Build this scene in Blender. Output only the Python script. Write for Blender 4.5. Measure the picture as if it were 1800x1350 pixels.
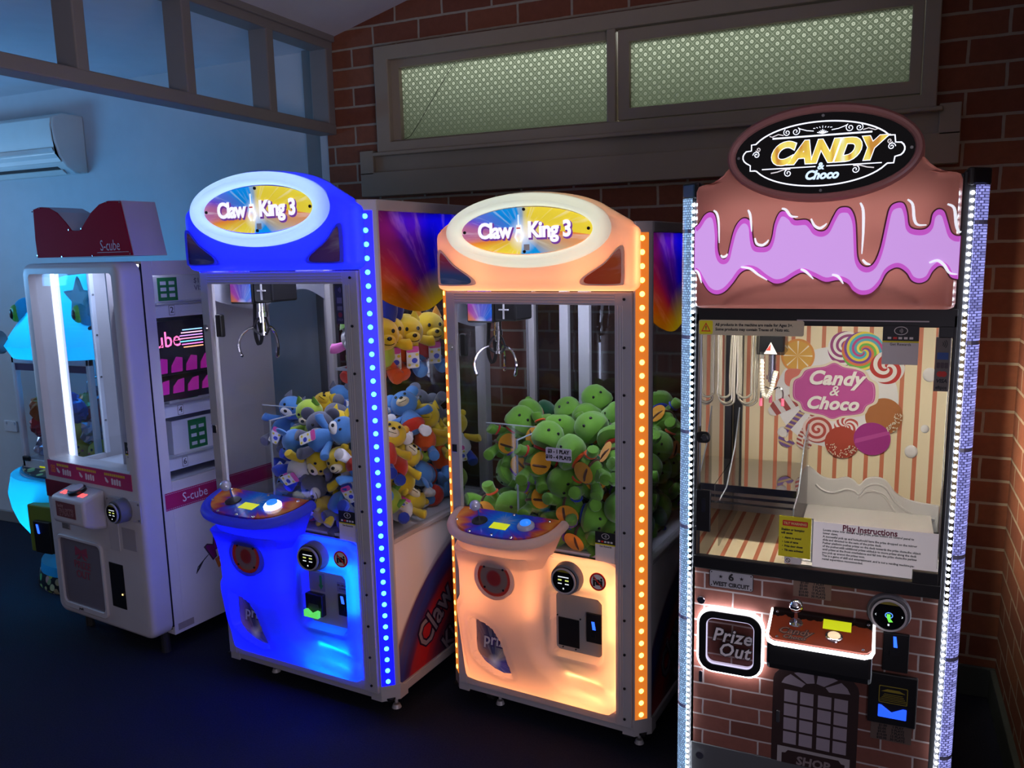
import bpy, bmesh, math, random
import numpy as np
from mathutils import Vector, Matrix, Euler
R = math.radians
for o in list(bpy.data.objects):
    bpy.data.objects.remove(o, do_unlink=True)
SC = bpy.context.scene
COL = SC.collection

# ------------------------------------------------------------------ camera, world, lights, exposure
cam_d = bpy.data.cameras.new('camera')
cam_d.sensor_width = 36.0
cam_d.lens = 1443.13 / 1800 * 36.0
cam_d.clip_start = 0.05
cam = bpy.data.objects.new('camera', cam_d)
COL.objects.link(cam)
_yaw, _pit, _rol = R(24.204), R(9.0906), R(1.3202)
_f = Vector((-math.sin(_yaw) * math.cos(_pit), math.cos(_yaw) * math.cos(_pit), -math.sin(_pit)))
_r = Vector((math.cos(_yaw), math.sin(_yaw), 0))
_d = _f.cross(_r)
_r2 = _r * math.cos(_rol) + _d * math.sin(_rol)
_d2 = -_r * math.sin(_rol) + _d * math.cos(_rol)
cam.matrix_world = Matrix(((_r2.x, -_d2.x, -_f.x, 0), (_r2.y, -_d2.y, -_f.y, 0), (_r2.z, -_d2.z, -_f.z, 1.7), (0, 0, 0, 1)))
SC.camera = cam

world = bpy.data.worlds.new('world')
SC.world = world
world.use_nodes = True
_bg = world.node_tree.nodes['Background']
_bg.inputs[0].default_value = (0.50, 0.46, 0.53, 1)
_bg.inputs[1].default_value = 0.25

SC.view_settings.view_transform = 'Standard'
SC.view_settings.look = 'None'
SC.view_settings.exposure = 0.0
SC.view_settings.gamma = 1.0
SC.view_settings.use_curve_mapping = False
SC.cycles.max_bounces = 10
SC.cycles.transparent_max_bounces = 24
SC.cycles.diffuse_bounces = 3
SC.cycles.glossy_bounces = 4
SC.cycles.sample_clamp_indirect = 3.0
SC.cycles.use_denoising = True


def area_light(name, loc, target, sx, sy, power, color):
    l = bpy.data.lights.new(name, 'AREA')
    l.shape = 'RECTANGLE'
    l.size, l.size_y, l.energy, l.color = sx, sy, power, color
    o = bpy.data.objects.new(name, l)
    COL.objects.link(o)
    o.location = loc
    o.rotation_euler = (Vector(target) - Vector(loc)).to_track_quat('-Z', 'Y').to_euler()
    return o


# daylight outside the frosted windows, and the light of the ceiling lamps in the hall behind the camera
area_light('outdoor_light', (-1.0, 3.82, 2.80), (-1.0, 3.40, 2.45), 2.4, 0.3, 21.0, (0.97, 1.0, 0.88))
area_light('hall_ceiling_light', (0.9, -1.8, 3.3), (-0.6, 3.0, 1.6), 1.2, 0.6, 4.0, (1.0, 0.86, 0.62))
area_light('alcove_wall_fill', (-7.2, 2.4, 1.5), (-4.0, 2.9, 2.0), 1.0, 1.6, 20.0, (0.46, 0.68, 1.0))  # added light out of view, brightens the alcove wall
area_light('hall_ceiling_fill', (1.9, -0.9, 0.8), (0.9, 0.6, 4.0), 2.0, 1.2, 70.0, (0.86, 0.78, 1.0))  # added fill behind the camera, aimed up to brighten the hall ceiling
area_light('alcove_ceiling_fill', (-5.0, 2.0, 1.75), (-4.2, 2.6, 2.69), 0.8, 0.5, 15.0, (0.10, 0.46, 1.0))  # added blue fill, no fitting there, tints the alcove ceiling


# ------------------------------------------------------------------ helpers
def lin(c):
    return tuple(((v / 255) / 12.92) if v / 255 <= 0.04045 else ((v / 255 + 0.055) / 1.055) ** 2.4 for v in c)


class NT:
    """A small wrapper round a node tree."""
    def __init__(s, name):
        s.m = bpy.data.materials.new(name)
        s.m.use_nodes = True
        s.t = s.m.node_tree
        s.t.nodes.clear()
        s.out = s.t.nodes.new('ShaderNodeOutputMaterial')

    def n(s, typ, **kw):
        nd = s.t.nodes.new('ShaderNode' + typ)
        for k, v in kw.items():
            setattr(nd, k, v)
        return nd

    def set(s, sock, v):
        if hasattr(v, 'is_output'):
            s.t.links.new(v, sock)
        elif isinstance(v, (tuple, list)) and len(v) == 3 and sock.type == 'RGBA':
            sock.default_value = (*v, 1)
        else:
            sock.default_value = v

    def math(s, op, a, b=None, c=None, clamp=False):
        nd = s.n('Math', operation=op)
        nd.use_clamp = clamp
        for i, v in enumerate((a, b, c)):
            if v is not None:
                s.set(nd.inputs[i], v)
        return nd.outputs[0]

    def xyz(s):
        tc = s.n('TexCoord')
        sp = s.n('SeparateXYZ')
        s.t.links.new(tc.outputs['Object'], sp.inputs[0])
        return sp.outputs[0], sp.outputs[1], sp.outputs[2]

    def vec(s, x, y, z=0.0):
        c = s.n('CombineXYZ')
        s.set(c.inputs[0], x); s.set(c.inputs[1], y); s.set(c.inputs[2], z)
        return c.outputs[0]

    def noise(s, vec, scale, detail=2.0, rough=0.5):
        nd = s.n('TexNoise')
        s.set(nd.inputs['Vector'], vec)
        nd.inputs['Scale'].default_value = scale
        nd.inputs['Detail'].default_value = detail
        nd.inputs['Roughness'].default_value = rough
        return nd.outputs[0]

    def ramp(s, fac, stops, interp='LINEAR'):
        nd = s.n('ValToRGB')
        cr = nd.color_ramp
        cr.interpolation = interp
        while len(cr.elements) > 1:
            cr.elements.remove(cr.elements[-1])
        for i, (p, c) in enumerate(stops):
            e = cr.elements[0] if i == 0 else cr.elements.new(p)
            e.position = p
            e.color = (*c, 1)
        s.set(nd.inputs[0], fac)
        return nd.outputs[0]

    def mixc(s, fac, a, b, blend='MIX'):
        nd = s.n('MixRGB', blend_type=blend)
        s.set(nd.inputs[0], fac); s.set(nd.inputs[1], a); s.set(nd.inputs[2], b)
        return nd.outputs[0]

    def bsdf(s, col, rough=0.5, metal=0.0, emit=None, es=0.0, bump=None, bumps=0.2, bdist=0.01, spec=0.5):
        p = s.n('BsdfPrincipled')
        s.set(p.inputs['Base Color'], col)
        s.set(p.inputs['Roughness'], rough)
        s.set(p.inputs['Metallic'], metal)
        p.inputs['Specular IOR Level'].default_value = spec
        if emit is not None:
            s.set(p.inputs['Emission Color'], emit)
            s.set(p.inputs['Emission Strength'], es)
        if bump is not None:
            b = s.n('Bump')
            b.inputs['Strength'].default_value = bumps
            b.inputs['Distance'].default_value = bdist
            s.set(b.inputs['Height'], bump)
            s.t.links.new(b.outputs[0], p.inputs['Normal'])
        return p.outputs[0]

    def done(s, sh):
        s.t.links.new(sh, s.out.inputs[0])
        return s.m


_mc = {}


def mat(name, col, rough=0.5, metal=0.0, emit=None, es=0.0, var=0.06, spec=0.5):
    """A plain surface with a little procedural unevenness."""
    if name in _mc:
        return _mc[name]
    t = NT(name)
    c = col
    if var and emit is None:
        x, y, z = t.xyz()
        nz = t.noise(t.vec(x, y, z), 9.0, 3.0)
        c = t.mixc(nz, tuple(v * (1 - var) for v in col), tuple(min(1, v * (1 + var)) for v in col))
    _mc[name] = t.done(t.bsdf(c, rough, metal, emit, es, spec=spec))
    return _mc[name]


def glow(name, col, es, base=None):
    """The face of a lamp, a lit screen or an LED."""
    return mat(name, base or tuple(min(1, v * 0.6) for v in col), 0.4, 0, col, es)


def glass(name, tint=(0.96, 0.97, 0.98), refl=0.10, rough=0.02):
    if name in _mc:
        return _mc[name]
    t = NT(name)
    tr = t.n('BsdfTransparent'); t.set(tr.inputs[0], tint)
    gl = t.n('BsdfGlossy'); gl.inputs['Roughness'].default_value = rough
    fr = t.n('LayerWeight'); fr.inputs[0].default_value = 0.5
    f = t.math('MULTIPLY_ADD', t.math('POWER', fr.outputs[1], 5.0), 0.8, 0.012 + refl * 0.1)
    mx = t.n('MixShader')
    t.set(mx.inputs[0], f); t.t.links.new(tr.outputs[0], mx.inputs[1]); t.t.links.new(gl.outputs[0], mx.inputs[2])
    _mc[name] = t.done(mx.outputs[0])
    return _mc[name]


def translucent(name, col, fac=0.65, tcol=None, rough=0.35):
    """Milky moulded plastic that lets the lamps inside it through."""
    if name in _mc:
        return _mc[name]
    t = NT(name)
    p = t.bsdf(col, rough)
    tl = t.n('BsdfTranslucent'); t.set(tl.inputs[0], tcol or col)
    mx = t.n('MixShader'); mx.inputs[0].default_value = fac
    t.t.links.new(p, mx.inputs[1]); t.t.links.new(tl.outputs[0], mx.inputs[2])
    _mc[name] = t.done(mx.outputs[0])
    return _mc[name]


def burst(name, cx, cz, stops, axis=0, streak=7.0, white=0.5, core=0.10, es=0.0, rough=0.3, turn=0.0, wcol=(1, 1, 1), trans=0.0, ccol=None):
    """Printed sunburst: colour by the angle round (cx, cz) in the object's own x-z (axis 0) or y-z (axis 1) plane, with pale rays."""
    t = NT(name)
    o = t.xyz()
    dx = t.math('SUBTRACT', o[axis], cx)
    dz = t.math('SUBTRACT', o[2], cz)
    a = t.math('ARCTAN2', dz, dx)
    r = t.math('SQRT', t.math('ADD', t.math('MULTIPLY', dx, dx), t.math('MULTIPLY', dz, dz)))
    v = t.vec(t.math('COSINE', a), t.math('SINE', a), t.math('MULTIPLY', r, 0.6))
    n1 = t.noise(v, streak, 3.0, 0.6)
    n2 = t.noise(v, 2.2, 1.0)
    fa = t.math('FRACT', t.math('ADD', t.math('MULTIPLY_ADD', a, 1 / (2 * math.pi), 1.0 + turn), t.math('MULTIPLY_ADD', n2, 0.16, -0.08)))
    base = t.ramp(fa, stops)
    ray = t.math('MULTIPLY', t.math('MULTIPLY_ADD', n1, 4.0, -2.1, clamp=True), white)
    cor = t.math('SUBTRACT', 1.0, t.math('DIVIDE', r, core), clamp=True)
    if ccol:
        base = t.mixc(t.math('MULTIPLY', cor, 1.8, clamp=True), base, ccol)
        cor = 0.0
    c = t.mixc(t.math('MAXIMUM', ray, cor), base, wcol)
    sh = t.bsdf(c, rough, 0, c if es else None, es)
    if trans:
        tl = t.n('BsdfTranslucent'); t.set(tl.inputs[0], c)
        mx = t.n('MixShader'); mx.inputs[0].default_value = trans
        t.t.links.new(sh, mx.inputs[1]); t.t.links.new(tl.outputs[0], mx.inputs[2])
        sh = mx.outputs[0]
    _mc[name] = t.done(sh)
    return _mc[name]


def swirl(name, cx, cz, cols, n=1.0, k=0.0, axis=0, es=0.0):
    """Printed candy swirl round (cx, cz)."""
    t = NT(name)
    o = t.xyz()
    dx = t.math('SUBTRACT', o[axis], cx)
    dz = t.math('SUBTRACT', o[2], cz)
    a = t.math('ARCTAN2', dz, dx)
    r = t.math('SQRT', t.math('ADD', t.math('MULTIPLY', dx, dx), t.math('MULTIPLY', dz, dz)))
    f = t.math('FRACT', t.math('ADD', t.math('MULTIPLY_ADD', a, n / (2 * math.pi), 10.0), t.math('MULTIPLY', r, k)))
    N = len(cols)
    c = t.ramp(f, [(i / N, cl) for i, cl in enumerate(cols)], 'CONSTANT')
    return t.done(t.bsdf(c, 0.45))


def stripes(name, cols, period, duty, ang=90.0, axis=0, noise=0.0):
    t = NT(name)
    o = t.xyz()
    d = t.math('ADD', t.math('MULTIPLY', o[axis], math.sin(R(ang))), t.math('MULTIPLY', o[2], math.cos(R(ang))))
    f = t.math('FRACT', t.math('MULTIPLY_ADD', d, 1 / period, 100.0))
    c = t.ramp(f, [(0, cols[0]), (duty, cols[1])], 'CONSTANT')
    return t.done(t.bsdf(c, 0.5))


WARP = None


class B:
    """Collects shapes for ONE mesh object."""
    def __init__(s):
        s.b = bmesh.new()

    def box(s, x0, x1, y0, y1, z0, z1):
        v = [s.b.verts.new(p) for p in ((x0, y0, z0), (x1, y0, z0), (x1, y1, z0), (x0, y1, z0), (x0, y0, z1), (x1, y0, z1), (x1, y1, z1), (x0, y1, z1))]
        for f in ((0, 3, 2, 1), (4, 5, 6, 7), (0, 1, 5, 4), (1, 2, 6, 5), (2, 3, 7, 6), (3, 0, 4, 7)):
            s.b.faces.new([v[i] for i in f])
        return s

    def loft(s, rings, cap=True, close=True):
        L = [[s.b.verts.new(p) for p in r] for r in rings]
        n = len(L[0])
        for a, b in zip(L, L[1:]):
            for i in range(n if close else n - 1):
                j = (i + 1) % n
                s.b.faces.new((a[i], a[j], b[j], b[i]))
        if cap and n > 2:
            s.b.faces.new(list(reversed(L[0])))
            s.b.faces.new(L[-1])
        return s

    def grid(s, rows):
        return s.loft(rows, cap=False, close=False)

    def prism(s, pts, y0, y1):
        """Outline in x-z, pushed from y0 to y1."""
        return s.loft([[(x, y0, z) for x, z in pts], [(x, y1, z) for x, z in pts]])

    def vprism(s, pts, z0, z1):
        return s.loft([[(x, y, z0) for x, y in pts], [(x, y, z1) for x, y in pts]])

    def xprism(s, pts, x0, x1):
        return s.loft([[(x0, y, z) for y, z in pts], [(x1, y, z) for y, z in pts]])

    def ringprism(s, outer, inner, y0, y1):
        n = len(outer)
        V = [[s.b.verts.new((x, y, z)) for x, z in p] for p, y in ((outer, y0), (inner, y0), (inner, y1), (outer, y1))]
        for k in range(4):
            a, b = V[k], V[(k + 1) % 4]
            for i in range(n):
                j = (i + 1) % n
                s.b.faces.new((a[i], a[j], b[j], b[i]))
        return s

    def tube(s, pts, r, n=8, closed=False):
        P = [Vector(p) for p in pts]
        m = len(P)
        rings = []
        up = None
        for i in range(m):
            a = P[i - 1] if (i or closed) else P[0]
            b = P[(i + 1) % m] if (i < m - 1 or closed) else P[-1]
            t = (b - a).normalized()
            if up is None:
                up = t.orthogonal().normalized()
            up = (up - t * up.dot(t))
            up = up.normalized() if up.length > 1e-6 else t.orthogonal().normalized()
            w = t.cross(up)
            rr = r[i] if isinstance(r, (list, tuple)) else r
            rings.append([P[i] + (up * math.cos(q * 2 * math.pi / n) + w * math.sin(q * 2 * math.pi / n)) * rr for q in range(n)])
        if closed:
            rings.append(rings[0])
            L = [[s.b.verts.new(p) for p in rg] for rg in rings[:-1]]
            L.append(L[0])
            for a, b in zip(L, L[1:]):
                for i in range(n):
                    s.b.faces.new((a[i], a[(i + 1) % n], b[(i + 1) % n], b[i]))
            return s
        return s.loft(rings)

    def cyl(s, p0, p1, r, r1=None, n=16):
        p0, p1 = Vector(p0), Vector(p1)
        t = (p1 - p0).normalized()
        u = t.orthogonal().normalized(); w = t.cross(u)
        r1 = r if r1 is None else r1
        return s.loft([[p + (u * math.cos(2 * math.pi * i / n) + w * math.sin(2 * math.pi * i / n)) * q for i in range(n)] for p, q in ((p0, r), (p1, r1))])

    def lathe(s, prof, c, axis=(0, 0, 1), n=20, sx=1.0, sy=1.0):
        t = Vector(axis).normalized()
        u = Vector((1, 0, 0)) if abs(t.x) < 0.9 else Vector((0, 1, 0))
        u = (u - t * u.dot(t)).normalized(); w = t.cross(u)
        c = Vector(c)
        return s.loft([[c + t * h + (u * math.cos(2 * math.pi * i / n) * sx + w * math.sin(2 * math.pi * i / n) * sy) * max(r, 1e-4) for i in range(n)] for r, h in prof])

    def sph(s, c, r, nu=14, nv=9, rot=None):
        if not isinstance(r, (tuple, list)):
            r = (r, r, r)
        c = Vector(c)
        rings = []
        for j in range(nv + 1):
            a = math.pi * min(max(j / nv, 0.012), 0.988)
            rg = []
            for i in range(nu):
                q = 2 * math.pi * i / nu
                p = Vector((math.sin(a) * math.cos(q) * r[0], math.sin(a) * math.sin(q) * r[1], -math.cos(a) * r[2]))
                rg.append(c + (rot @ p if rot else p))
            rings.append(rg)
        return s.loft(rings)


def obj(name, b, m, parent=None, smooth=False, bevel=0.0, label=None, raw=False, seg=2):
    bm = b.b
    if WARP and not raw:
        for v in bm.verts:
            v.co = WARP(v.co)
    bmesh.ops.recalc_face_normals(bm, faces=bm.faces)
    me = bpy.data.meshes.new(name)
    bm.to_mesh(me)
    bm.free()
    if smooth:
        me.shade_smooth()
        me.set_sharp_from_angle(angle=R(42))
    me.materials.append(m)
    o = bpy.data.objects.new(name, me)
    COL.objects.link(o)
    if parent is not None:
        o.parent = parent
    if bevel:
        md = o.modifiers.new('bevel', 'BEVEL')
        md.width = bevel; md.segments = seg; md.limit_method = 'ANGLE'; md.angle_limit = R(40)
    if label:
        o['label'] = label
    return o


def thing(name, label, cat, loc=(0, 0, 0), rotz=0.0, group=None):
    o = bpy.data.objects.new(name, None)
    o.empty_display_size = 0.1
    COL.objects.link(o)
    o.location = loc
    o.rotation_euler = (0, 0, rotz)
    o['label'] = label; o['category'] = cat
    if group:
        o['group'] = group
    return o


def tag(o, label, cat, group=None):
    o['label'] = label; o['category'] = cat
    if group:
        o['group'] = group
    return o


def struct(name, b, m, parent=None, **kw):
    o = obj(name, b, m, parent, **kw)
    if parent is None:
        o['kind'] = 'structure'
    return o


def text(name, s, pos, size, m, parent, shear=0.0, off=0.0, ext=0.0012, align='CENTER', side=None, tilt=0.0, space=1.0, sx=1.0, line=1.0, face=90.0, res=2):
    """Lettering as real raised letters, standing in the x-z plane and facing -y (or facing +x when side is 'R')."""
    cu = bpy.data.curves.new(name, 'FONT')
    cu.body = s; cu.size = size; cu.shear = shear; cu.offset = off; cu.extrude = ext
    cu.align_x = align; cu.align_y = 'CENTER'; cu.space_character = space; cu.space_line = line
    cu.resolution_u = res
    ob = bpy.data.objects.new(name, cu)
    COL.objects.link(ob)
    me = bpy.data.meshes.new_from_object(ob)
    bpy.data.objects.remove(ob, do_unlink=True)
    Mx = Matrix.Translation(pos)
    if side == 'R':
        Mx = Mx @ Matrix.Rotation(R(90), 4, 'Z')
    Mx = Mx @ Matrix.Rotation(R(face), 4, 'X') @ Matrix.Rotation(R(tilt), 4, 'Z') @ Matrix.Diagonal((sx, 1, 1, 1))
    me.transform(Mx)
    if WARP:
        for v in me.vertices:
            v.co = WARP(v.co)
    me.materials.clear(); me.materials.append(m)
    me.name = name
    o = bpy.data.objects.new(name, me)
    COL.objects.link(o); o.parent = parent
    return o


def ell(cx, cz, a, b, n=48, t0=0.0, t1=360.0):
    full = abs(t1 - t0) >= 360
    k = n if full else n + 1
    return [(cx + a * math.cos(R(t0 + (t1 - t0) * i / n)), cz + b * math.sin(R(t0 + (t1 - t0) * i / n))) for i in range(k)]


def rrect(x0, x1, z0, z1, r, n=5):
    p = []
    for cx, cz, a in ((x1 - r, z1 - r, 0), (x0 + r, z1 - r, 90), (x0 + r, z0 + r, 180), (x1 - r, z0 + r, 270)):
        p += [(cx + r * math.cos(R(a + 90 * i / n)), cz + r * math.sin(R(a + 90 * i / n))) for i in range(n + 1)]
    return p


def crom(P, n=6, closed=False):
    """A smooth curve through the points."""
    P = [Vector(p) for p in P]
    out = []
    m = len(P)
    for i in range(m if closed else m - 1):
        p0 = P[(i - 1) % m] if (closed or i > 0) else P[i]
        p1, p2 = P[i], P[(i + 1) % m]
        p3 = P[(i + 2) % m] if (closed or i + 2 < m) else p2
        for k in range(n):
            t = k / n
            out.append(0.5 * ((2 * p1) + (p2 - p0) * t + (2 * p0 - 5 * p1 + 4 * p2 - p3) * t * t + (3 * p1 - p0 - 3 * p2 + p3) * t ** 3))
    if not closed:
        out.append(P[-1])
    return [tuple(v) for v in out]


def sstep(a, b, x):
    t = min(1, max(0, (x - a) / (b - a)))
    return t * t * (3 - 2 * t)


def ipol(T, x):
    if x <= T[0][0]:
        return T[0][1]
    for (a, p), (b, q) in zip(T, T[1:]):
        if x <= b:
            return p + (q - p) * (x - a) / (b - a)
    return T[-1][1]


def ssp(T, x):
    """ipol with eased steps."""
    if x <= T[0][0]:
        return T[0][1]
    for (a, p), (b, q) in zip(T, T[1:]):
        if x <= b:
            return p + (q - p) * sstep(a, b, x)
    return T[-1][1]


def relief(zs, uL, uR, d, nu, back):
    """A moulded front: rows over z from uL(z) to uR(z) at depth d(u,z), with a skirt running back to depth back."""
    b = B()
    rows = []
    for z in zs:
        l, r = uL(z), uR(z)
        rows.append([(l, back, z)] + [(l + (r - l) * i / nu, d(l + (r - l) * i / nu, z), z) for i in range(nu + 1)] + [(r, back, z)])
    b.grid(rows)
    z0, z1 = zs[0], zs[-1]
    for z, row in ((z0, rows[0]), (z1, rows[-1])):
        b.grid([[p for p in row[1:-1]], [(p[0], back, z) for p in row[1:-1]]])
    bmesh.ops.remove_doubles(b.b, verts=b.b.verts, dist=1e-5)
    return b


# ------------------------------------------------------------------ shared materials
WHITE = mat('white_powder_coat', lin((205, 205, 212)), 0.45)
ALU = mat('grey_aluminium', lin((178, 174, 176)), 0.42, 0.15)
BLACK = mat('black_plastic', (0.008, 0.008, 0.009), 0.35)
BLACKM = mat('black_metal', (0.012, 0.012, 0.014), 0.4, 0.3)
CHROME = mat('chrome', (0.75, 0.75, 0.78), 0.12, 1.0)
STEEL = mat('steel_screw', (0.35, 0.35, 0.36), 0.3, 1.0)
PAPER = mat('white_paper', lin((225, 225, 225)), 0.6)
CLEAR = glass('clear_glass')
ACRYL = glass('clear_acrylic', (0.95, 0.96, 0.97), 0.0, 0.06)
EDGE = mat('acrylic_edge', lin((170, 180, 190)), 0.3, 0, None, 0)
YEL = mat('yellow_sticker', lin((215, 205, 20)), 0.5)
INK = mat('black_ink', (0.01, 0.01, 0.012), 0.5, 0, None, 0, 0)
RUBBER = mat('black_rubber', (0.015, 0.015, 0.016), 0.7)
GREY = mat('grey_plastic', lin((110, 110, 114)), 0.5)
SCREEN = glow('screen_text', (0.85, 0.9, 0.95), 0.9)
SCREENY = glow('screen_yellow', (0.8, 0.9, 0.2), 0.8)

# ------------------------------------------------------------------ the room
def brick_mat(name, axis, bw=0.24, bh=0.086, mortar=0.011, c1=(0.30, 0.105, 0.055), c2=(0.20, 0.062, 0.036), cm=(0.42, 0.35, 0.27), oy=0.0, rough=0.85, bdist=0.006):
    t = NT(name)
    o = t.xyz()
    v0 = t.vec(o[axis], t.math('ADD', o[2], oy), 0.0)
    wob = t.noise(v0, 14.0, 2.0)
    vv = t.vec(t.math('ADD', o[axis], t.math('MULTIPLY_ADD', wob, 0.006, -0.003)), t.math('ADD', t.math('ADD', o[2], oy), t.math('MULTIPLY_ADD', wob, 0.005, -0.0025)), 0.0)
    br = t.n('TexBrick', offset=0.5, offset_frequency=2, squash=1.0)
    t.set(br.inputs['Vector'], vv)
    t.set(br.inputs['Color1'], c1); t.set(br.inputs['Color2'], c2); t.set(br.inputs['Mortar'], cm)
    for k, x in (('Scale', 1.0), ('Mortar Size', mortar / 2), ('Mortar Smooth', 0.15), ('Bias', 0.0), ('Brick Width', bw), ('Row Height', bh)):
        br.inputs[k].default_value = x
    n = t.noise(t.vec(o[0], o[1], o[2]), 38.0, 5.0, 0.65)
    c = t.mixc(0.55, br.outputs[0], t.mixc(n, (0.35, 0.35, 0.35), (1, 1, 1)), 'MULTIPLY')
    h = t.math('ADD', t.math('MULTIPLY', br.outputs[1], -1.0), t.math('MULTIPLY', n, 0.25))
    return t.done(t.bsdf(c, rough, bump=h, bumps=0.7, bdist=bdist, spec=0.25))


BRX = brick_mat('brick_back', 0, oy=0.02)
BRY = brick_mat('brick_side', 1, oy=0.02)
WX0, WX1, WY = -2.44, 0.456, 3.35
t = NT('carpet')
o3 = t.xyz()
nz = t.noise(t.vec(*o3), 160.0, 4.0, 0.7)
nb = t.noise(t.vec(*o3), 3.0, 2.0)
CARPET = t.done(t.bsdf(t.mixc(nz, (0.008, 0.009, 0.016), (0.032, 0.036, 0.055)), 0.95, bump=nz, bumps=0.6, bdist=0.004, spec=0.1))
struct('floor', B().box(-7.5, 2.5, -4.0, 4.2, -0.05, 0.0), CARPET)

OX0, OX1, OZ0, OZ1 = -2.10, 0.135, 2.18, 2.60
b = B()
b.box(WX0, WX1, WY, WY + 0.09, 0, OZ0); b.box(WX0, OX0, WY, WY + 0.09, OZ0, OZ1)
b.box(OX1, WX1 + 1.2, WY, WY + 0.09, OZ0, OZ1); b.box(WX0, WX1 + 1.2, WY, WY + 0.09, OZ1, 3.7)
b.box(WX1, WX1 + 1.2, WY, WY + 0.09, 0, OZ0)
struct('wall_back', b, BRX)
struct('wall_right', B().box(WX1, WX1 + 0.23, 1.4, WY, 0, 3.48), BRY)
PLASTER = mat('painted_plaster', lin((196, 197, 200)), 0.8)
CEIL = mat('white_ceiling', lin((205, 203, 208)), 0.85)
TAUPE = mat('taupe_paint', lin((150, 137, 118)), 0.5)
TAUPE2 = mat('taupe_trim', lin((128, 122, 118)), 0.5)
PLINTH = mat('dark_plinth', lin((64, 70, 66)), 0.7)
AY = 3.45
struct('wall_alcove', B().box(-7.5, WX0, AY, AY + 0.1, 0, 2.70), PLASTER)
struct('wall_left', B().box(-7.6, -7.5, -4.0, AY + 0.1, 0, 2.70), PLASTER)
struct('baseboard_alcove', B().box(-7.5, WX0 - 0.1, AY - 0.016, AY, 0, 0.075), TAUPE2, bevel=0.004)
struct('baseboard_back', B().box(WX0, WX1, WY - 0.018, WY, 0, 0.118), PLINTH, bevel=0.004)
struct('baseboard_right', B().box(WX1 - 0.02, WX1, 1.4, WY - 0.018, 0, 0.118), PLINTH, bevel=0.004)
# raked ceiling of the hall, flat ceiling of the alcove
b = B()
b.loft([[(-2.385, -4.0, 2.708), (2.6, -4.0, 4.0), (2.6, -4.0, 4.05), (-2.385, -4.0, 2.76)],
        [(-2.385, WY + 0.06, 2.708), (2.6, WY + 0.06, 4.0), (2.6, WY + 0.06, 4.05), (-2.385, WY + 0.06, 2.76)]])
struct('ceiling', b, CEIL)
struct('ceiling_alcove', B().box(-7.5, -2.47, -4.0, AY + 0.05, 2.69, 2.74), CEIL)
# pilaster at the end of the alcove wall and the plaster return beside the brick
struct('trim_3', B().box(-2.62, -2.52, AY - 0.03, AY, 0, 2.69), TAUPE2, bevel=0.003)
struct('trim_4', B().box(-2.50, WX0, WY + 0.02, AY, 0, 2.69), PLASTER, bevel=0.003)

# open timber transom between hall and alcove
tr = bpy.data.objects.new('trim_1', None); COL.objects.link(tr); tr['kind'] = 'structure'
TX0, TX1 = -2.485, -2.385
y_lo = -3.0
obj('rail', B().box(TX0, TX1, y_lo, WY, 2.27, 2.318), TAUPE2, tr, bevel=0.005)
obj('rail', B().box(TX0, TX1, y_lo, WY, 2.648, 2.70), TAUPE2, tr, bevel=0.005)
obj('cornice', B().box(TX1 - 0.01, TX1 + 0.015, y_lo, WY, 2.684, 2.722), TAUPE2, tr, bevel=0.006)
for y in (3.30, 2.89, 2.43, 1.965, 1.50, 1.04, 0.58):
    obj('post', B().box(TX0 + 0.002, TX1 - 0.002, y, y + (0.046 if y < 3.2 else 0.05), 2.31, 2.655), TAUPE2, tr, bevel=0.005)

# the pair of patterned windows
t = NT('patterned_glass')
x, y, z = t.xyz()
p = 0.037
a = t.math('MULTIPLY_ADD', t.math('ADD', x, z), 1 / p, 200.0)
c = t.math('MULTIPLY_ADD', t.math('SUBTRACT', x, z), 1 / p, 200.0)
fa = t.math('FRACT', a); fc = t.math('FRACT', c)
ga = t.math('ABSOLUTE', t.math('SUBTRACT', fa, 0.5)); gc = t.math('ABSOLUTE', t.math('SUBTRACT', fc, 0.5))
line = t.math('GREATER_THAN', t.math('MAXIMUM', ga, gc), 0.46)
rr = t.math('SQRT', t.math('ADD', t.math('MULTIPLY', ga, ga), t.math('MULTIPLY', gc, gc)))
th = t.math('ARCTAN2', t.math('SUBTRACT', fc, 0.5), t.math('SUBTRACT', fa, 0.5))
pet = t.math('MULTIPLY_ADD', t.math('COSINE', t.math('MULTIPLY', th, 6.0)), 0.035, 0.255)
dot = t.math('MULTIPLY', t.math('LESS_THAN', rr, pet), t.math('GREATER_THAN', rr, 0.075))
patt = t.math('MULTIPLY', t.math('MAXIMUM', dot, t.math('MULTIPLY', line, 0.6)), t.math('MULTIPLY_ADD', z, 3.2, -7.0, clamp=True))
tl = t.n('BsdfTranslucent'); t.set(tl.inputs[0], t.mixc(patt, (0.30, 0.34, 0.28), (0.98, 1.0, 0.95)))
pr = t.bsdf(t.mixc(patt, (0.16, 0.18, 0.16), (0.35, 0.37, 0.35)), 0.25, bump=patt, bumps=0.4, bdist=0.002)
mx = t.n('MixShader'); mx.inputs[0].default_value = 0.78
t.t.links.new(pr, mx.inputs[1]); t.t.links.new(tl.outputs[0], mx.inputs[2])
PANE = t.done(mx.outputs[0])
b = B()
rq = lambda x0, x1, z0, z1: [(x1, z1), (x0, z1), (x0, z0), (x1, z0)]
b.ringprism(rq(-2.132, 0.150, 2.160, 2.626), rq(-2.06, 0.10, 2.210, 2.565), 3.30, 3.36)
b.box(-1.040, -1.003, 3.305, 3.358, 2.205, 2.57)
w1 = struct('window_1', b, TAUPE, bevel=0.004)
b = B()
b.ringprism(rq(-2.065, -1.035, 2.205, 2.57), rq(-2.02, -1.046, 2.219, 2.532), 3.33, 3.37)
obj('window_sash', b, TAUPE, w1)
obj('window_pane', B().box(-2.03, -1.035, 3.356, 3.361, 2.21, 2.54), PANE, w1)
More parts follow.
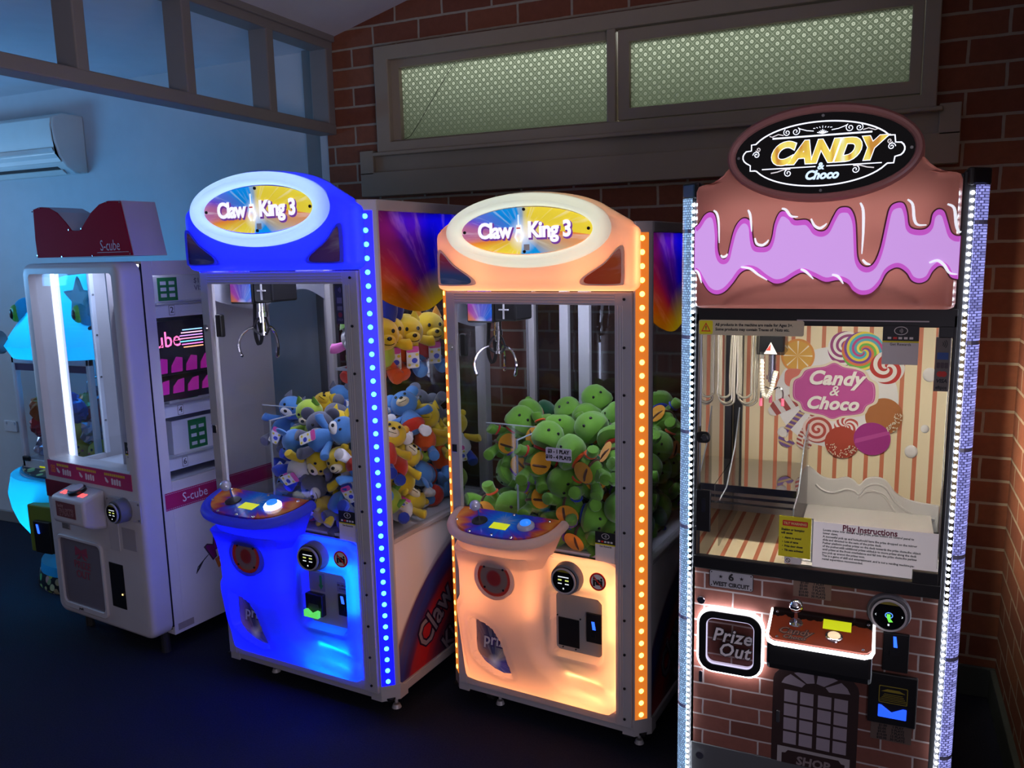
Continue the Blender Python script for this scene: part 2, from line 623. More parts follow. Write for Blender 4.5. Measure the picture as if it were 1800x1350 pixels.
obj('pane_crack', B().tube([(-2.02, 3.354, 2.222), (-1.985, 3.354, 2.235), (-1.93, 3.354, 2.30), (-1.86, 3.354, 2.39), (-1.79, 3.354, 2.48), (-1.745, 3.354, 2.525)], 0.0013, 5), INK, w1)
b = B()
b.ringprism(rq(-0.995, 0.098, 2.215, 2.560), rq(-0.947, 0.060, 2.260, 2.512), 3.312, 3.35)
w2 = struct('window_2', b, TAUPE, bevel=0.003)
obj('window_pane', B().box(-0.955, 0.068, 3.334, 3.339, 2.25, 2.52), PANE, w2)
b = B()
b.box(-2.15, 0.17, 3.285, 3.36, 2.150, 2.166)
struct('windowsill_1', b, TAUPE, bevel=0.004)
b = B().box(-2.164, 0.165, 3.325, 3.352, 2.07, 2.155)
b.box(-2.233, 0.228, 3.305, 3.352, 1.972, 2.080); b.box(-2.233, -2.160, 3.305, 3.352, 2.07, 2.178); b.box(0.160, 0.228, 3.305, 3.352, 2.07, 2.176)
struct('trim_2', b, TAUPE, bevel=0.003)
# the yard behind the panes: a pale wall that the daylight falls on
struct('exterior', B().box(-3.2, 1.2, 4.05, 4.1, 1.6, 3.2), mat('yard_wall', lin((120, 128, 110)), 0.8))

# split air conditioner on the alcove wall
ac = thing('air_conditioner', 'white wall-mounted split air conditioner high on the pale alcove wall', 'air conditioner', (-4.19, AY, 2.20))
prof = [(0, 0.005), (-0.075, 0.0), (-0.135, 0.035), (-0.175, 0.095), (-0.195, 0.17), (-0.20, 0.25), (-0.19, 0.298), (-0.13, 0.322), (0, 0.322)]
ACW = mat('ac_white', lin((215, 214, 208)), 0.35)
obj('casing', B().xprism(prof, -0.95, 0.0), ACW, ac, bevel=0.008, smooth=True)
obj('front_panel', B().xprism([(-0.16, 0.055), (-0.178, 0.095), (-0.203, 0.17), (-0.208, 0.25), (-0.198, 0.292), (-0.188, 0.29), (-0.19, 0.10), (-0.152, 0.058)], -0.94, -0.012), ACW, ac, bevel=0.004, smooth=True)
obj('trim_strip', B().xprism([(-0.196, 0.110), (-0.203, 0.130), (-0.197, 0.131), (-0.190, 0.111)], -0.93, -0.02), mat('ac_grey', lin((150, 150, 150)), 0.3, 0.3), ac)
obj('air_outlet', B().xprism([(-0.080, 0.0), (-0.138, 0.033), (-0.134, 0.04), (-0.076, 0.008)], -0.93, -0.075), BLACK, ac)
obj('louvre', B().xprism([(-0.095, -0.004), (-0.122, 0.018), (-0.119, 0.022), (-0.092, 0.0)], -0.93, -0.06), ACW, ac)
po = thing('power_outlet', 'white double power outlet low on the pale alcove wall', 'power outlet', (-5.13, AY, 0.66))
obj('face_plate', B().prism(rrect(-0.06, 0.06, -0.036, 0.036, 0.006), -0.010, 0.0), WHITE, po, bevel=0.002)
for s in (-1, 1):
    obj('switch', B().box(s * 0.04 - 0.006, s * 0.04 + 0.006, -0.014, -0.010, 0.012, 0.028), WHITE, po)

# ------------------------------------------------------------------ the two crane machines with glowing mouldings
C_BLUE, C_PUR, C_YEL, C_ORG, C_RED = (0.0, 0.16, 0.72), (0.16, 0.06, 0.55), (0.85, 0.66, 0.04), (0.80, 0.24, 0.03), (0.62, 0.03, 0.015)
def mk_prints(X, Z):
    """The printed faces of one machine; X and Z take a place on the smaller machine to the same place on this one."""
    P = {}
    P['SIGN'] = burst('sign_burst', X(0.385), Z(1.755), [(0.0, C_YEL), (0.10, C_YEL), (0.20, C_YEL), (0.27, (0.0, 0.28, 0.75)), (0.42, (0.0, 0.25, 0.70)), (0.48, C_PUR), (0.53, C_ORG), (0.60, C_YEL), (0.68, C_YEL), (0.73, (0.0, 0.30, 0.75)), (0.88, (0.0, 0.28, 0.70)), (0.94, (0.5, 0.4, 0.25)), (1.0, C_ORG)], es=0.62, core=0.06, white=0.45, streak=8)
    P['TRI'] = burst('corner_burst', X(0.385), Z(1.59), [(0.0, C_RED), (0.10, C_ORG), (0.2, C_RED), (0.3, C_RED), (0.42, C_ORG), (0.46, C_RED), (0.5, (0.05, 0.12, 0.2)), (1.0, C_RED)], core=0.02, white=0.35)
    P['CLAWFACE'] = burst('crane_burst', X(0.115), Z(1.45), [(0.0, C_PUR), (0.12, C_BLUE), (0.25, (0.1, 0.05, 0.5)), (0.38, (0.5, 0.05, 0.3)), (0.45, C_ORG), (0.5, C_RED), (1.0, C_BLUE)], core=0.03, white=0.3)
    P['PRIZE'] = burst('prize_burst', X(0.225), Z(0.26), [(0.0, (0.1, 0.1, 0.45)), (0.12, (0.55, 0.5, 0.4)), (0.25, (0.04, 0.05, 0.15)), (0.45, (0.5, 0.3, 0.25)), (0.55, (0.15, 0.15, 0.5)), (0.8, (0.05, 0.15, 0.55)), (1.0, (0.2, 0.15, 0.5))], core=0.03, white=0.3)
    P['DECAL'] = burst('side_burst', X(0.40), Z(1.36), [(0.0, C_BLUE), (0.10, (0.06, 0.05, 0.60)), (0.20, (0.04, 0.03, 0.50)), (0.28, (0.03, 0.02, 0.42)), (0.33, (0.12, 0.03, 0.35)), (0.38, (0.40, 0.06, 0.12)), (0.43, (0.55, 0.20, 0.03)), (0.50, (0.75, 0.55, 0.03)), (1.0, (0.75, 0.6, 0.1))], axis=1, core=0.24, white=0.35, streak=9, wcol=(0.9, 0.6, 0.5), trans=0.8, ccol=(0.80, 0.66, 0.05))
    return P


def control_print(X):
    t = NT('control_panel_print')
    o = t.xyz()
    dx = t.math('SUBTRACT', o[0], X(0.285)); dy = t.math('SUBTRACT', o[1], -0.06)
    a = t.math('ARCTAN2', dy, dx)
    n1 = t.noise(t.vec(t.math('COSINE', a), t.math('SINE', a), 0.0), 5.0, 3.0)
    r = t.math('SQRT', t.math('ADD', t.math('MULTIPLY', dx, dx), t.math('MULTIPLY', dy, dy)))
    f = t.math('ADD', t.math('MULTIPLY', r, 4.6), t.math('MULTIPLY_ADD', n1, 0.5, -0.25))
    c = t.ramp(f, [(0.0, (0.25, 0.35, 0.5)), (0.18, (0.0, 0.22, 0.75)), (0.38, (0.02, 0.08, 0.65)), (0.55, (0.12, 0.03, 0.45)), (0.66, (0.6, 0.08, 0.05)), (0.82, (0.8, 0.28, 0.03)), (1.0, (0.6, 0.05, 0.02))])
    return t.done(t.bsdf(c, 0.18))


def lower_print(X):
    t = NT('side_swoosh')
    o = t.xyz()
    dy = t.math('SUBTRACT', o[1], X(0.62)); dz = t.math('SUBTRACT', o[2], -0.10)
    r = t.math('SQRT', t.math('ADD', t.math('MULTIPLY', dy, dy), t.math('MULTIPLY', dz, dz)))
    n1 = t.noise(t.vec(t.math('MULTIPLY', r, 14.0), t.math('MULTIPLY', o[1], 1.2), o[2]), 2.0, 3.0)
    f = t.math('ADD', r, t.math('MULTIPLY_ADD', n1, 0.10, -0.05))
    c = t.ramp(f, [(0.0, (0.02, 0.02, 0.07)), (0.36, (0.02, 0.02, 0.07)), (0.45, (0.10, 0.02, 0.05)), (0.52, (0.45, 0.015, 0.02)), (0.60, (0.35, 0.02, 0.03)), (0.635, (0.05, 0.02, 0.10)), (0.68, (0.03, 0.05, 0.25)), (0.71, (0.10, 0.03, 0.12)), (0.745, (0.7, 0.68, 0.70)), (1.0, (0.72, 0.70, 0.72))])
    return t.done(t.bsdf(c, 0.35))


LCD = glow('yellow_display', lin((205, 215, 20)), 0.75)
GOLDT = mat('sign_outline', lin((120, 60, 150)), 0.4, 0, lin((120, 60, 160)), 0.5)
SIGNW = glow('sign_white', (0.9, 0.9, 0.95), 0.95)
SIGNR = glow('sign_red', lin((200, 60, 40)), 0.7)
MIRROR = mat('mirror', (0.85, 0.85, 0.85), 0.02, 1.0, None, 0, 0)
STICKW = mat('sticker_white', lin((210, 205, 200)), 0.5)
STICKR = mat('sticker_red', lin((205, 40, 30)), 0.5)
LAMPW = glow('interior_lamp', (0.76, 0.79, 1.0), 34.0)
LAMPV = glow('post_lamp', (0.72, 0.76, 1.0), 9.0)


def caster(root, u, d):
    o = obj('caster', B().box(u - 0.03, u + 0.03, d - 0.03, d + 0.03, 0.084, 0.092).vprism([(u - 0.018, d - 0.016), (u + 0.018, d - 0.016), (u + 0.012, d + 0.03), (u - 0.012, d + 0.03)], 0.045, 0.086), ALU, root)
    obj('wheel', B().cyl((u - 0.013, d + 0.016, 0.03), (u + 0.013, d + 0.016, 0.03), 0.03, n=20), RUBBER, o, bevel=0.004)
    obj('axle_bolt', B().cyl((u - 0.021, d + 0.016, 0.03), (u + 0.021, d + 0.016, 0.03), 0.007, n=10), CHROME, o)
    obj('levelling_foot', B().cyl((u + 0.045, d - 0.005, 0.02), (u + 0.045, d - 0.005, 0.09), 0.006, n=10).cyl((u + 0.045, d - 0.005, 0.0), (u + 0.045, d - 0.005, 0.014), 0.017, 0.012, n=14), ALU, o)


def card_reader(root, u, z, r, d0, d1, lines=True, name='card_reader'):
    """Round contactless terminal standing proud of the panel."""
    o = obj(name, B().cyl((u, d0, z), (u, d1 + 0.01, z), r * 1.28, r * 1.2, n=32), GREY, root, smooth=True)
    obj('terminal_body', B().cyl((u, d1 + 0.012, z), (u, d1, z), r * 1.02, r, n=36), BLACK, o, smooth=True)
    obj('bezel_ring', B().ringprism(ell(u, z, r * 1.03, r * 1.03, 36), ell(u, z, r * 0.92, r * 0.92, 36), d1 - 0.004, d1 + 0.002), ALU, o, smooth=True)
    obj('screen', B().cyl((u, d1, z), (u, d1 - 0.002, z), r * 0.92, n=36), mat('terminal_glass', (0.004, 0.004, 0.005), 0.08, 0, None, 0, 0), o)
    y = d1 - 0.0026
    obj('top_band', B().prism([p for p in ell(u, z, r * 0.9, r * 0.9, 16, 52, 128)], y, y + 0.001), mat('terminal_olive', lin((120, 110, 20)), 0.4), o)
    if lines:
        b = B()
        b.box(u - r * 0.45, u + r * 0.45, y, y + 0.001, z + r * 0.29, z + r * 0.36)
        for s in (-1, 1):
            b.box(u + s * r * 0.3 - r * 0.16, u + s * r * 0.3 + r * 0.16, y, y + 0.001, z - r * 0.25, z - r * 0.18)
        b.box(u - r * 0.05, u + r * 0.05, y, y + 0.001, z - r * 0.66, z - r * 0.54)
        obj('screen_text', b, SCREEN, o)
        b = B()
        for s in (-1, 1):
            b.box(u + s * r * 0.3 - r * 0.15, u + s * r * 0.3 + r * 0.15, y, y + 0.001, z + r * 0.02, z + r * 0.12)
        obj('screen_price', b, SCREENY, o)
    else:
        obj('screen_icon', B().ringprism(ell(u, z + r * 0.02, r * 0.23, r * 0.2, 24), ell(u, z + r * 0.02, r * 0.18, r * 0.15, 24), y, y + 0.001), glow('icon_blue', (0.1, 0.3, 1.0), 1.2), o)
        obj('screen_hand', B().prism([(u - r * 0.12, z + r * 0.1), (u + r * 0.08, z + r * 0.1), (u + r * 0.1, z - r * 0.2), (u + r * 0.24, z - r * 0.38), (u, z - r * 0.42), (u - r * 0.12, z - r * 0.12)], y - 0.0006, y + 0.001), glow('icon_green', (0.2, 0.9, 0.1), 0.9), o)
        b = B()
        for s in (-1, 1):
            b.tube([(u + s * r * 0.72, y, z + r * 0.06), (u + s * r * 0.78, y, z), (u + s * r * 0.72, y, z - r * 0.06)], r * 0.015, 5)
        b.box(u - r * 0.05, u + r * 0.05, y, y + 0.001, z - r * 0.66, z - r * 0.54)
        obj('screen_text', b, SCREEN, o)
    b = B()
    for k in range(4):
        q = R(45 + 90 * k)
        b.cyl((u + r * 1.16 * math.cos(q), d0 - 0.003, z + r * 1.16 * math.sin(q)), (u + r * 1.16 * math.cos(q), d0 + 0.004, z + r * 1.16 * math.sin(q)), r * 0.08, n=8)
    obj('screw', b, STEEL, o)
    return o


def pay_sticker(root, u0, u1, z0, z1, d):
    """Pay-here sticker: black top with the contactless waves, yellow band, pale lower half."""
    zm = z0 + (z1 - z0) * 0.60
    o = obj('payment_sticker', B().box(u0, u1, d, d + 0.001, z0, zm), STICKW, root)
    obj('black_header', B().box(u0, u1, d - 0.0003, d + 0.001, zm, z1), INK, o)
    obj('yellow_band', B().box(u0, u1, d - 0.0004, d + 0.001, zm - 0.003, zm + 0.001), YEL, o)
    w = u1 - u0; c = (u0 + u1) / 2; zc = (zm + z1) / 2 + (z1 - zm) * 0.18
    b = B()
    b.ringprism(ell(c, zc, w * 0.19, w * 0.13, 24), ell(c, zc, w * 0.17, w * 0.11, 24), d - 0.0008, d)
    for k in (0.03, 0.06, 0.09):
        b.tube([(c + p[0] - w * 0.06, d - 0.0006, zc + p[1]) for p in ell(0, 0, w * k * 1.2, w * k, 6, -50, 50)], w * 0.007, 4)
    obj('contactless_symbol', b, STICKW, o)
    b = B()
    for i in range(5):
        b.box(c - w * 0.36 + i * w * 0.15, c - w * 0.26 + i * w * 0.15, d - 0.0008, d, zm + (z1 - zm) * 0.14, zm + (z1 - zm) * 0.28)
    obj('card_logos', b, STICKW, o)
    obj('red_logo', B().box(c - w * 0.21, c - w * 0.10, d - 0.001, d, zm + (z1 - zm) * 0.14, zm + (z1 - zm) * 0.28), STICKR, o)
    text('lettering', 'Get Rewards', (c, d - 0.0004, zm - (zm - z0) * 0.13), w * 0.11, INK, o, ext=0.0003)
    return o


def claw_machine(root, orange, Wd, LEDC, LEDB, PLAST, RING, LAMP, LAMPR, LAMPH, out):
    W, D, H, ZG = 0.779, 0.70, 1.79, 0.69
    PR = mk_prints(lambda v: out(v, 0), lambda v: out(v, 2))
    SIGN, TRI, CLAWFACE, PRIZE, DECAL = (PR[k] for k in ('SIGN', 'TRI', 'CLAWFACE', 'PRIZE', 'DECAL'))
    if not orange:
        TRI = burst('corner_burst_blue_lit', out(0.385, 0), out(1.59, 2), [(0.0, (0.03, 0.01, 0.30)), (0.10, (0.30, 0.10, 0.15)), (0.2, (0.02, 0.01, 0.35)), (0.42, (0.35, 0.12, 0.10)), (0.5, (0.02, 0.01, 0.25)), (1.0, (0.02, 0.01, 0.3))], core=0.02, white=0.35)  # same print, with the tint of the blue light put into its colours
    CPRINT, LPRINT = control_print(lambda v: out(v, 0)), lower_print(lambda v: out(v, 0))
    # frame
    b = B()
    for s in (0, 1):
        X = (lambda u: u) if s == 0 else (lambda u: W - u)
        b.vprism([(X(p[0]), p[1]) for p in ((0, 0.042), (0.042, 0), (0.049, 0), (0.049, 0.05), (0, 0.05))], 0.10, H - 0.004)
        b.vprism([(X(p[0]), p[1]) for p in ((0, D - 0.04), (0.04, D - 0.04), (0.04, D), (0, D))], 0.10, H - 0.004)
        b.box(X(0), X(0.03), 0.05, D - 0.04, 0.10, 0.135); b.box(X(0), X(0.03), 0.05, D - 0.04, 1.752, H - 0.004)
        b.box(X(0), X(0.03), 0.05, D - 0.04, ZG - 0.012, ZG + 0.006)
    b.box(0.042, W - 0.042, 0.0, 0.05, 0.094, 0.122); b.box(0.04, W - 0.04, D - 0.04, D, 0.094, 0.135)
    b.box(0.042, W - 0.042, 0.01, 0.05, 1.575, H - 0.004); b.box(0.04, W - 0.04, D - 0.04, D, 1.752, H - 0.004)
    b.box(0.04, W - 0.04, D - 0.03, D, ZG - 0.012, ZG + 0.006)
    obj('frame', b, ALU, root, bevel=0.003)
    obj('base_tray', B().box(0.01, W - 0.01, 0.01, D - 0.01, 0.090, 0.098), BLACKM, root)
    for s in (0, 1):
        for d0 in (0, 1):
            X = (lambda u: u) if s == 0 else (lambda u: W - u)
            Y = (lambda v: v) if d0 == 0 else (lambda v: D - v)
            pts = [(-0.0025, 0.0425), (0.0425, -0.0025), (0.085, -0.0025), (0.085, 0.004), (0.046, 0.006), (0.006, 0.046), (0.004, 0.085), (-0.0025, 0.085)]
            b = B()
            b.loft([[(X(p[0]), Y(p[1]), 0.088) for p in pts], [(X(p[0]), Y(p[1]), 0.124) for p in pts], [(X(min(p[0], 0.066)), Y(min(p[1], 0.066)), 0.136) for p in pts], [(X(min(p[0], 0.052)), Y(min(p[1], 0.052)), 0.147) for p in pts]])
            obj('corner_bracket', b, ALU, root)
            caster(root, X(0.11), Y(0.11))
    # roof, deck, chassis
    obj('roof_panel', B().box(0.03, W - 0.03, 0.03, D - 0.02, 1.765, 1.772), WHITE, root)
    obj('prize_deck', B().box(0.03, W - 0.03, 0.03, D - 0.03, ZG - 0.01, ZG), WHITE, root)
    obj('chassis', B().box(0.03, W - 0.03, 0.055, 0.062, 0.135, ZG - 0.01), WHITE, root)
    # LED strips on the front corners
    n = 38
    lm = B().lathe([(0.0085, 0), (0.0085, 0.0012), (0.006, 0.0026), (0.0, 0.0032)], (0, 0, 0), (0, -1, 0), 12)
    led0 = None
    for s in (0, 1):
        X = (lambda u: u) if s == 0 else (lambda u: W - u)
        st = obj('led_strip', B().vprism([(X(p[0]), p[1]) for p in ((0.0105, 0.0312), (0.0415, 0.0002), (0.0401, -0.0012), (0.0091, 0.0298))], 0.148, 1.752), LEDB, root)
        for k in range(n):
            z = 0.165 + k * (1.735 - 0.165) / (n - 1)
            p = WARP(Vector((X(0.0248), 0.0142, z)))
            if led0 is None:
                led0 = obj('led', lm, LEDC, st, smooth=True, raw=True)
                o = led0
            else:
                o = led0.copy(); COL.objects.link(o); o.parent = st
            o.location = p
            o.rotation_euler = (0, 0, R(-45) if s == 0 else R(45))
    # header moulding
    uc, zc = 0.390, 1.768
    hwT = [(1.575, 0.345), (1.583, 0.356), (1.595, 0.361), (1.752, 0.361), (1.766, 0.357), (1.790, 0.330), (1.815, 0.286), (1.838, 0.247)]

    def hw(z):
        if z <= 1.838:
            return ipol(hwT, z)
        return 0.302 * math.sqrt(max(0.0, 1 - ((z - zc) / 0.1215) ** 2)) + 0.0015
    zs = [1.575 + (1.8885 - 1.575) * i / 62 for i in range(56)] + [1.8585 + 0.030 * math.sin(R(90 * i / 9)) for i in range(10)]
    zs = sorted(set(round(z, 5) for z in zs))

    def hd(u, z):
        e = min(hw(z) - abs(u - uc), z - 1.574)
        if z > 1.838:
            e = min(e, 0.06)
        q = 1 - min(1, max(0, e) / 0.045)
        d = -0.060 + 0.06 * (1 - math.sqrt(max(0, 1 - q * q)))
        rin = math.hypot((u - uc) / 0.236, (z - zc) / 0.075)
        d += 0.014 * (1 - sstep(0.98, 1.08, rin))
        # hollows round the corner windows
        return d
    obj('header_moulding', relief(zs, lambda z: uc - hw(z), lambda z: uc + hw(z), hd, 72, 0.012), PLAST, root, smooth=True)
    rp = [(1.0, -0.058), (1.0, -0.066), (1.012, -0.074), (1.045, -0.082), (1.10, -0.088), (1.165, -0.086), (1.215, -0.078), (1.245, -0.066), (1.250, -0.050)]
    obj('oval_ring', B().loft([[(p[0], y, p[1]) for p in ell(uc, zc, 0.236 * k, 0.0762 + 0.0405 * (k - 1) / 0.25 * 1.02, 64)] for k, y in rp], cap=False), RING, root, smooth=True)
    obj('header_back', B().prism([(uc - hw(z) + 0.012, z) for z in zs[2:-3:5]] + [(uc + hw(z) - 0.012, z) for z in reversed(zs[2:-3:5])], 0.004, 0.010), WHITE, root)
    obj('header_ring_lamp', B().tube([(p[0], -0.066, p[1]) for p in ell(uc, zc, 0.262, 0.094, 48)], 0.005, 6, True), LAMPR, root)
    b = B().box(0.05, 0.73, -0.012, -0.006, 1.590, 1.598)
    for u in (0.040, 0.735):
        b.box(u - 0.003, u + 0.003, -0.012, -0.006, 1.595, 1.76)
    b.box(0.10, 0.25, -0.012, -0.006, 1.655, 1.661); b.box(0.53, 0.68, -0.012, -0.006, 1.655, 1.661)
    obj('header_lamp', b, LAMP, root)
    sg = obj('sign_disc', B().prism(ell(uc, zc, 0.234, 0.073, 56), -0.064, -0.058), SIGN, root)
    for k, (s_, x0, sz) in enumerate((('Claw', -0.108, 0.068), ('King 3', 0.089, 0.068))):
        text('lettering_outline', s_, (uc + x0 + 0.003, -0.0648, zc - 0.004), sz, GOLDT, sg, 0.0, 0.0048, 0.0008, tilt=0, space=0.95, sx=0.92, res=4)
        text('lettering', s_, (uc + x0, -0.0668, zc), sz, SIGNW, sg, 0.0, 0.0025, 0.0008, space=0.95, sx=0.92, res=4)
    b = B().cyl((uc - 0.020, -0.067, zc + 0.05), (uc - 0.020, -0.067, zc + 0.012), 0.0016, n=6).prism([(uc - 0.027, zc + 0.018), (uc - 0.012, zc + 0.018), (uc - 0.010, zc - 0.004), (uc - 0.029, zc - 0.004)], -0.068, -0.064)
    b.tube([(uc - 0.028, -0.067, zc - 0.004), (uc - 0.033, -0.067, zc - 0.02), (uc - 0.024, -0.067, zc - 0.034)], 0.002, 5).tube([(uc - 0.012, -0.067, zc - 0.004), (uc - 0.006, -0.067, zc - 0.02), (uc - 0.015, -0.067, zc - 0.034)], 0.002, 5)
    obj('claw_emblem', b, SIGNW, sg)
    obj('emblem_band', B().box(uc - 0.026, uc - 0.012, -0.069, -0.0655, zc + 0.006, zc + 0.010), SIGNR, sg)
    obj('maker_sticker', B().box(uc - 0.002, uc + 0.018, -0.0655, -0.063, zc - 0.062, zc - 0.043), STICKW, sg)
    for a_ in (0, 90, 180, 270):
        obj('screw', B().cyl((uc + 0.222 * math.cos(R(a_)), -0.068, zc + 0.066 * math.sin(R(a_))), (uc + 0.222 * math.cos(R(a_)), -0.060, zc + 0.066 * math.sin(R(a_))), 0.005, n=10), BLACKM, sg)
    for s in (-1, 1):
        tri = crom([(0.325, 1.700, 0), (0.327, 1.66, 0), (0.326, 1.610, 0), (0.315, 1.600, 0), (0.25, 1.599, 0), (0.208, 1.602, 0), (0.206, 1.617, 0), (0.235, 1.637, 0), (0.275, 1.662, 0), (0.312, 1.700, 0)], 3, True)
        obj('corner_window', B().prism([(uc + s * p[0], p[1]) for p in tri], -0.0635, -0.055), TRI, root, bevel=0.001)
        tr2 = [(uc + s * (0.283 + (p[0] - 0.283) * 1.16), 1.635 + (p[1] - 1.635) * 1.14) for p in tri]
        obj('window_rim', B().ringprism(tr2, [(uc + s * p[0], p[1]) for p in tri], -0.066, -0.050), PLAST, root, smooth=True)
    # glazed door
    b = B().box(0.049, 0.083, -0.012, 0.008, 0.122, 1.571).box(0.674, 0.7295, -0.012, 0.008, 0.122, 1.571)
    b.box(0.083, 0.674, -0.012, 0.008, 1.531, 1.571).box(0.083, 0.674, -0.010, 0.008, 0.122, 0.160)
    for k in range(4):
        b.box(0.083, 0.674, -0.0135, -0.012, 1.536 + k * 0.009, 1.541 + k * 0.009)
    for k in range(3):
        b.box(0.681 + k * 0.008, 0.685 + k * 0.008, -0.0135, -0.012, 0.16, 1.53)
    door = obj('door', b, ALU, root, bevel=0.002)
    obj('door_glass', B().box(0.082, 0.675, -0.004, 0.0, 0.66, 1.533), CLEAR, door)
    obj('lock', B().cyl((0.066, -0.018, 1.379), (0.066, -0.011, 1.379), 0.012, n=16).cyl((0.066, -0.021, 1.379), (0.066, -0.018, 1.379), 0.007, n=12), CHROME, door)
    obj('lock_housing', B().vprism([(0.083, 0.008), (0.110, 0.008), (0.110, 0.03), (0.083, 0.03)], 1.345, 1.425), BLACK, door, bevel=0.006)
    obj('latch', B().box(0.056, 0.076, -0.017, -0.012, 1.005, 1.035), CHROME, door, bevel=0.002)
    for z in (1.55, 1.40, 1.25, 1.10, 0.95, 0.80, 0.62, 0.50, 0.38, 0.26, 0.15):
        obj('screw', B().cyl((0.706, -0.0155, z), (0.706, -0.011, z), 0.0045, n=8), BLACKM, door)
    pay_sticker(door, 0.601, 0.674, 0.688, 0.789, -0.0062)
    if orange:
        ps = obj('price_sign', B().prism(rrect(0.424, 0.518, 1.010, 1.056, 0.005), -0.0075, -0.005), mat('price_grey', lin((196, 194, 206)), 0.5), door)
        text('lettering', '$3 - 1 PLAY\n$10 - 4 PLAYS', (0.471, -0.0078, 1.034), 0.0175, INK, ps, 0, 0.0008, 0.0004, space=1.0, line=1.1, sx=0.90)
    else:
        cs_ = obj('card_brands_sticker', B().box(0.640, 0.672, -0.0075, -0.005, 1.405, 1.531), mat('brand_dark', lin((46, 40, 62)), 0.5), door)
        b = B()
        for k in (0.005, 0.009, 0.013):
            b.tube([(0.650 + p[0], -0.008, 1.512 + p[1]) for p in ell(0, 0, k, k, 8, -42, 42)], 0.0009, 4)
        b.box(0.646, 0.666, -0.008, -0.007, 1.470, 1.488).box(0.646, 0.666, -0.008, -0.007, 1.448, 1.461)
        obj('card_logos', b, mat('brand_faint', lin((100, 95, 120)), 0.5), cs_)
        obj('red_logo', B().prism(ell(0.656, 1.434, 0.008, 0.008, 16), -0.008, -0.007), mat('brand_red', lin((120, 30, 50)), 0.5), cs_)
        text('lettering', 'VISA', (0.656, -0.0078, 1.418), 0.011, mat('brand_faint', lin((100, 95, 120)), 0.5), cs_, 0.2, ext=0.0003)
    # lower moulding with the tower that carries the controls
    uT = [(0.150, 0.72), (0.18, 0.665), (0.22, 0.565), (0.28, 0.485), (0.35, 0.442), (0.45, 0.415), (0.55, 0.425), (0.62, 0.438), (0.70, 0.445)]
    TT = [(0.15, 0.004), (0.20, 0.026), (0.30, 0.045), (0.42, 0.050), (0.55, 0.056), (0.63, 0.070), (0.70, 0.095)]
    lT = [(0.150, 0.096), (0.158, 0.084), (0.17, 0.078), (0.30, 0.062), (0.42, 0.048), (0.45, 0.050), (0.475, 0.064), (0.60, 0.064), (0.70, 0.060)]
    rT = [(0.150, 0.640), (0.158, 0.664), (0.172, 0.676), (0.655, 0.678), (0.672, 0.664), (0.682, 0.640), (0.684, 0.628)]
    zs = [0.150, 0.153, 0.157, 0.163, 0.17] + [0.178 + 0.008 * i for i in range(59)] + [0.648, 0.655, 0.662, 0.668, 0.674, 0.679, 0.684]

    def sdw(u, z, x0, x1, z0, z1, r):
        qx = abs(u - (x0 + x1) / 2) - (x1 - x0) / 2 + r
        qz = abs(z - (z0 + z1) / 2) - (z1 - z0) / 2 + r
        return math.hypot(max(qx, 0), max(qz, 0)) + min(max(qx, qz), 0) - r
    pw = [(0.150, 0.425), (0.168, 0.420), (0.20, 0.412), (0.235, 0.394), (0.262, 0.355), (0.278, 0.31), (0.292, 0.255), (0.300, 0.228), (0.265, 0.222), (0.225, 0.232), (0.185, 0.252), (0.158, 0.280), (0.151, 0.30), (0.149, 0.36)]

    def inpoly(u, z):
        c = False
        j = len(pw) - 1
        for i in range(len(pw)):
            a, q = pw[i], pw[j]
            if (a[1] > z) != (q[1] > z) and u < (q[0] - a[0]) * (z - a[1]) / (q[1] - a[1]) + a[0]:
                c = not c
            j = i
        best = 9
        for i in range(len(pw)):
            a, q = pw[i], pw[(i + 1) % len(pw)]
            dx, dz = q[0] - a[0], q[1] - a[1]
            tt = max(0, min(1, ((u - a[0]) * dx + (z - a[1]) * dz) / (dx * dx + dz * dz)))
            best = min(best, math.hypot(u - a[0] - tt * dx, z - a[1] - tt * dz))
        return -best if c else best

    def md(u, z):
        l, r = ipol(lT, z), ipol(rT, z)
        e = min(u - l, r - u, z - 0.149, 0.688 - z if u > 0.45 else 1)
        q = 1 - min(1, max(0, e) / 0.020)
        d = -0.026 + 0.026 * (1 - math.sqrt(max(0, 1 - q * q)))
        tr_ = ipol(uT, z)
        S = sstep(-0.005, 0.085, tr_ - u) * sstep(0.0, 0.06, u - l)
        d -= ipol(TT, z) * S
        d += 0.030 * (1 - sstep(-0.010, 0.006, sdw(u, z, 0.448, 0.628, 0.340, 0.556, 0.02))) * 1.0
        d -= 0.006 * math.exp(-(sdw(u, z, 0.448, 0.628, 0.340, 0.556, 0.02) - 0.014) ** 2 / 0.00012)
        # step that runs along below the coin plate
        d += 0.010 * math.exp(-((z - (0.285 - (u - 0.45) * 0.25)) / 0.018) ** 2) * sstep(0.45, 0.52, u)
        if 0.10 < u < 0.36 and 0.17 < z < 0.47:
            e2 = inpoly(u, z)
            d += 0.030 * (1 - sstep(-0.006, 0.004, e2))
            d -= 0.006 * math.exp(-((e2 - 0.012) / 0.008) ** 2)
        return d
    obj('lower_moulding', relief(zs, lambda z: ipol(lT, z), lambda z: ipol(rT, z), md, 84, 0.004), PLAST, root, smooth=True)
    obj('moulding_back', B().box(0.085, 0.672, 0.009, 0.016, 0.160, 0.68), WHITE, root)

    def dr(a_, b_, z, tiltk=0.0, n_=28, u0=0.283):
        p = []
        for i in range(n_ + 1):
            t_ = math.pi * i / n_
            cx = math.copysign(abs(math.cos(t_)) ** 0.72, math.cos(t_)); sx_ = abs(math.sin(t_)) ** 0.8
            p.append((u0 + a_ * cx, -b_ * sx_ - 0.002, z + tiltk * (-b_ * sx_)))
        return p
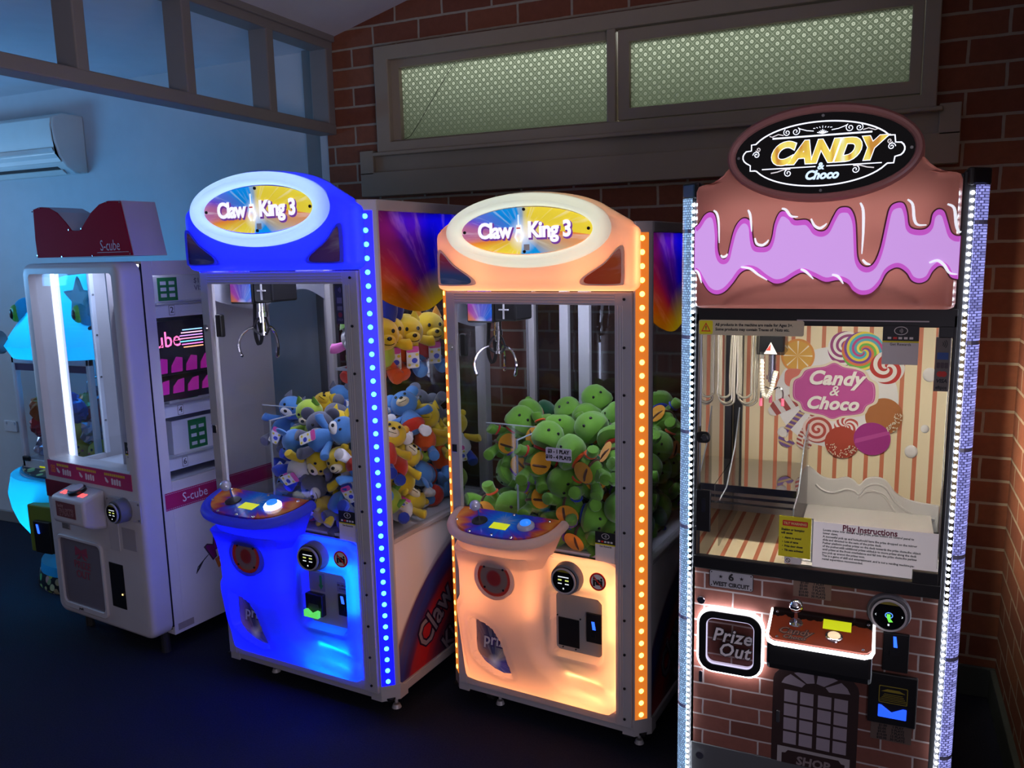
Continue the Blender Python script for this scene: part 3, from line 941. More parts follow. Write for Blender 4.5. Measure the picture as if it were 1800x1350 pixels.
    rings = [dr(0.168, 0.098, 0.640, u0=0.258), dr(0.176, 0.104, 0.672, u0=0.262), dr(0.186, 0.118, 0.705, 0.05, u0=0.268), dr(0.196, 0.142, 0.745, 0.14, u0=0.276), dr(0.203, 0.166, 0.775, 0.19)]
    obj('control_pod', B().loft(rings, cap=False), PLAST, root, smooth=True)
    obj('pod_lip', B().tube(dr(0.205, 0.170, 0.792, 0.22), 0.017, 10), PLAST, root, smooth=True)
    pp = dr(0.190, 0.153, 0.806, 0.22)
    cp = obj('control_panel', B().loft([[(p[0], p[1], p[2] - 0.012) for p in pp], pp]), CPRINT, root)
    pz = lambda d: 0.806 + 0.22 * d

    def disc(nm, u, d, prof_, m_, par, n_=20):
        return obj(nm, B().lathe(prof_, (u, d, pz(d)), (0, -0.22, 1), n_), m_, par, smooth=True)
    js = disc('joystick', 0.200, -0.078, [(0.024, 0), (0.024, 0.002), (0.008, 0.005), (0.004, 0.006), (0.004, 0.046), (0.006, 0.050)], CHROME, cp)
    disc('joystick_base', 0.200, -0.078, [(0.029, 0.0), (0.027, 0.004), (0.010, 0.006)], BLACK, cp)
    t = disc('joystick_ball', 0.200, -0.0905, [(0.019 * math.sin(R(a_)), 0.067 - 0.019 * math.cos(R(a_))) for a_ in range(0, 181, 15)], mat('crystal_ball', (0.62, 0.62, 0.75), 0.08, 0.35), cp)
    u, d = 0.287, -0.092
    obj('display', B().loft([[(u - 0.032, d - 0.018, pz(d - 0.018) + 0.0005), (u + 0.032, d - 0.018, pz(d - 0.018) + 0.0005), (u + 0.032, d + 0.018, pz(d + 0.018) + 0.0005), (u - 0.032, d + 0.018, pz(d + 0.018) + 0.0005)],
                             [(u - 0.032, d - 0.018, pz(d - 0.018) + 0.002), (u + 0.032, d - 0.018, pz(d - 0.018) + 0.002), (u + 0.032, d + 0.018, pz(d + 0.018) + 0.002), (u - 0.032, d + 0.018, pz(d + 0.018) + 0.002)]]), LCD, cp)
    bt = disc('push_button', 0.378, -0.072, [(0.030, 0), (0.030, 0.008), (0.025, 0.014), (0.020, 0.015)], glow('button_ring', (0.9, 0.95, 1.0), 3.0) if not orange else mat('button_grey', lin((175, 178, 190)), 0.25), cp)
    disc('button_cap', 0.378, -0.072, [(0.019, 0.014), (0.018, 0.021), (0.010, 0.025), (0.0, 0.026)], glow('button_blue', (0.02, 0.22, 0.9), 0.9), cp)
    for (u, d) in ((0.125, -0.012), (0.115, -0.09), (0.20, -0.145), (0.287, -0.147), (0.36, -0.145), (0.44, -0.018), (0.30, -0.012)):
        disc('screw', u, d, [(0.006, 0), (0.005, 0.003), (0, 0.004)], CHROME, cp, 10)
    # speaker, prize hatch
    sp_u, sp_z = 0.262, 0.598
    sp_m = NT('speaker_' + ('red' if orange else 'dim'))
    o = sp_m.xyz()
    r_ = sp_m.math('SQRT', sp_m.math('ADD', sp_m.math('POWER', sp_m.math('SUBTRACT', o[0], out(sp_u, 0)), 2.0), sp_m.math('POWER', sp_m.math('SUBTRACT', o[2], out(sp_z, 2)), 2.0)))
    cc = sp_m.ramp(sp_m.math('MULTIPLY', r_, 13.0), [(0.0, (0.25, 0.02, 0.015)), (0.32, (0.28, 0.025, 0.02)), (0.42, (0.22, 0.14, 0.11)), (0.66, (0.24, 0.15, 0.11)), (0.74, (0.55, 0.04, 0.02)), (1.0, (0.6, 0.05, 0.02))])
    sp_m = sp_m.done(sp_m.bsdf(cc, 0.4))
    sp = obj('speaker_cover', B().cyl((sp_u, -0.098, sp_z), (sp_u, -0.078, sp_z), 0.066, n=40), sp_m, root, bevel=0.003)
    obj('speaker_rim', B().ringprism(ell(sp_u, sp_z, 0.077, 0.077, 40), ell(sp_u, sp_z, 0.066, 0.066, 40), -0.101, -0.075), PLAST, root, smooth=True)
    for k in range(4):
        q = R(45 + 90 * k)
        obj('screw', B().cyl((sp_u + 0.052 * math.cos(q), -0.100, sp_z + 0.052 * math.sin(q)), (sp_u + 0.052 * math.cos(q), -0.097, sp_z + 0.052 * math.sin(q)), 0.004, n=8), BLACKM, sp)
    ph = obj('prize_hatch', B().prism([(0.225 + (p[0] - 0.225) * 0.97, 0.32 + (p[1] - 0.32) * 0.97) for p in pw], -0.046, -0.040), PRIZE, root)
    text('lettering_outline', 'priz', (0.228, -0.0475, 0.340), 0.062, mat('prize_outline', lin((70, 50, 110)), 0.4), ph, 0.1, 0.005, 0.0005, sx=0.9)
    text('lettering', 'priz', (0.226, -0.0490, 0.342), 0.062, mat('prize_white', lin((200, 200, 210)), 0.4), ph, 0.1, 0.001, 0.0005, sx=0.9)
    # coin plate in the recess
    pl = obj('coin_plate', B().prism(rrect(0.450, 0.626, 0.342, 0.554, 0.018), -0.004, -0.001), mat('coin_plate_grey', lin((150, 148, 146)), 0.4, 0.1), root)
    if orange:
        obj('blanking_plate', B().box(0.462, 0.540, -0.0075, -0.004, 0.361, 0.463), BLACK, pl, bevel=0.001)
        for (u, z) in ((0.458, 0.468), (0.544, 0.468), (0.478, 0.355), (0.526, 0.355)):
            obj('screw', B().cyl((u, -0.007, z), (u, -0.003, z), 0.0028, n=8), BLACKM, pl)
        cu = (0.568, 0.624)
    else:
        ba = obj('bill_acceptor', B().box(0.450, 0.522, -0.026, -0.004, 0.378, 0.462), BLACK, pl, bevel=0.003)
        obj('bill_print', B().prism([(0.466, 0.425), (0.506, 0.425), (0.514, 0.40), (0.458, 0.40)], -0.0268, -0.025), mat('bill_grey', lin((60, 58, 50)), 0.5), ba)
        obj('bill_mouth', B().prism([(0.452, 0.402), (0.462, 0.404), (0.482, 0.390), (0.505, 0.404), (0.516, 0.402), (0.514, 0.376), (0.452, 0.376)], -0.040, -0.026), glow('green_lit', (0.12, 0.75, 0.12), 0.9), ba, bevel=0.002)
        st = obj('arrow_sticker', B().box(0.452, 0.522, -0.005, -0.0035, 0.470, 0.540), mat('sticker_grey', lin((120, 115, 130)), 0.5), pl)
        obj('arrow', B().prism([(0.500, 0.532), (0.510, 0.532), (0.510, 0.495), (0.516, 0.495), (0.505, 0.475), (0.494, 0.495), (0.500, 0.495)], -0.0056, -0.0045), mat('arrow_green', lin((40, 130, 60)), 0.5), st)
        st = obj('coin_sticker', B().box(0.575, 0.622, -0.005, -0.0035, 0.484, 0.520), mat('sticker_grey', lin((120, 115, 130)), 0.5), pl)
        text('lettering', '$2 OR $1\nCOINS', (0.598, -0.0054, 0.503), 0.010, INK, st, ext=0.0003, line=1.3)
        cu = (0.582, 0.622)
    cs = obj('coin_slot', B().box(cu[0], cu[1], -0.012, -0.004, 0.396, 0.478 if not orange else 0.500), BLACK, pl, bevel=0.002)
    c_ = (cu[0] + cu[1]) / 2
    obj('coin_light', B().prism([(c_ - 0.008, 0.472), (c_ + 0.002, 0.472), (c_ + 0.007, 0.444), (c_ - 0.004, 0.444)], -0.0135, -0.011), glow('coin_blue', (0.02, 0.10, 1.0), 2.5), cs)
    obj('return_button', B().box(c_ - 0.008, c_ + 0.008, -0.015, -0.011, 0.418, 0.432), BLACKM, cs)
    card_reader(root, 0.512, 0.622, 0.043, -0.026, -0.066)
    ns = obj('warning_sticker', B().ringprism(ell(0.618, 0.624, 0.029, 0.031, 32), ell(0.618, 0.624, 0.0235, 0.0255, 32), -0.0285, -0.0255), STICKR, root)
    obj('sticker_ground', B().prism(ell(0.618, 0.624, 0.024, 0.026, 28), -0.0278, -0.0252), STICKW, ns)
    obj('prohibition_bar', B().prism([(0.601, 0.640), (0.604, 0.643), (0.636, 0.608), (0.633, 0.605)], -0.0287, -0.026), STICKR, ns)
    b = B()
    for s in (-1, 1):
        b.prism(ell(0.618 + s * 0.013, 0.634, 0.0038, 0.0042, 12), -0.0283, -0.026)
        b.prism([(0.618 + s * 0.017, 0.629), (0.618 + s * 0.010, 0.629), (0.618 + s * 0.003, 0.624), (0.618 + s * 0.009, 0.622), (0.618 + s * 0.009, 0.607), (0.618 + s * 0.017, 0.607)], -0.0283, -0.026)
    b.box(0.611, 0.625, -0.0283, -0.026, 0.612, 0.632)
    obj('shaking_figures', b, INK, ns)
    b = B().box(0.10, 0.66, -0.004, 0.002, 0.172, 0.180)
    b.box(0.655, 0.662, -0.004, 0.002, 0.19, 0.655).box(0.088, 0.095, -0.004, 0.002, 0.19, 0.65).box(0.43, 0.65, -0.004, 0.002, 0.655, 0.662)
    b.box(0.16, 0.40, -0.060, -0.052, 0.735, 0.741)
    b.box(0.17, 0.178, -0.03, -0.024, 0.46, 0.70).box(0.35, 0.358, -0.03, -0.024, 0.46, 0.70)
    obj('moulding_lamp', b, LAMP, root)
    b = B().box(0.455, 0.625, -0.012, -0.007, 0.600, 0.605).box(0.648, 0.653, -0.012, -0.007, 0.42, 0.61)
    b.box(0.49, 0.625, -0.014, -0.009, 0.262, 0.267).box(0.46, 0.625, -0.014, -0.009, 0.196, 0.201)
    obj('moulding_hot_lamp', b, LAMPH, root)
    # side walls: glass above, printed panel below, wavy printed band at the top
    wave = [(0.035, 1.49), (0.06, 1.478), (0.10, 1.462), (0.16, 1.445), (0.23, 1.430), (0.30, 1.428), (0.36, 1.445), (0.42, 1.47), (0.50, 1.487), (0.57, 1.482), (0.66, 1.44)]
    for s in (0, 1):
        X = (lambda u: u) if s == 0 else (lambda u: W - u)
        sg = obj('side_glass', B().box(X(0.010), X(0.014), 0.05, D - 0.04, ZG, 1.755), CLEAR, root)
        pts = [(p[0], p[1]) for p in crom([(q[0], q[1], 0) for q in wave], 4)] + [(0.66, 1.752), (0.035, 1.752)]
        obj('printed_band', B().xprism(pts, X(0.0080), X(0.0095)), DECAL if s else mat('band_back_white', lin((190, 190, 205)), 0.5), sg)
        lp = obj('side_panel', B().box(X(0.008), X(0.014), 0.05, D - 0.04, 0.135, ZG - 0.012), LPRINT, root)
        if s:
            for nm, of, ex, mm in (('lettering_outline', 0.010, 0.0006, mat('outline_dark', lin((40, 20, 50)), 0.4)), ('lettering', 0.002, 0.0012, mat('outline_white', lin((128, 120, 134)), 0.5))):
                text(nm, 'Claw', (X(0.0072), 0.275, 0.300), 0.145, mm, lp, 0.1, of, ex, side='R', tilt=38, sx=0.8)
                text(nm, 'King 3', (X(0.0072), 0.42, 0.215), 0.115, mm, lp, 0.1, of, ex, side='R', tilt=38, sx=0.8)
    obj('rear_glass', B().box(0.04, W - 0.04, D - 0.02, D - 0.016, ZG, 1.755), glass('smoked_glass', (0.55, 0.57, 0.60), 0.4), root)
    obj('rear_panel', B().box(0.04, W - 0.04, D - 0.02, D - 0.014, 0.135, ZG - 0.012), WHITE, root)
    if orange:
        for u0, u1 in ((0.16, 0.20), (0.245, 0.295)):
            obj('rear_post', B().box(u0, u1, D - 0.045, D - 0.02, ZG, 1.75), WHITE, root, bevel=0.003)
    obj('interior_lamp', B().box(0.10, W - 0.10, 0.055, 0.115, 1.742, 1.748).box(0.04, 0.075, 0.14, D - 0.08, 1.742, 1.748).box(W - 0.075, W - 0.04, 0.14, D - 0.08, 1.742, 1.748), LAMPW, root)
    obj('post_lamp', B().box(0.050, 0.055, 0.018, 0.030, 0.75, 1.52).box(W - 0.055, W - 0.050, 0.018, 0.030, 0.75, 1.52), LAMPV, root)
    # acrylic prize chute, with its polished edges
    ch = obj('prize_chute', B().box(0.300, 0.304, 0.018, 0.235, ZG, 1.062).box(0.05, 0.300, 0.231, 0.235, ZG, 1.062), ACRYL, root)
    b = B().box(0.2995, 0.3045, 0.016, 0.235, 1.061, 1.0645).box(0.05, 0.3045, 0.2305, 0.2355, 1.061, 1.0645).box(0.2995, 0.3045, 0.013, 0.018, ZG, 1.0645)
    obj('polished_edge', b, EDGE, ch)
    # crane
    cr = obj('crane_carriage', B().box(0.055, 0.165, 0.11, 0.25, 1.455, 1.62), BLACK, root, bevel=0.006)
    obj('carriage_print', B().box(0.062, 0.160, 0.1075, 0.11, 1.462, 1.60), CLAWFACE, cr)
    obj('motor_cover', B().box(0.165, 0.255, 0.115, 0.24, 1.462, 1.62), BLACKM, cr, bevel=0.008)
    obj('cable_clip', B().box(0.188, 0.226, 0.110, 0.115, 1.500, 1.505).box(0.204, 0.209, 0.110, 0.115, 1.47, 1.54), WHITE, cr)
    obj('maker_sticker', B().box(0.098, 0.128, 0.1065, 0.108, 1.525, 1.545), STICKW, cr)
    obj('crane_rail', B().box(0.03, W - 0.03, 0.165, 0.185, 1.64, 1.66).box(0.06, 0.08, 0.05, D - 0.05, 1.665, 1.685).box(W - 0.08, W - 0.06, 0.05, D - 0.05, 1.665, 1.685), ALU, root)
    cx, cy = 0.148, 0.17
    hub = obj('claw', B().cyl((cx, cy, 1.46), (cx, cy, 1.385), 0.014, n=18).cyl((cx, cy, 1.425), (cx, cy, 1.405), 0.017, n=18).cyl((cx, cy, 1.388), (cx, cy, 1.345), 0.008, n=14).cyl((cx, cy, 1.35), (cx, cy, 1.338), 0.012, n=14), CHROME, root, bevel=0.001)
    for a0 in (-15, 105, 225):
        dx, dy = math.cos(R(a0)), math.sin(R(a0))
        P = lambda r, z: (cx + dx * r, cy + dy * r, z)
        obj('claw_prong', B().tube(crom([P(0.035, 1.368), P(0.055, 1.362), P(0.078, 1.342), P(0.090, 1.312), P(0.088, 1.285), P(0.080, 1.262)], 4), [0.0042] * 12 + [0.005] * 6 + [0.006, 0.006, 0.003], 6), CHROME, hub, smooth=True)
        obj('claw_link', B().tube([P(0.010, 1.405), P(0.022, 1.395), P(0.037, 1.366)], 0.004, 6).tube([P(0.010, 1.342), P(0.024, 1.350), P(0.037, 1.366)], 0.0045, 6), BLACKM, hub)
    b = B()
    path = crom([(cx - 0.035, cy, 1.458, ), (cx - 0.040, cy, 1.40), (cx - 0.042, cy, 1.34), (cx - 0.028, cy, 1.305), (cx - 0.012, cy, 1.33), (cx - 0.010, cy - 0.01, 1.385)], 12)
    hel = []
    for i in range(0, len(path)):
        for k in range(4):
            q = (i * 4 + k) * 1.57
            p = path[i]
            hel.append((p[0] + 0.0065 * math.cos(q), p[1] + 0.0065 * math.sin(q), p[2] + 0.0022 * math.sin(q)))
    obj('coiled_cable', B().tube(hel, 0.0026, 5), BLACK, root, smooth=True)


ORANGE_P = translucent('orange_lit_moulding', (0.80, 0.76, 0.70), 0.72, (0.86, 0.80, 0.72))
BLUE_P = translucent('blue_lit_moulding', (0.16, 0.20, 0.62), 0.75, (0.30, 0.36, 0.98))
RING_O = translucent('milky_ring', (0.80, 0.80, 0.75), 0.75, (0.92, 0.92, 0.88))
RING_B = translucent('ice_ring', (0.45, 0.55, 0.85), 0.75, (0.75, 0.86, 1.0))
og = thing('claw_machine', 'claw machine glowing orange with white oval header, full of green plush toys', 'claw machine', (-1.421, 2.529, 0), R(-4.97), 'claw machines with oval lit headers')
WARP = lambda v: Vector(v)
claw_machine(og, True, 0.779, glow('led_amber', (1.0, 0.45, 0.06), 9.0), glow('led_strip_amber', (1.0, 0.26, 0.03), 0.62), ORANGE_P, RING_O, glow('amber_lamp', (1.0, 0.34, 0.13), 12.0), glow('white_ring_lamp', (0.92, 1.0, 0.84), 3.0), glow('amber_hot_lamp', (1.0, 0.48, 0.17), 9.0), lambda v, a: v)
SU = 1.104


def warp_blue(v):
    z = v[2]
    if z > 0.69:
        z = 0.69 + (z - 0.69) * 1.092
    return Vector((v[0] * SU, v[1] * SU, z))


bg_ = thing('claw_machine', 'claw machine glowing deep blue, mixed yellow and blue plush toys inside', 'claw machine', (-2.41, 2.398, 0), R(-4.47), 'claw machines with oval lit headers')
WARP = warp_blue
claw_machine(bg_, False, 0.86, glow('led_cyan', (0.03, 0.40, 1.0), 12.0), glow('led_strip_blue', (0.002, 0.002, 1.0), 4.0), BLUE_P, RING_B, glow('blue_lamp', (0.004, 0.008, 1.0), 46.0), glow('ice_ring_lamp', (0.62, 0.82, 1.0), 5.0), glow('blue_hot_lamp', (0.0, 0.40, 1.0), 26.0), lambda v, a: v * SU if a == 0 else (v if v <= 0.69 else 0.69 + (v - 0.69) * 1.092))
WARP = None

# ------------------------------------------------------------------ the candy crane
cm = thing('candy_crane', 'tall candy crane with chocolate-drip header, printed brick front and white light strips', 'claw machine', (-0.49, 2.2, 0))
W, D, H = 0.711, 0.72, 1.87
b = B()
b.box(0.041, 0.052, 0.0, 0.04, 0.08, H - 0.01).box(0.655, 0.670, 0.0, 0.04, 0.08, H - 0.01)      # front stiles
b.box(0.0, 0.02, 0.05, D, 0.08, H - 0.01).box(W - 0.02, W, 0.05, D, 0.08, 0.86).box(W - 0.02, W, 0.05, D, 1.53, H - 0.01).box(0.0, W, D - 0.02, D, 0.08, H - 0.01)
b.box(0.0, W, 0.05, D, 1.56, H - 0.01).box(0.03, W - 0.03, 0.004, 0.06, 1.53, H - 0.015)
b.box(0.02, W - 0.02, 0.012, D - 0.02, 0.08, 0.80)
obj('cabinet', b, BLACKM, cm, bevel=0.002)
for u in (0.08, W - 0.08):
    for d in (0.08, D - 0.08):
        obj('foot', B().cyl((u, d, 0), (u, d, 0.085), 0.022, 0.016, n=16), RUBBER, cm)
for s in (0, 1):
    X = (lambda u: u) if s == 0 else (lambda u: W - u)
    obj('corner_cap', B().vprism([(X(p[0]), p[1]) for p in ((-0.004, 0.09), (-0.004, 0.036), (0.036, -0.004), (0.050, -0.004), (0.050, 0.09))], 1.829, H), BLACK, cm, bevel=0.006)
# corner light strips: LED row behind a prismatic cover


def prism_cover(name, col, es):
    t = NT(name)
    o = t.xyz()
    br = t.n('TexBrick', offset=0.5)
    t.set(br.inputs['Vector'], t.vec(t.math('ADD', o[0], t.math('MULTIPLY', o[1], -0.6)), o[2], 0.0))
    t.set(br.inputs['Color1'], (1, 1, 1)); t.set(br.inputs['Color2'], (0.35, 0.35, 0.35)); t.set(br.inputs['Mortar'], (0.10, 0.10, 0.12))
    for k, x in (('Scale', 1.0), ('Mortar Size', 0.0011), ('Mortar Smooth', 0.3), ('Brick Width', 0.0075), ('Row Height', 0.0065)):
        br.inputs[k].default_value = x
    c = t.mixc(1.0, br.outputs[0], col, 'MULTIPLY')
    return t.done(t.bsdf(tuple(v * 0.5 for v in col), 0.15, 0, c, es))


LEDW = glow('led_white', (0.85, 0.90, 1.0), 55.0)
ldm = B().lathe([(0.0045, 0), (0.0042, 0.003), (0.0025, 0.0045), (0.0, 0.005)], (0, 0, 0), (0, -1, 0), 8)
led_mesh = None
for s in (0, 1):
    X = (lambda u: u) if s == 0 else (lambda u: W - u)
    arc = [(0.0385, 0.001), (0.030, -0.004), (0.020, -0.003), (0.010, 0.004), (0.003, 0.014), (0.0, 0.026), (0.0, 0.048)]
    ls = obj('light_strip', B().vprism([(X(p[0]), p[1]) for p in arc[1:] + [(0.012, 0.048), (0.030, 0.012)]], 0.10, 1.829),
             prism_cover('prism_cover_' + ('cool' if s == 0 else 'violet'), (0.34, 0.56, 0.86) if s == 0 else (0.36, 0.38, 0.95), 1.25), cm, smooth=True)
    for z in (1.74, 1.46, 1.20, 0.93, 0.66, 0.39):
        obj('cover_joint', B().vprism([(X(p[0]), p[1] - 0.0008) for p in arc[1:] + [(0.012, 0.048), (0.030, 0.012)]], z, z + 0.010), mat('joint_clear', (0.30, 0.34, 0.55), 0.2), ls)
    zs = [0.115 + 0.0175 * k for k in range(98)]
    if s == 1:
        for z in zs:
            if led_mesh is None:
                o = obj('led', ldm, LEDW, ls, smooth=True)
                led_mesh = o.data
            else:
                o = bpy.data.objects.new('led', led_mesh); COL.objects.link(o); o.parent = ls
            o.location = (X(0.0375), -0.001, z)
            o.rotation_euler = (0, 0, R(38))
    else:
        b = B()
        for z in zs:
            b.lathe([(0.0045, 0), (0.0042, 0.003), (0.0025, 0.0045), (0.0, 0.005)], (X(0.0350), -0.001, z), (-0.3, -1, 0), 6)
        o = obj('led_row', b, LEDW, ls, smooth=True)
        o['kind'] = 'stuff'

# moulded header
BROWN = translucent('chocolate_moulding', (0.38, 0.165, 0.135), 0.55, (0.58, 0.255, 0.21), 0.3)
BROWN2 = translucent('chocolate_rim', (0.42, 0.20, 0.18), 0.4, (0.55, 0.27, 0.24), 0.3)
uc, zc = 0.349, 1.916
hwT = [(1.546, 0.290), (1.550, 0.299), (1.560, 0.302), (1.842, 0.302), (1.854, 0.297), (1.858, 0.288), (1.862, 0.265), (1.870, 0.248), (1.882, 0.233), (1.896, 0.223)]


def hw(z):
    if z < 1.896:
        return ipol(hwT, z)
    return 0.219 * math.sqrt(max(0.0, 1 - (max(0, z - zc) / 0.1135) ** 2)) + 0.002


zs = [1.546, 1.548, 1.551, 1.555, 1.56] + [1.568 + 0.009 * i for i in range(30)] + [1.835, 1.842, 1.848, 1.854, 1.858, 1.862, 1.866, 1.870, 1.876, 1.882, 1.889, 1.896] + [1.902 + 0.006 * i for i in range(18)] + [2.0095, 2.0145, 2.019, 2.0225, 2.0255, 2.0277, 2.029]


def hd(u, z):
    e = min(hw(z) - abs(u - uc), z - 1.545, (1.862 - z if abs(u - uc) > 0.25 else 1))
    q = 1 - min(1, max(0, e) / 0.016)
    d = -0.058 + 0.03 * (1 - math.sqrt(max(0, 1 - q * q)))
    # shallow arch pressed into the lower edge
    ra = math.hypot((u - 0.349) / 0.235, (z - 1.535) / 0.079)
    d -= 0.006 * (1 - sstep(0.975, 1.0, ra))
    return d


obj('header_moulding', relief(zs, lambda z: uc - hw(z), lambda z: uc + hw(z), hd, 70, 0.002), BROWN, cm, smooth=True)
obj('header_back', B().box(0.06, 0.64, 0.001, 0.004, 1.555, 1.85), WHITE, cm)
outer = ell(uc, zc, 0.219, 0.1135, 56); mid = ell(uc, zc, 0.208, 0.101, 56); inner = ell(uc, zc, 0.199, 0.092, 56)
b = B()
b.loft([[(p[0], -0.050, p[1]) for p in outer], [(p[0], -0.068, p[1]) for p in outer], [(p[0], -0.079, p[1]) for p in ell(uc, zc, 0.2135, 0.107, 56)], [(p[0], -0.080, p[1]) for p in mid], [(p[0], -0.076, p[1]) for p in ell(uc, zc, 0.202, 0.095, 56)], [(p[0], -0.060, p[1]) for p in inner]], cap=False)
obj('oval_rim', b, BROWN2, cm, smooth=True)
LAMPC = glow('header_lamp_warm', (1.0, 0.86, 0.84), 9.0)
b = B().box(0.08, 0.62, -0.012, -0.006, 1.645, 1.651).box(0.10, 0.60, -0.012, -0.006, 1.775, 1.781)
obj('header_lamp', b, LAMPC, cm)
# drips of pink icing (printed, lit from behind)
PINK = glow('pink_icing', lin((200, 150, 224)), 0.82, (0.5, 0.3, 0.6))
PINKE = glow('magenta_edge', lin((196, 84, 200)), 0.72, (0.5, 0.1, 0.45))
HIL = glow('white_highlight', lin((232, 236, 244)), 0.85, (0.8, 0.8, 0.8))
DARKB = mat('dark_chocolate_line', (0.11, 0.035, 0.025), 0.4)
top = [(0.051, 1.752), (0.062, 1.762), (0.075, 1.782), (0.090, 1.789), (0.101, 1.778), (0.107, 1.74), (0.108, 1.700), (0.114, 1.678), (0.124, 1.671), (0.134, 1.678), (0.140, 1.705), (0.150, 1.745), (0.164, 1.767), (0.178, 1.770), (0.189, 1.757), (0.193, 1.725), (0.199, 1.704), (0.213, 1.699), (0.232, 1.702), (0.241, 1.722), (0.246, 1.755), (0.256, 1.780), (0.268, 1.784), (0.282, 1.775), (0.293, 1.762), (0.318, 1.762), (0.330, 1.752), (0.340, 1.738), (0.355, 1.733), (0.368, 1.740), (0.379, 1.764), (0.390, 1.784), (0.405, 1.788), (0.418, 1.782), (0.428, 1.757), (0.432, 1.715), (0.436, 1.672), (0.446, 1.652), (0.462, 1.647), (0.476, 1.660), (0.487, 1.695), (0.495, 1.745), (0.502, 1.782), (0.515, 1.793), (0.530, 1.791), (0.538, 1.770), (0.543, 1.742), (0.555, 1.732), (0.576, 1.731), (0.588, 1.742), (0.592, 1.765), (0.602, 1.775), (0.614, 1.770), (0.622, 1.748), (0.630, 1.724), (0.640, 1.715), (0.6505, 1.714)]
low = [(0.6505, 1.617), (0.636, 1.622), (0.626, 1.640), (0.612, 1.648), (0.598, 1.636), (0.588, 1.616), (0.572, 1.609), (0.556, 1.615), (0.545, 1.632), (0.530, 1.644), (0.516, 1.644), (0.500, 1.632), (0.488, 1.606), (0.470, 1.586), (0.448, 1.582), (0.430, 1.592), (0.418, 1.608), (0.396, 1.617), (0.368, 1.613), (0.340, 1.626), (0.315, 1.636), (0.295, 1.628), (0.272, 1.613), (0.250, 1.610), (0.228, 1.622), (0.205, 1.640), (0.183, 1.645), (0.165, 1.636), (0.148, 1.612), (0.128, 1.590), (0.108, 1.583), (0.088, 1.592), (0.072, 1.616), (0.062, 1.634), (0.051, 1.643)]


def shrink(P, k):
    out_ = []
    n = len(P)
    for i in range(n):
        a, q = Vector(P[i - 1]), Vector(P[(i + 1) % n])
        t = (q - a)
        nrm = Vector((-t.y, t.x))
        nrm = nrm.normalized() if nrm.length > 1e-9 else nrm
        out_.append((P[i][0] - nrm.x * k, P[i][1] - nrm.y * k))
    return out_


tp = [(p[0], p[1]) for p in crom([(q[0], q[1], 0) for q in top], 4)]
lw = [(p[0], p[1]) for p in crom([(q[0], q[1], 0) for q in low], 4)]
drip = tp + lw
obj('drip_shadow_line', B().prism(shrink(drip, -0.0035), -0.0590, -0.0585), DARKB, cm)
dr_ = obj('pink_icing_edge', B().prism(drip, -0.0652, -0.0585), PINKE, cm)
dk = shrink(drip, 0.008)
# inner, paler area of the icing
tin = [(p[0] if 0.055 < p[0] < 0.648 else p[0], p[1] - 0.007) for p in shrink(tp, 0.0055)]
lin_ = [(p[0], p[1] + 0.006) for p in shrink(lw, 0.0045)]
obj('pink_icing', B().prism([(min(max(p[0], 0.052), 0.650), p[1]) for p in tin + lin_], -0.0656, -0.0650), PINK, dr_)
HL = [[(0.098, 1.793), (0.106, 1.785), (0.111, 1.762), (0.113, 1.712)], [(0.118, 1.682), (0.122, 1.677), (0.130, 1.679), (0.134, 1.685)], [(0.182, 1.791), (0.188, 1.776), (0.192, 1.738)], [(0.200, 1.722), (0.205, 1.708), (0.218, 1.704), (0.228, 1.710), (0.233, 1.717)],
      [(0.262, 1.791), (0.272, 1.787), (0.284, 1.772), (0.300, 1.770)], [(0.330, 1.764), (0.338, 1.748), (0.350, 1.741), (0.360, 1.746), (0.366, 1.752)], [(0.438, 1.797), (0.445, 1.778), (0.447, 1.73), (0.446, 1.678)], [(0.448, 1.665), (0.456, 1.656), (0.466, 1.653)],
      [(0.538, 1.800), (0.549, 1.788), (0.554, 1.755), (0.562, 1.742), (0.580, 1.741)], [(0.620, 1.786), (0.634, 1.776), (0.640, 1.740), (0.646, 1.724), (0.651, 1.724)], [(0.590, 1.655), (0.606, 1.660), (0.620, 1.650), (0.632, 1.632), (0.648, 1.628)],
      [(0.053, 1.645), (0.062, 1.637), (0.070, 1.612)], [(0.168, 1.651), (0.190, 1.647), (0.210, 1.632), (0.232, 1.618)], [(0.310, 1.644), (0.322, 1.638), (0.340, 1.620)], [(0.382, 1.630), (0.396, 1.625), (0.408, 1.608)]]
for h_ in HL:
    P = crom([(q[0], -0.0662, q[1]) for q in h_], 5)
    n = len(P)
    obj('highlight', B().tube(P, [0.0008 + 0.0026 * math.sin(math.pi * min(1, 0.15 + 0.8 * i / (n - 1))) for i in range(n)], 6), HIL, dr_)
# oval sign
sd = obj('sign_disc', B().prism(ell(uc, zc, 0.201, 0.094, 64), -0.064, -0.058), mat('gloss_black', (0.004, 0.003, 0.003), 0.12, 0, None, 0, 0), cm)
NEON = glow('neon_white', (0.80, 0.84, 1.0), 1.5)
NEOS = glow('neon_soft', (0.75, 0.70, 0.72), 0.8)
yN = -0.0655


def nt(pts, r=0.0017, closed=False, nm='neon_line', m_=None):
    return obj(nm, B().tube([(p[0], yN, p[1]) for p in pts], r, 6, closed), m_ or NEON, sd)


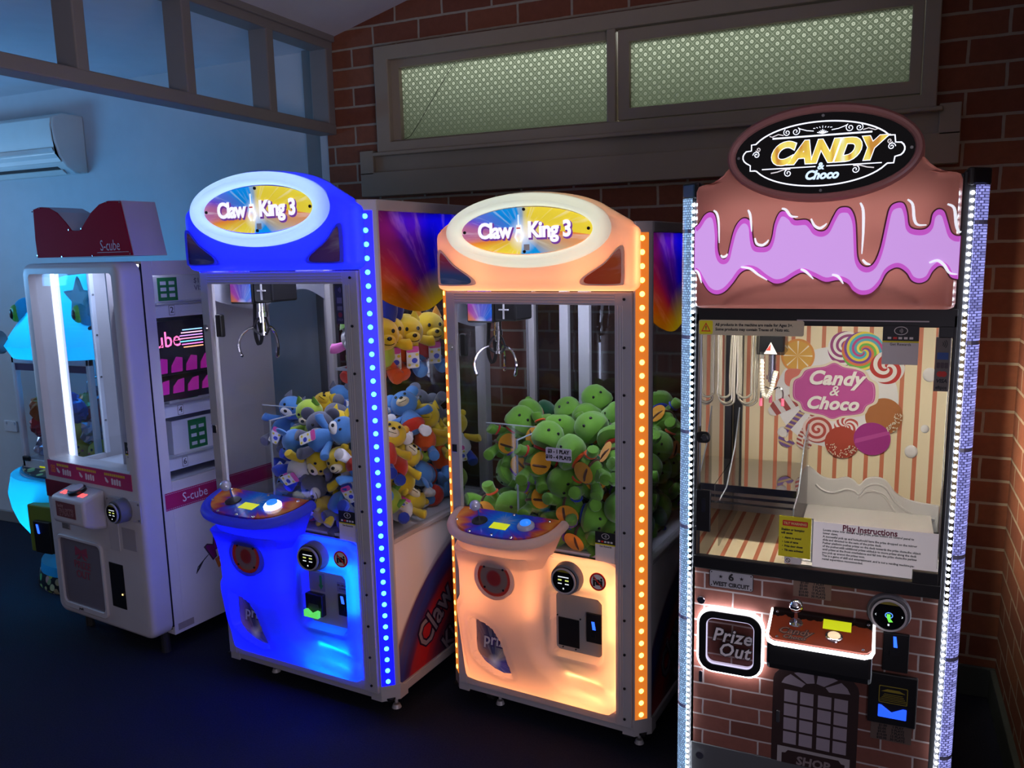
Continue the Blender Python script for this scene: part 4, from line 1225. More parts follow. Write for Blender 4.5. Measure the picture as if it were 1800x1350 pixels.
fr = []
for i in range(31):
    t_ = -1 + 2 * i / 30
    fr.append((uc - 0.004 + t_ * 0.148, 1.922 + 0.067 * math.sqrt(max(0, 1 - (t_ * 0.93) ** 2))))
fr += [(0.505, 1.946), (0.507, 1.930)]
fr += [(0.505 + 0.022 * math.cos(R(a_)), 1.915 + 0.018 * math.sin(R(a_))) for a_ in range(50, -51, -20)] + [(0.507, 1.898), (0.505, 1.884), (0.492, 1.884)]
for i in range(31):
    t_ = 1 - 2 * i / 30
    fr.append((uc - 0.004 + t_ * 0.145, 1.907 - 0.066 * math.sqrt(max(0, 1 - (t_ * 0.93) ** 2))))
fr += [(0.196, 1.884), (0.185, 1.884), (0.185, 1.897)] + [(0.189 + 0.022 * math.cos(R(a_)), 1.917 + 0.018 * math.sin(R(a_))) for a_ in range(230, 129, -20)] + [(0.187, 1.932), (0.187, 1.946)]
nt(fr, 0.0016, True, 'neon_frame')
nt([(0.236, 1.957), (0.457, 1.957)], 0.0019)
nt([(0.213, 1.886), (0.336, 1.886)], 0.0012); nt([(0.360, 1.886), (0.480, 1.886)], 0.0012)
for s in (-1, 1):
    def spi(cx, cz, r0, turns, flip=1, st=0):
        return [(cx + flip * r0 * (1 - 0.85 * i / 24) * math.cos(R(st + 360 * turns * i / 24)), cz + r0 * (1 - 0.85 * i / 24) * math.sin(R(st + 360 * turns * i / 24))) for i in range(25)]
    nt([(uc + s * 0.02, 1.968), (uc + s * 0.035, 1.970), (uc + s * 0.05, 1.975)] + spi(uc + s * 0.060, 1.970, 0.0095, 1.4, s, 120), 0.0009, nm='neon_scroll')
    nt(spi(uc + s * 0.080, 1.969, 0.0085, 1.4, -s, 120) + [], 0.0009, nm='neon_scroll')
    nt([(uc + s * 0.088, 1.963), (uc + s * 0.10, 1.966), (uc + s * 0.114, 1.961), (uc + s * 0.120, 1.963)], 0.0011, nm='neon_scroll', m_=NEOS)
    nt(spi(uc + s * 0.150, 1.921, 0.0085, 1.5, s, 0), 0.0010, nm='neon_scroll'); nt(spi(uc + s * 0.146, 1.934, 0.006, 1.3, -s, 200), 0.0010, nm='neon_scroll', m_=NEOS)
    nt(spi(uc + s * 0.075, 1.874, 0.010, 1.5, -s, 60) + [], 0.0010, nm='neon_scroll')
    nt([(uc + s * 0.070, 1.883), (uc + s * 0.085, 1.883), (uc + s * 0.10, 1.878), (uc + s * 0.115, 1.876)], 0.0013, nm='neon_scroll', m_=NEOS)
b = B()
for k in range(-3, 4):
    b.tube([(uc, yN, 1.961), (uc + k * 0.004, yN, 1.971 - abs(k) * 0.0022)], 0.0009, 5)
    b.tube([(uc + k * 0.0055, yN, 1.974), (uc + k * 0.007, yN, 1.979 - abs(k) * 0.0016)], 0.0007, 5)
obj('neon_shell', b, NEON, sd)
GOLD = NT('gold_lettering')
o = GOLD.xyz()
g_ = GOLD.noise(GOLD.vec(GOLD.math('MULTIPLY', o[0], 1.0), 0.0, GOLD.math('MULTIPLY', o[2], 0.3)), 42.0, 1.0)
gc = GOLD.ramp(g_, [(0.35, (0.50, 0.22, 0.03)), (0.5, (0.80, 0.62, 0.08)), (0.62, (0.75, 0.70, 0.20)), (0.72, (0.85, 0.85, 0.6))])
GOLD = GOLD.done(GOLD.bsdf(gc, 0.4, 0, gc, 0.85))
text('lettering_outline', 'CANDY', (uc + 0.0, -0.0645, 1.918), 0.068, NEON, sd, 0.32, 0.0052, 0.0006, space=1.04, sx=0.98, res=5)
text('lettering', 'CANDY', (uc + 0.0, -0.0662, 1.918), 0.068, GOLD, sd, 0.32, 0.0036, 0.0008, space=1.04, sx=0.98, res=5)
ICE = glow('neon_ice', (0.62, 0.78, 1.0), 1.1)
text('lettering', '&', (0.347, -0.066, 1.886), 0.022, ICE, sd, 0.1, 0.0008)
text('lettering', 'Choco', (0.349, -0.066, 1.8655), 0.028, ICE, sd, 0.3, 0.0012, sx=0.98, res=4)
for a_ in (0, 90, 180, 270):
    obj('screw', B().cyl((uc + 0.192 * math.cos(R(a_)), -0.067, zc + 0.086 * math.sin(R(a_))), (uc + 0.192 * math.cos(R(a_)), -0.060, zc + 0.086 * math.sin(R(a_))), 0.0035, n=10), STEEL, sd)

# window door with its stickers
b = B().box(0.046, 0.660, -0.006, 0.012, 1.500, 1.545).box(0.046, 0.660, -0.010, 0.012, 0.822, 0.858)
b.box(0.046, 0.054, -0.006, 0.012, 0.83, 1.53).box(0.652, 0.660, -0.006, 0.012, 0.83, 1.53).box(0.622, 0.655, -0.006, 0.012, 1.476, 1.505).box(0.595, 0.653, -0.008, 0.012, 0.851, 0.888)
dd = obj('window_door', b, BLACK, cm, bevel=0.002)
obj('door_glass', B().box(0.052, 0.654, -0.002, 0.002, 0.855, 1.505), CLEAR, dd)
obj('edge_strip', B().box(0.30, 0.60, -0.0068, -0.006, 1.513, 1.516).box(0.648, 0.6495, -0.0045, -0.002, 0.90, 1.475), ALU, dd)
obj('door_lock', B().cyl((0.074, -0.016, 1.194), (0.074, -0.004, 1.194), 0.010, n=20).prism(rrect(0.048, 0.088, 1.178, 1.210, 0.014), -0.008, -0.004), BLACK, dd, bevel=0.002)
obj('lock_barrel', B().cyl((0.074, -0.019, 1.194), (0.074, -0.016, 1.194), 0.007, n=16), CHROME, dd)
hp = obj('hinge_plate', B().box(0.052, 0.092, -0.012, -0.003, 0.93, 1.048), BLACK, dd, bevel=0.002)
obj('slot', B().prism(rrect(0.068, 0.078, 0.985, 1.025, 0.0045), -0.0128, -0.0115), CHROME, hp)
ws = obj('allergy_sticker', B().prism(rrect(0.053, 0.318, 1.473, 1.513, 0.006), -0.009, -0.007), mat('cream_sticker', lin((190, 182, 150)), 0.5), dd)
obj('yellow_panel', B().prism(rrect(0.055, 0.090, 1.475, 1.511, 0.004), -0.0096, -0.0085), YEL, ws)
obj('warning_triangle', B().ringprism([(0.0725, 1.506), (0.060, 1.482), (0.085, 1.482)], [(0.0725, 1.501), (0.0635, 1.4845), (0.0815, 1.4845)], -0.0102, -0.009), STICKR, ws)
obj('exclamation', B().box(0.0715, 0.0735, -0.0102, -0.009, 1.489, 1.497).box(0.0715, 0.0735, -0.0102, -0.009, 1.4855, 1.4875), INK, ws)
text('lettering', 'All products in the machine are made for Ages 3+.\nSome products may contain Traces of  Nuts etc.', (0.097, -0.0094, 1.4945), 0.0105, INK, ws, 0, 0.0003, 0.0003, 'LEFT', line=1.15, sx=0.90)
pay_sticker(dd, 0.500, 0.580, 1.409, 1.504, -0.0085)
ps = obj('card_brands_sticker', B().box(0.617, 0.648, -0.0045, -0.003, 1.347, 1.478), mat('brand_grey', lin((105, 100, 95)), 0.5), dd)
b = B()
for k in (0.006, 0.010, 0.014):
    b.tube([(0.627 + p[0], -0.005, 1.462 + p[1]) for p in ell(0, 0, k, k, 8, -42, 42)], 0.0009, 4)
obj('contactless_symbol', b, INK, ps)
obj('blue_logo', B().box(0.621, 0.645, -0.0052, -0.004, 1.424, 1.441), mat('logo_blue', lin((40, 80, 150)), 0.5), ps)
b = B()
for k in range(3):
    b.prism(rrect(0.621 + k * 0.0085, 0.6285 + k * 0.0085, 1.403, 1.417, 0.002), -0.0052, -0.004)
obj('striped_logo', b, mat('logo_dark', lin((70, 55, 65)), 0.5), ps)
obj('red_logo', B().prism(ell(0.629, 1.389, 0.007, 0.007, 16), -0.0052, -0.004).prism(ell(0.637, 1.389, 0.007, 0.007, 16), -0.0053, -0.004), STICKR, ps)
text('lettering', 'VISA', (0.633, -0.0050, 1.372), 0.012, INK, ps, 0.2, 0.0005, 0.0003)
text('lettering', 'eftpos', (0.633, -0.0050, 1.356), 0.0115, INK, ps, 0, 0.0003, 0.0003, sx=0.85)
ts = obj('tilt_sticker', B().box(0.272, 0.352, -0.0105, -0.004, 0.887, 0.997), YEL, dd)
obj('red_banner', B().prism(rrect(0.281, 0.344, 0.972, 0.987, 0.002), -0.0112, -0.010), STICKR, ts)
text('lettering', 'TILT WARNING', (0.3125, -0.0116, 0.9792), 0.0092, mat('cream_letter', lin((220, 190, 120)), 0.5), ts, 0, 0.0003, 0.0003, sx=0.88)
text('lettering', 'Shaking or bumping\nwill cause', (0.278, -0.0109, 0.957), 0.0085, INK, ts, 0, 0.0003, 0.0003, 'LEFT', line=1.1, sx=0.86)
text('lettering', '\u2022  Alarm to sound\n\u2022  Loss of game\n\u2022  Prize door closes\n\u2022  Tilt sens activated', (0.281, -0.0109, 0.922), 0.0076, INK, ts, 0, 0.0003, 0.0003, 'LEFT', line=1.5, sx=0.86)
t2 = obj('no_smoking_sticker', B().prism(rrect(0.288, 0.330, 0.868, 0.886, 0.003), -0.0105, -0.009), STICKW, dd)
obj('prohibition_sign', B().ringprism(ell(0.297, 0.877, 0.006, 0.006, 16), ell(0.297, 0.877, 0.0045, 0.0045, 16), -0.011, -0.010).prism([(0.293, 0.880), (0.294, 0.881), (0.301, 0.874), (0.300, 0.873)], -0.011, -0.010), INK, t2)
pi = obj('instructions_sticker', B().prism([(0.357, 0.990), (0.648, 0.990), (0.650, 0.892), (0.594, 0.892), (0.594, 0.866), (0.357, 0.866)], -0.0045, -0.003), mat('instruction_paper', lin((232, 226, 226)), 0.5, 0, lin((232, 224, 224)), 0.22), dd)
text('lettering_outline', 'Play Instructions', (0.492, -0.0049, 0.979), 0.0225, mat('maroon_letter', lin((120, 30, 60)), 0.5), pi, 0, 0.0006, 0.0004, sx=0.86)
ITX = 'Locate crane over desired target prize, press button on control panel to\nlower claws.\nA successful pick up and hole,should have the prize dropped on the mirror\nslide and directed to the aera of the prize deck.\nPusher platform pushes prizes on the deck towards the prize chute.the object\nof the pusher,with additional prizes added,is to move prizes along the deck\nuntil prizes at the front overbalance and fall into the prize chute.the parizes\nyou pick up arenot the prizes won.\nThis is a game of skill and entertainment ,and is not a vending machine.pa-\nrental supervision recommended.'
text('lettering', ITX, (0.381, -0.0049, 0.930), 0.0078, INK, pi, 0, 0.0002, 0.0003, 'LEFT', line=1.12, sx=0.93, res=1)

# interior: printed backdrop, mirrored wall, deck, acrylic guides, crane
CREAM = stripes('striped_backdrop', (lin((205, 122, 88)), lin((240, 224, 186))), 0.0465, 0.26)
bd = obj('backdrop', B().box(0.060, 0.690, 0.60, 0.61, 0.80, 1.535), CREAM, cm)
yb = 0.5985
PR_WHITE = mat('print_white', lin((236, 234, 232)), 0.5)
lay = [0.0]


def flat(nm, pts, m_, par=bd, dy=None):
    lay[0] += 0.00025
    return obj(nm, B().prism(pts, yb - lay[0] - 0.0008, yb + 0.001), m_, par)


def sm(pts, n=5):
    return [(p[0], p[1]) for p in crom([(q[0], q[1], 0) for q in pts], n, True)]


RED_, PALE = lin((190, 50, 45)), lin((238, 232, 226))
flat('white_disc_print', ell(0.372, 1.215, 0.185, 0.165), PR_WHITE)
flat('candy_print', ell(0.397, 1.375, 0.053, 0.055), swirl('swirl_plum', 0.397, 1.375, [lin((150, 60, 120)), PALE] * 4, 1, 14))
flat('lollipop_print', ell(0.448, 1.368, 0.062, 0.062), swirl('swirl_rainbow', 0.448, 1.368, [lin((70, 180, 200)), lin((230, 210, 60)), lin((120, 60, 150)), lin((225, 120, 60)), lin((110, 190, 70)), lin((240, 220, 90)), lin((80, 170, 190)), lin((190, 60, 130))], 1, 16))
flat('candy_print', ell(0.520, 1.318, 0.050, 0.052), swirl('swirl_red', 0.520, 1.318, [RED_, PALE] * 3, 1, 13))
flat('orange_slice_print', ell(0.254, 1.348, 0.052, 0.055), mat('orange_peel', lin((224, 150, 70)), 0.5))
osl = NT('orange_slice')
o = osl.xyz()
a_ = osl.math('ARCTAN2', osl.math('SUBTRACT', o[2], 1.348), osl.math('SUBTRACT', o[0], 0.254))
f_ = osl.math('ABSOLUTE', osl.math('SUBTRACT', osl.math('FRACT', osl.math('MULTIPLY_ADD', a_, 8 / (2 * math.pi), 8.0)), 0.5))
osl = osl.done(osl.bsdf(osl.mixc(osl.math('GREATER_THAN', f_, 0.43), lin((222, 168, 70)), lin((245, 232, 200))), 0.5))
flat('orange_slice_print', ell(0.254, 1.348, 0.045, 0.048), osl)
flat('pink_candy_print', rrect(0.215, 0.275, 1.245, 1.305, 0.02), mat('print_coral', lin((214, 120, 105)), 0.5))
STRIP = stripes('candy_stick_stripe', (lin((160, 70, 65)), lin((225, 218, 214))), 0.034, 0.5, 55)
flat('candy_stick_print', [(0.165, 1.165), (0.172, 1.148), (0.190, 1.145), (0.275, 1.190), (0.270, 1.225), (0.245, 1.226), (0.180, 1.192)], STRIP)
b1 = stripes('cane_stripe', (lin((110, 80, 140)), lin((200, 170, 120))), 0.016, 0.6, 20)


def ribbon(P, w):
    P = [Vector((q[0], q[1])) for q in crom([(q[0], q[1], 0) for q in P], 5)]
    L_, R_ = [], []
    for i, p in enumerate(P):
        t_ = (P[min(i + 1, len(P) - 1)] - P[max(i - 1, 0)]).normalized()
        nn = Vector((-t_.y, t_.x)) * w
        L_.append(tuple(p + nn)); R_.append(tuple(p - nn))
    return L_ + R_[::-1]


flat('candy_cane_print', ribbon([(0.282, 1.175), (0.245, 1.125), (0.215, 1.085), (0.212, 1.062), (0.228, 1.050), (0.248, 1.062)], 0.0095), b1)
flat('candy_cane_print', ribbon([(0.312, 1.165), (0.285, 1.110), (0.268, 1.075), (0.270, 1.052), (0.290, 1.045), (0.302, 1.062)], 0.008), stripes('cane_stripe_red', (lin((165, 70, 60)), lin((228, 215, 205))), 0.013, 0.5, 25))
flat('candy_print', ell(0.322, 1.108, 0.046, 0.045), swirl('roll_spiral', 0.322, 1.108, [lin((175, 75, 65)), lin((230, 205, 195))], 1, 55))
flat('candy_print', ell(0.408, 1.128, 0.036, 0.036), swirl('swirl_mint', 0.408, 1.128, [lin((190, 80, 70)), PALE] * 6, 1, 10))
flat('cake_pop_print', ell(0.517, 1.163, 0.054, 0.058), mat('print_caramel', lin((176, 110, 58)), 0.5))
flat('cake_pop_print', ell(0.398, 1.070, 0.052, 0.052), mat('print_brick_red', lin((170, 66, 46)), 0.5))
flat('wrapped_candy_print', ell(0.486, 1.088, 0.054, 0.053), mat('print_purple', lin((160, 50, 130)), 0.45))
flat('wrapped_candy_print', [(0.437, 1.085), (0.535, 1.118), (0.537, 1.106), (0.436, 1.070)], mat('print_purple_pale', lin((186, 80, 152)), 0.45))
rng = random.Random(4)
b = B()
for k in range(60):
    a_ = R(rng.uniform(-75, 15)); q = rng.uniform(0.55, 0.97)
    c_ = (0.517 + 0.054 * q * math.cos(a_), 1.163 + 0.058 * q * math.sin(a_))
    b.prism(ell(c_[0], c_[1], 0.0016, 0.0016, 6), yb - 0.010, yb - 0.006)
for k in range(70):
    a_ = R(rng.uniform(190, 345)); q = rng.uniform(0.45, 0.97)
    c_ = (0.398 + 0.052 * q * math.cos(a_), 1.070 + 0.052 * q * math.sin(a_))
    b.prism(ell(c_[0], c_[1], 0.0016, 0.0016, 6), yb - 0.010, yb - 0.006)
obj('sprinkles', b, mat('print_cream', lin((232, 222, 196)), 0.5), bd)
cl = sm([(0.232, 1.236), (0.236, 1.205), (0.258, 1.190), (0.270, 1.165), (0.300, 1.156), (0.335, 1.150), (0.366, 1.138), (0.396, 1.150), (0.432, 1.156), (0.462, 1.166), (0.474, 1.190), (0.496, 1.206), (0.500, 1.238), (0.494, 1.268), (0.474, 1.282), (0.460, 1.305), (0.432, 1.316), (0.396, 1.322), (0.366, 1.336), (0.335, 1.322), (0.300, 1.316), (0.272, 1.306), (0.258, 1.284), (0.236, 1.268)])
sc_ = lambda P, k: [(0.366 + (p[0] - 0.366) * k, 1.237 + (p[1] - 1.237) * k) for p in P]
flat('sign_cloud_print', cl, mat('print_cream', lin((232, 222, 196)), 0.5))
flat('sign_cloud_print', sc_(cl, 0.925), mat('print_magenta', lin((192, 84, 150)), 0.45))
flat('sign_cloud_print', sc_(cl, 0.895), mat('print_pale_line', lin((226, 160, 200)), 0.45))
flat('sign_cloud_print', sc_(cl, 0.885), mat('print_magenta2', lin((196, 84, 156)), 0.45))
TXW = mat('print_letter_white', lin((246, 240, 232)), 0.5)
for s_, q, sz in (('Candy', (0.369, 1.278), 0.062), ('&', (0.367, 1.238), 0.046), ('Choco', (0.362, 1.196), 0.056)):
    text('lettering', s_, (q[0], yb - 0.0125, q[1]), sz, TXW, bd, 0.3, 0.0024 if len(s_) > 1 else 0.0006, 0.0006, sx=0.98, space=1.05, res=4)
milk = [(p[0], p[1]) for p in crom([(0.062, 0.955, 0), (0.15, 0.965, 0), (0.25, 0.990, 0), (0.300, 0.985, 0), (0.340, 0.955, 0), (0.380, 0.948, 0), (0.415, 0.958, 0), (0.440, 0.948, 0), (0.455, 0.935, 0), (0.475, 0.958, 0), (0.505, 0.966, 0), (0.535, 0.955, 0), (0.565, 0.918, 0), (0.610, 0.898, 0), (0.688, 0.890, 0)], 5)]
MILK = mat('milk_white', lin((226, 222, 216)), 0.4)
obj('milk_splash', B().prism([(p[0], p[1]) for p in milk] + [(0.688, 0.80), (0.062, 0.80)], 0.590, 0.599), MILK, bd, bevel=0.004, smooth=True)
for dz, a0 in ((0.035, 0.32), (0.055, 0.45)):
    obj('milk_fold', B().tube([(p[0], 0.590, p[1] - dz + 0.012 * math.sin(p[0] * 22 + a0 * 9)) for p in milk if a0 < p[0] < 0.68], 0.004, 6), MILK, bd, smooth=True)
for q in ((0.640, 1.300, 0.020), (0.600, 1.055, 0.019), (0.635, 1.13, 0.012), (0.215, 1.09, 0.018), (0.59, 1.44, 0.012)):
    obj('milk_drop', B().sph((q[0], 0.598, q[1]), (q[2], 0.004, q[2] * 1.1)), MILK, bd, smooth=True)
obj('mirror_wall', B().box(0.052, 0.056, 0.03, 0.60, 0.80, 1.53), MIRROR, cm)
obj('side_glass', B().box(W - 0.012, W - 0.008, 0.05, D - 0.02, 0.86, 1.53), CLEAR, cm)
obj('wall_fill_lamp', B().cyl((0.672, 0.628, 0.90), (0.672, 0.628, 1.49), 0.006, n=8), glow('wall_fill_warm', (1.0, 0.86, 0.62), 420.0), cm)  # added lamp hidden behind the backdrop, brightens the brick walls
obj('mirror_pillar', B().box(0.062, 0.084, 0.575, 0.598, 0.90, 1.53), BLACK, cm)
obj('prize_deck', B().box(0.30, 0.665, 0.03, 0.60, 0.848, 0.855), MILK, cm)
obj('chute_floor', B().box(0.056, 0.30, 0.03, 0.60, 0.802, 0.806), CREAM, cm)  # backdrop stripes coloured onto the floor in place of their mirror reflection
mt = obj('mirror_tray', B().box(0.057, 0.292, 0.26, 0.596, 0.985, 0.991), MIRROR, cm)
obj('tray_front', B().box(0.057, 0.292, 0.252, 0.26, 0.970, 0.992).box(0.057, 0.292, 0.256, 0.26, 0.950, 0.958).box(0.057, 0.292, 0.256, 0.26, 0.932, 0.938), CHROME, mt)
g1 = obj('acrylic_guide', B().xprism([(0.10, 0.86), (0.10, 0.985), (0.24, 0.992), (0.40, 1.10), (0.56, 1.13), (0.56, 0.86)], 0.296, 0.300), ACRYL, cm)
obj('polished_edge', B().tube([(0.298, 0.10, 0.86), (0.298, 0.10, 0.985), (0.298, 0.24, 0.992), (0.298, 0.40, 1.10), (0.298, 0.56, 1.13)], 0.0022, 5), EDGE, g1)
g1 = obj('acrylic_guide', B().xprism([(0.08, 0.86), (0.08, 0.995), (0.20, 1.0), (0.34, 1.09), (0.42, 1.20), (0.43, 0.99), (0.42, 0.86)], 0.098, 0.101), ACRYL, cm)
obj('polished_edge', B().tube([(0.0995, 0.08, 0.995), (0.0995, 0.20, 1.0), (0.0995, 0.34, 1.09), (0.0995, 0.42, 1.20)], 0.0020, 5), EDGE, g1)
g1 = obj('acrylic_screen', B().box(0.275, 0.352, 0.055, 0.058, 0.855, 0.975), ACRYL, cm)
obj('polished_edge', B().box(0.275, 0.352, 0.0545, 0.0585, 0.974, 0.977).box(0.3505, 0.3535, 0.0545, 0.0585, 0.855, 0.977), EDGE, g1)
obj('interior_lamp', B().box(0.08, 0.64, 0.035, 0.050, 1.514, 1.520), glow('interior_lamp_warm', (1.0, 0.91, 0.76), 150.0), cm)
# crane of the candy machine
gr = obj('crane_rail', B().box(0.056, 0.664, 0.30, 0.312, 1.490, 1.502).box(0.056, 0.664, 0.36, 0.372, 1.490, 1.502), ALU, cm)
cr = obj('crane_carriage', B().box(0.172, 0.250, 0.22, 0.32, 1.395, 1.45), glass('grey_clear', (0.55, 0.56, 0.56), 0.8), cm, bevel=0.003)
obj('motor', B().box(0.180, 0.243, 0.235, 0.31, 1.402, 1.49), BLACKM, cr)
ms = obj('maker_triangle', B().prism([(0.194, 1.398), (0.230, 1.398), (0.2125, 1.432)], 0.2165, 0.219), STICKW, cr)
obj('triangle_stripes', B().prism([(0.200, 1.408), (0.2125, 1.428), (0.212, 1.408)], 0.2155, 0.217), STICKR, ms)
PINKT = mat('pink_tip', lin((232, 110, 140)), 0.4)
hub = obj('claw', B().cyl((0.212, 0.27, 1.395), (0.212, 0.27, 1.31), 0.011, n=16).cyl((0.212, 0.27, 1.33), (0.212, 0.27, 1.318), 0.016, n=16).cyl((0.212, 0.27, 1.31), (0.212, 0.27, 1.285), 0.006), CHROME, cm)
for a0 in (-20, 100, 220):
    dx, dy = math.cos(R(a0)), math.sin(R(a0))
    P = lambda r, z: (0.212 + dx * r, 0.27 + dy * r, z)
    pr_ = obj('claw_prong', B().tube(crom([P(0.006, 1.288), P(0.022, 1.296), P(0.034, 1.285), P(0.035, 1.262)], 4), 0.0026, 6), CHROME, hub, smooth=True)
    obj('prong_tip', B().cyl(P(0.035, 1.264), P(0.035, 1.242), 0.0042, 0.005, n=10), PINKT, pr_, smooth=True)
HOSE = mat('white_hose', lin((225, 220, 205)), 0.4)
path = crom([(0.186, 0.25, 1.40), (0.186, 0.25, 1.34), (0.189, 0.25, 1.285), (0.200, 0.25, 1.268), (0.212, 0.25, 1.285), (0.222, 0.25, 1.33), (0.226, 0.25, 1.345)], 12)
obj('coiled_hose', B().tube(path, [0.0068 if i % 2 else 0.0052 for i in range(len(path))], 8), HOSE, cm, smooth=False)
CABLE = mat('silver_cable', lin((178, 172, 156)), 0.25, 0.5)
for k, (x0, x1, zb) in enumerate(((0.062, 0.098, 1.262), (0.066, 0.104, 1.245), (0.068, 0.109, 1.238), (0.116, 0.158, 1.262), (0.120, 0.166, 1.245), (0.124, 0.172, 1.238))):
    r_ = (x1 - x0) / 2
    pts = [(x0, 0.24 + k * 0.004, 1.49), (x0 + 0.002, 0.24 + k * 0.004, zb + r_ + 0.04)] + [((x0 + x1) / 2 - r_ * math.cos(R(a_)), 0.24 + k * 0.004, zb + r_ - r_ * math.sin(R(a_))) for a_ in range(10, 175, 20)] + [(x1 - 0.001, 0.24 + k * 0.004, zb + r_ + 0.05), (x1 + 0.003, 0.24 + k * 0.004, 1.45)]
    obj('hanging_cable', B().tube(crom(pts, 3), 0.0034, 6), CABLE, cm, smooth=True)

# lower front: printed bricks and fittings
PBR = brick_mat('printed_brick', 0, 0.155, 0.0475, 0.005, (0.30, 0.115, 0.085), (0.155, 0.06, 0.045), (0.52, 0.47, 0.45), 0.0, 0.45, 0.0003)
obj('front_panel', B().box(0.045, 0.656, 0.0, 0.012, 0.290, 0.823), PBR, cm)
obj('kick_panel', B().box(0.045, 0.656, -0.002, 0.012, 0.085, 0.289), mat('kick_grey', lin((84, 86, 88)), 0.5), cm, bevel=0.002)
obj('kick_lock', B().cyl((0.072, -0.010, 0.255), (0.072, -0.002, 0.255), 0.011, n=16), CHROME, cm)
pt = obj('name_plate', B().prism(rrect(0.091, 0.209, 0.771, 0.821, 0.006), -0.005, -0.001), INK, cm)
obj('plate_face', B().prism(rrect(0.0925, 0.2075, 0.7725, 0.8195, 0.005), -0.0056, -0.004), mat('plate_grey', lin((165, 165, 170)), 0.4), pt)
text('lettering', '6', (0.150, -0.0060, 0.8045), 0.028, INK, pt, 0, 0.0010, 0.0003, sx=1.05)
text('lettering', 'WEST CIRCUIT', (0.150, -0.0060, 0.782), 0.0165, INK, pt, 0, 0.0006, 0.0003, sx=0.88)
for x in (0.122, 0.178):
    obj('star', B().prism([(x + (0.006 if i % 2 == 0 else 0.0024) * math.sin(R(36 * i)), 0.804 + (0.006 if i % 2 == 0 else 0.0024) * math.cos(R(36 * i))) for i in range(10)], -0.0062, -0.005), INK, pt)
for x in (0.097, 0.203):
    for z in (0.777, 0.815):
        obj('screw', B().cyl((x, -0.0066, z), (x, -0.005, z), 0.0018, n=8), BLACKM, pt)
PRT = '$1.00     1 PLAY\n$2.00     3 PLAYS\n$5.00     7 PLAYS\n$10.00   15 PLAYS\n$20.00   30 PLAYS'
KRAFT = mat('price_kraft', lin((120, 96, 80)), 0.6)
p1 = obj('price_sticker', B().box(0.312, 0.407, -0.0018, -0.0005, 0.776, 0.8225), KRAFT, cm)
text('lettering', PRT, (0.3595, -0.0022, 0.7995), 0.0088, INK, p1, 0, 0.0003, 0.0003, line=1.0, sx=1.0)
obj('panel_lock', B().cyl((0.070, -0.012, 0.729), (0.070, 0.0, 0.729), 0.0115, n=20), CHROME, cm, bevel=0.002)
obj('panel_latch', B().prism(rrect(0.0655, 0.0755, 0.480, 0.515, 0.004), -0.006, 0.0), CHROME, cm, bevel=0.001)
obj('panel_latch', B().prism(rrect(0.279, 0.288, 0.405, 0.440, 0.003), -0.008, -0.002), STEEL, cm, bevel=0.001)
ph = obj('prize_hatch', B().ringprism(rrect(0.0665, 0.2365, 0.529, 0.7065, 0.040, 8), rrect(0.087, 0.2165, 0.550, 0.6865, 0.022, 8), -0.022, 0.0), BLACK, cm, bevel=0.002)
obj('light_edge', B().ringprism(rrect(0.0615, 0.2415, 0.524, 0.7115, 0.043, 8), rrect(0.0665, 0.2365, 0.529, 0.7065, 0.040, 8), -0.016, -0.001), glow('hatch_light', (1.0, 0.92, 1.0), 14.0), ph)
obj('inner_light', B().ringprism(rrect(0.085, 0.2185, 0.548, 0.6885, 0.023, 8), rrect(0.0885, 0.215, 0.5515, 0.685, 0.020, 8), -0.020, -0.004), glow('hatch_inner_light', (0.70, 0.66, 0.95), 1.0), ph)
hg = obj('hatch_glass', B().prism(rrect(0.089, 0.2145, 0.552, 0.6845, 0.02, 8), -0.014, -0.011), glass('hatch_clear', (0.85, 0.80, 0.78), 0.6), ph)
PG = mat('hatch_grey', lin((222, 216, 216)), 0.4)
for s_, q in (('Prize', (0.156, 0.636)), ('Out', (0.162, 0.594))):
    text('lettering_outline', s_, (q[0], -0.0148, q[1]), 0.054, INK, hg, 0.25, 0.0032, 0.0003, sx=0.92, space=1.06)
    text('lettering', s_, (q[0], -0.0158, q[1]), 0.054, PG, hg, 0.25, 0.0010, 0.0003, sx=0.92, space=1.06)
# control console
y1 = -0.132
slz = lambda d: 0.736 + d * 0.26
con = obj('control_console', B().xprism([(0.0, slz(0)), (0.0, 0.585), (y1 + 0.03, 0.612), (y1 + 0.01, 0.622), (y1, 0.64), (y1, slz(y1))], 0.262, 0.512), BLACK, cm, bevel=0.008)
DT = NT('chocolate_control_print')
o = DT.xyz()
dn = DT.noise(DT.vec(DT.math('MULTIPLY', o[0], 1.0), 0.0, 0.0), 26.0, 2.0)
edge = DT.math('GREATER_THAN', o[1], DT.math('MULTIPLY_ADD', dn, -0.09, 0.008))
DT = DT.done(DT.bsdf(DT.mixc(edge, lin((150, 62, 34)), (0.010, 0.006, 0.005)), 0.18))
sl = lambda u, d, h=0.0: (u, d, slz(d) + h)
tp_ = [(0.265, -0.004), (0.509, -0.004), (0.509, y1 + 0.018), (0.500, y1 + 0.006), (0.49, y1 + 0.003), (0.284, y1 + 0.003), (0.274, y1 + 0.006), (0.265, y1 + 0.018)]
ct = obj('control_top', B().loft([[sl(*p, 0.0) for p in tp_], [sl(*p, 0.004) for p in tp_]]), DT, con)
edge_pts = [(0.2605, -0.002), (0.2605, y1 + 0.020), (0.267, y1 + 0.004), (0.280, y1 - 0.003), (0.494, y1 - 0.003), (0.507, y1 + 0.004), (0.5135, y1 + 0.020), (0.5135, -0.002)]
obj('light_edge', B().tube([sl(p[0], p[1], -0.003) for p in edge_pts], [0.0028, 0.0042] + [0.0055] * 4 + [0.0042, 0.0028], 8), glow('console_light', (1.0, 0.96, 1.0), 5.0), con, smooth=True)


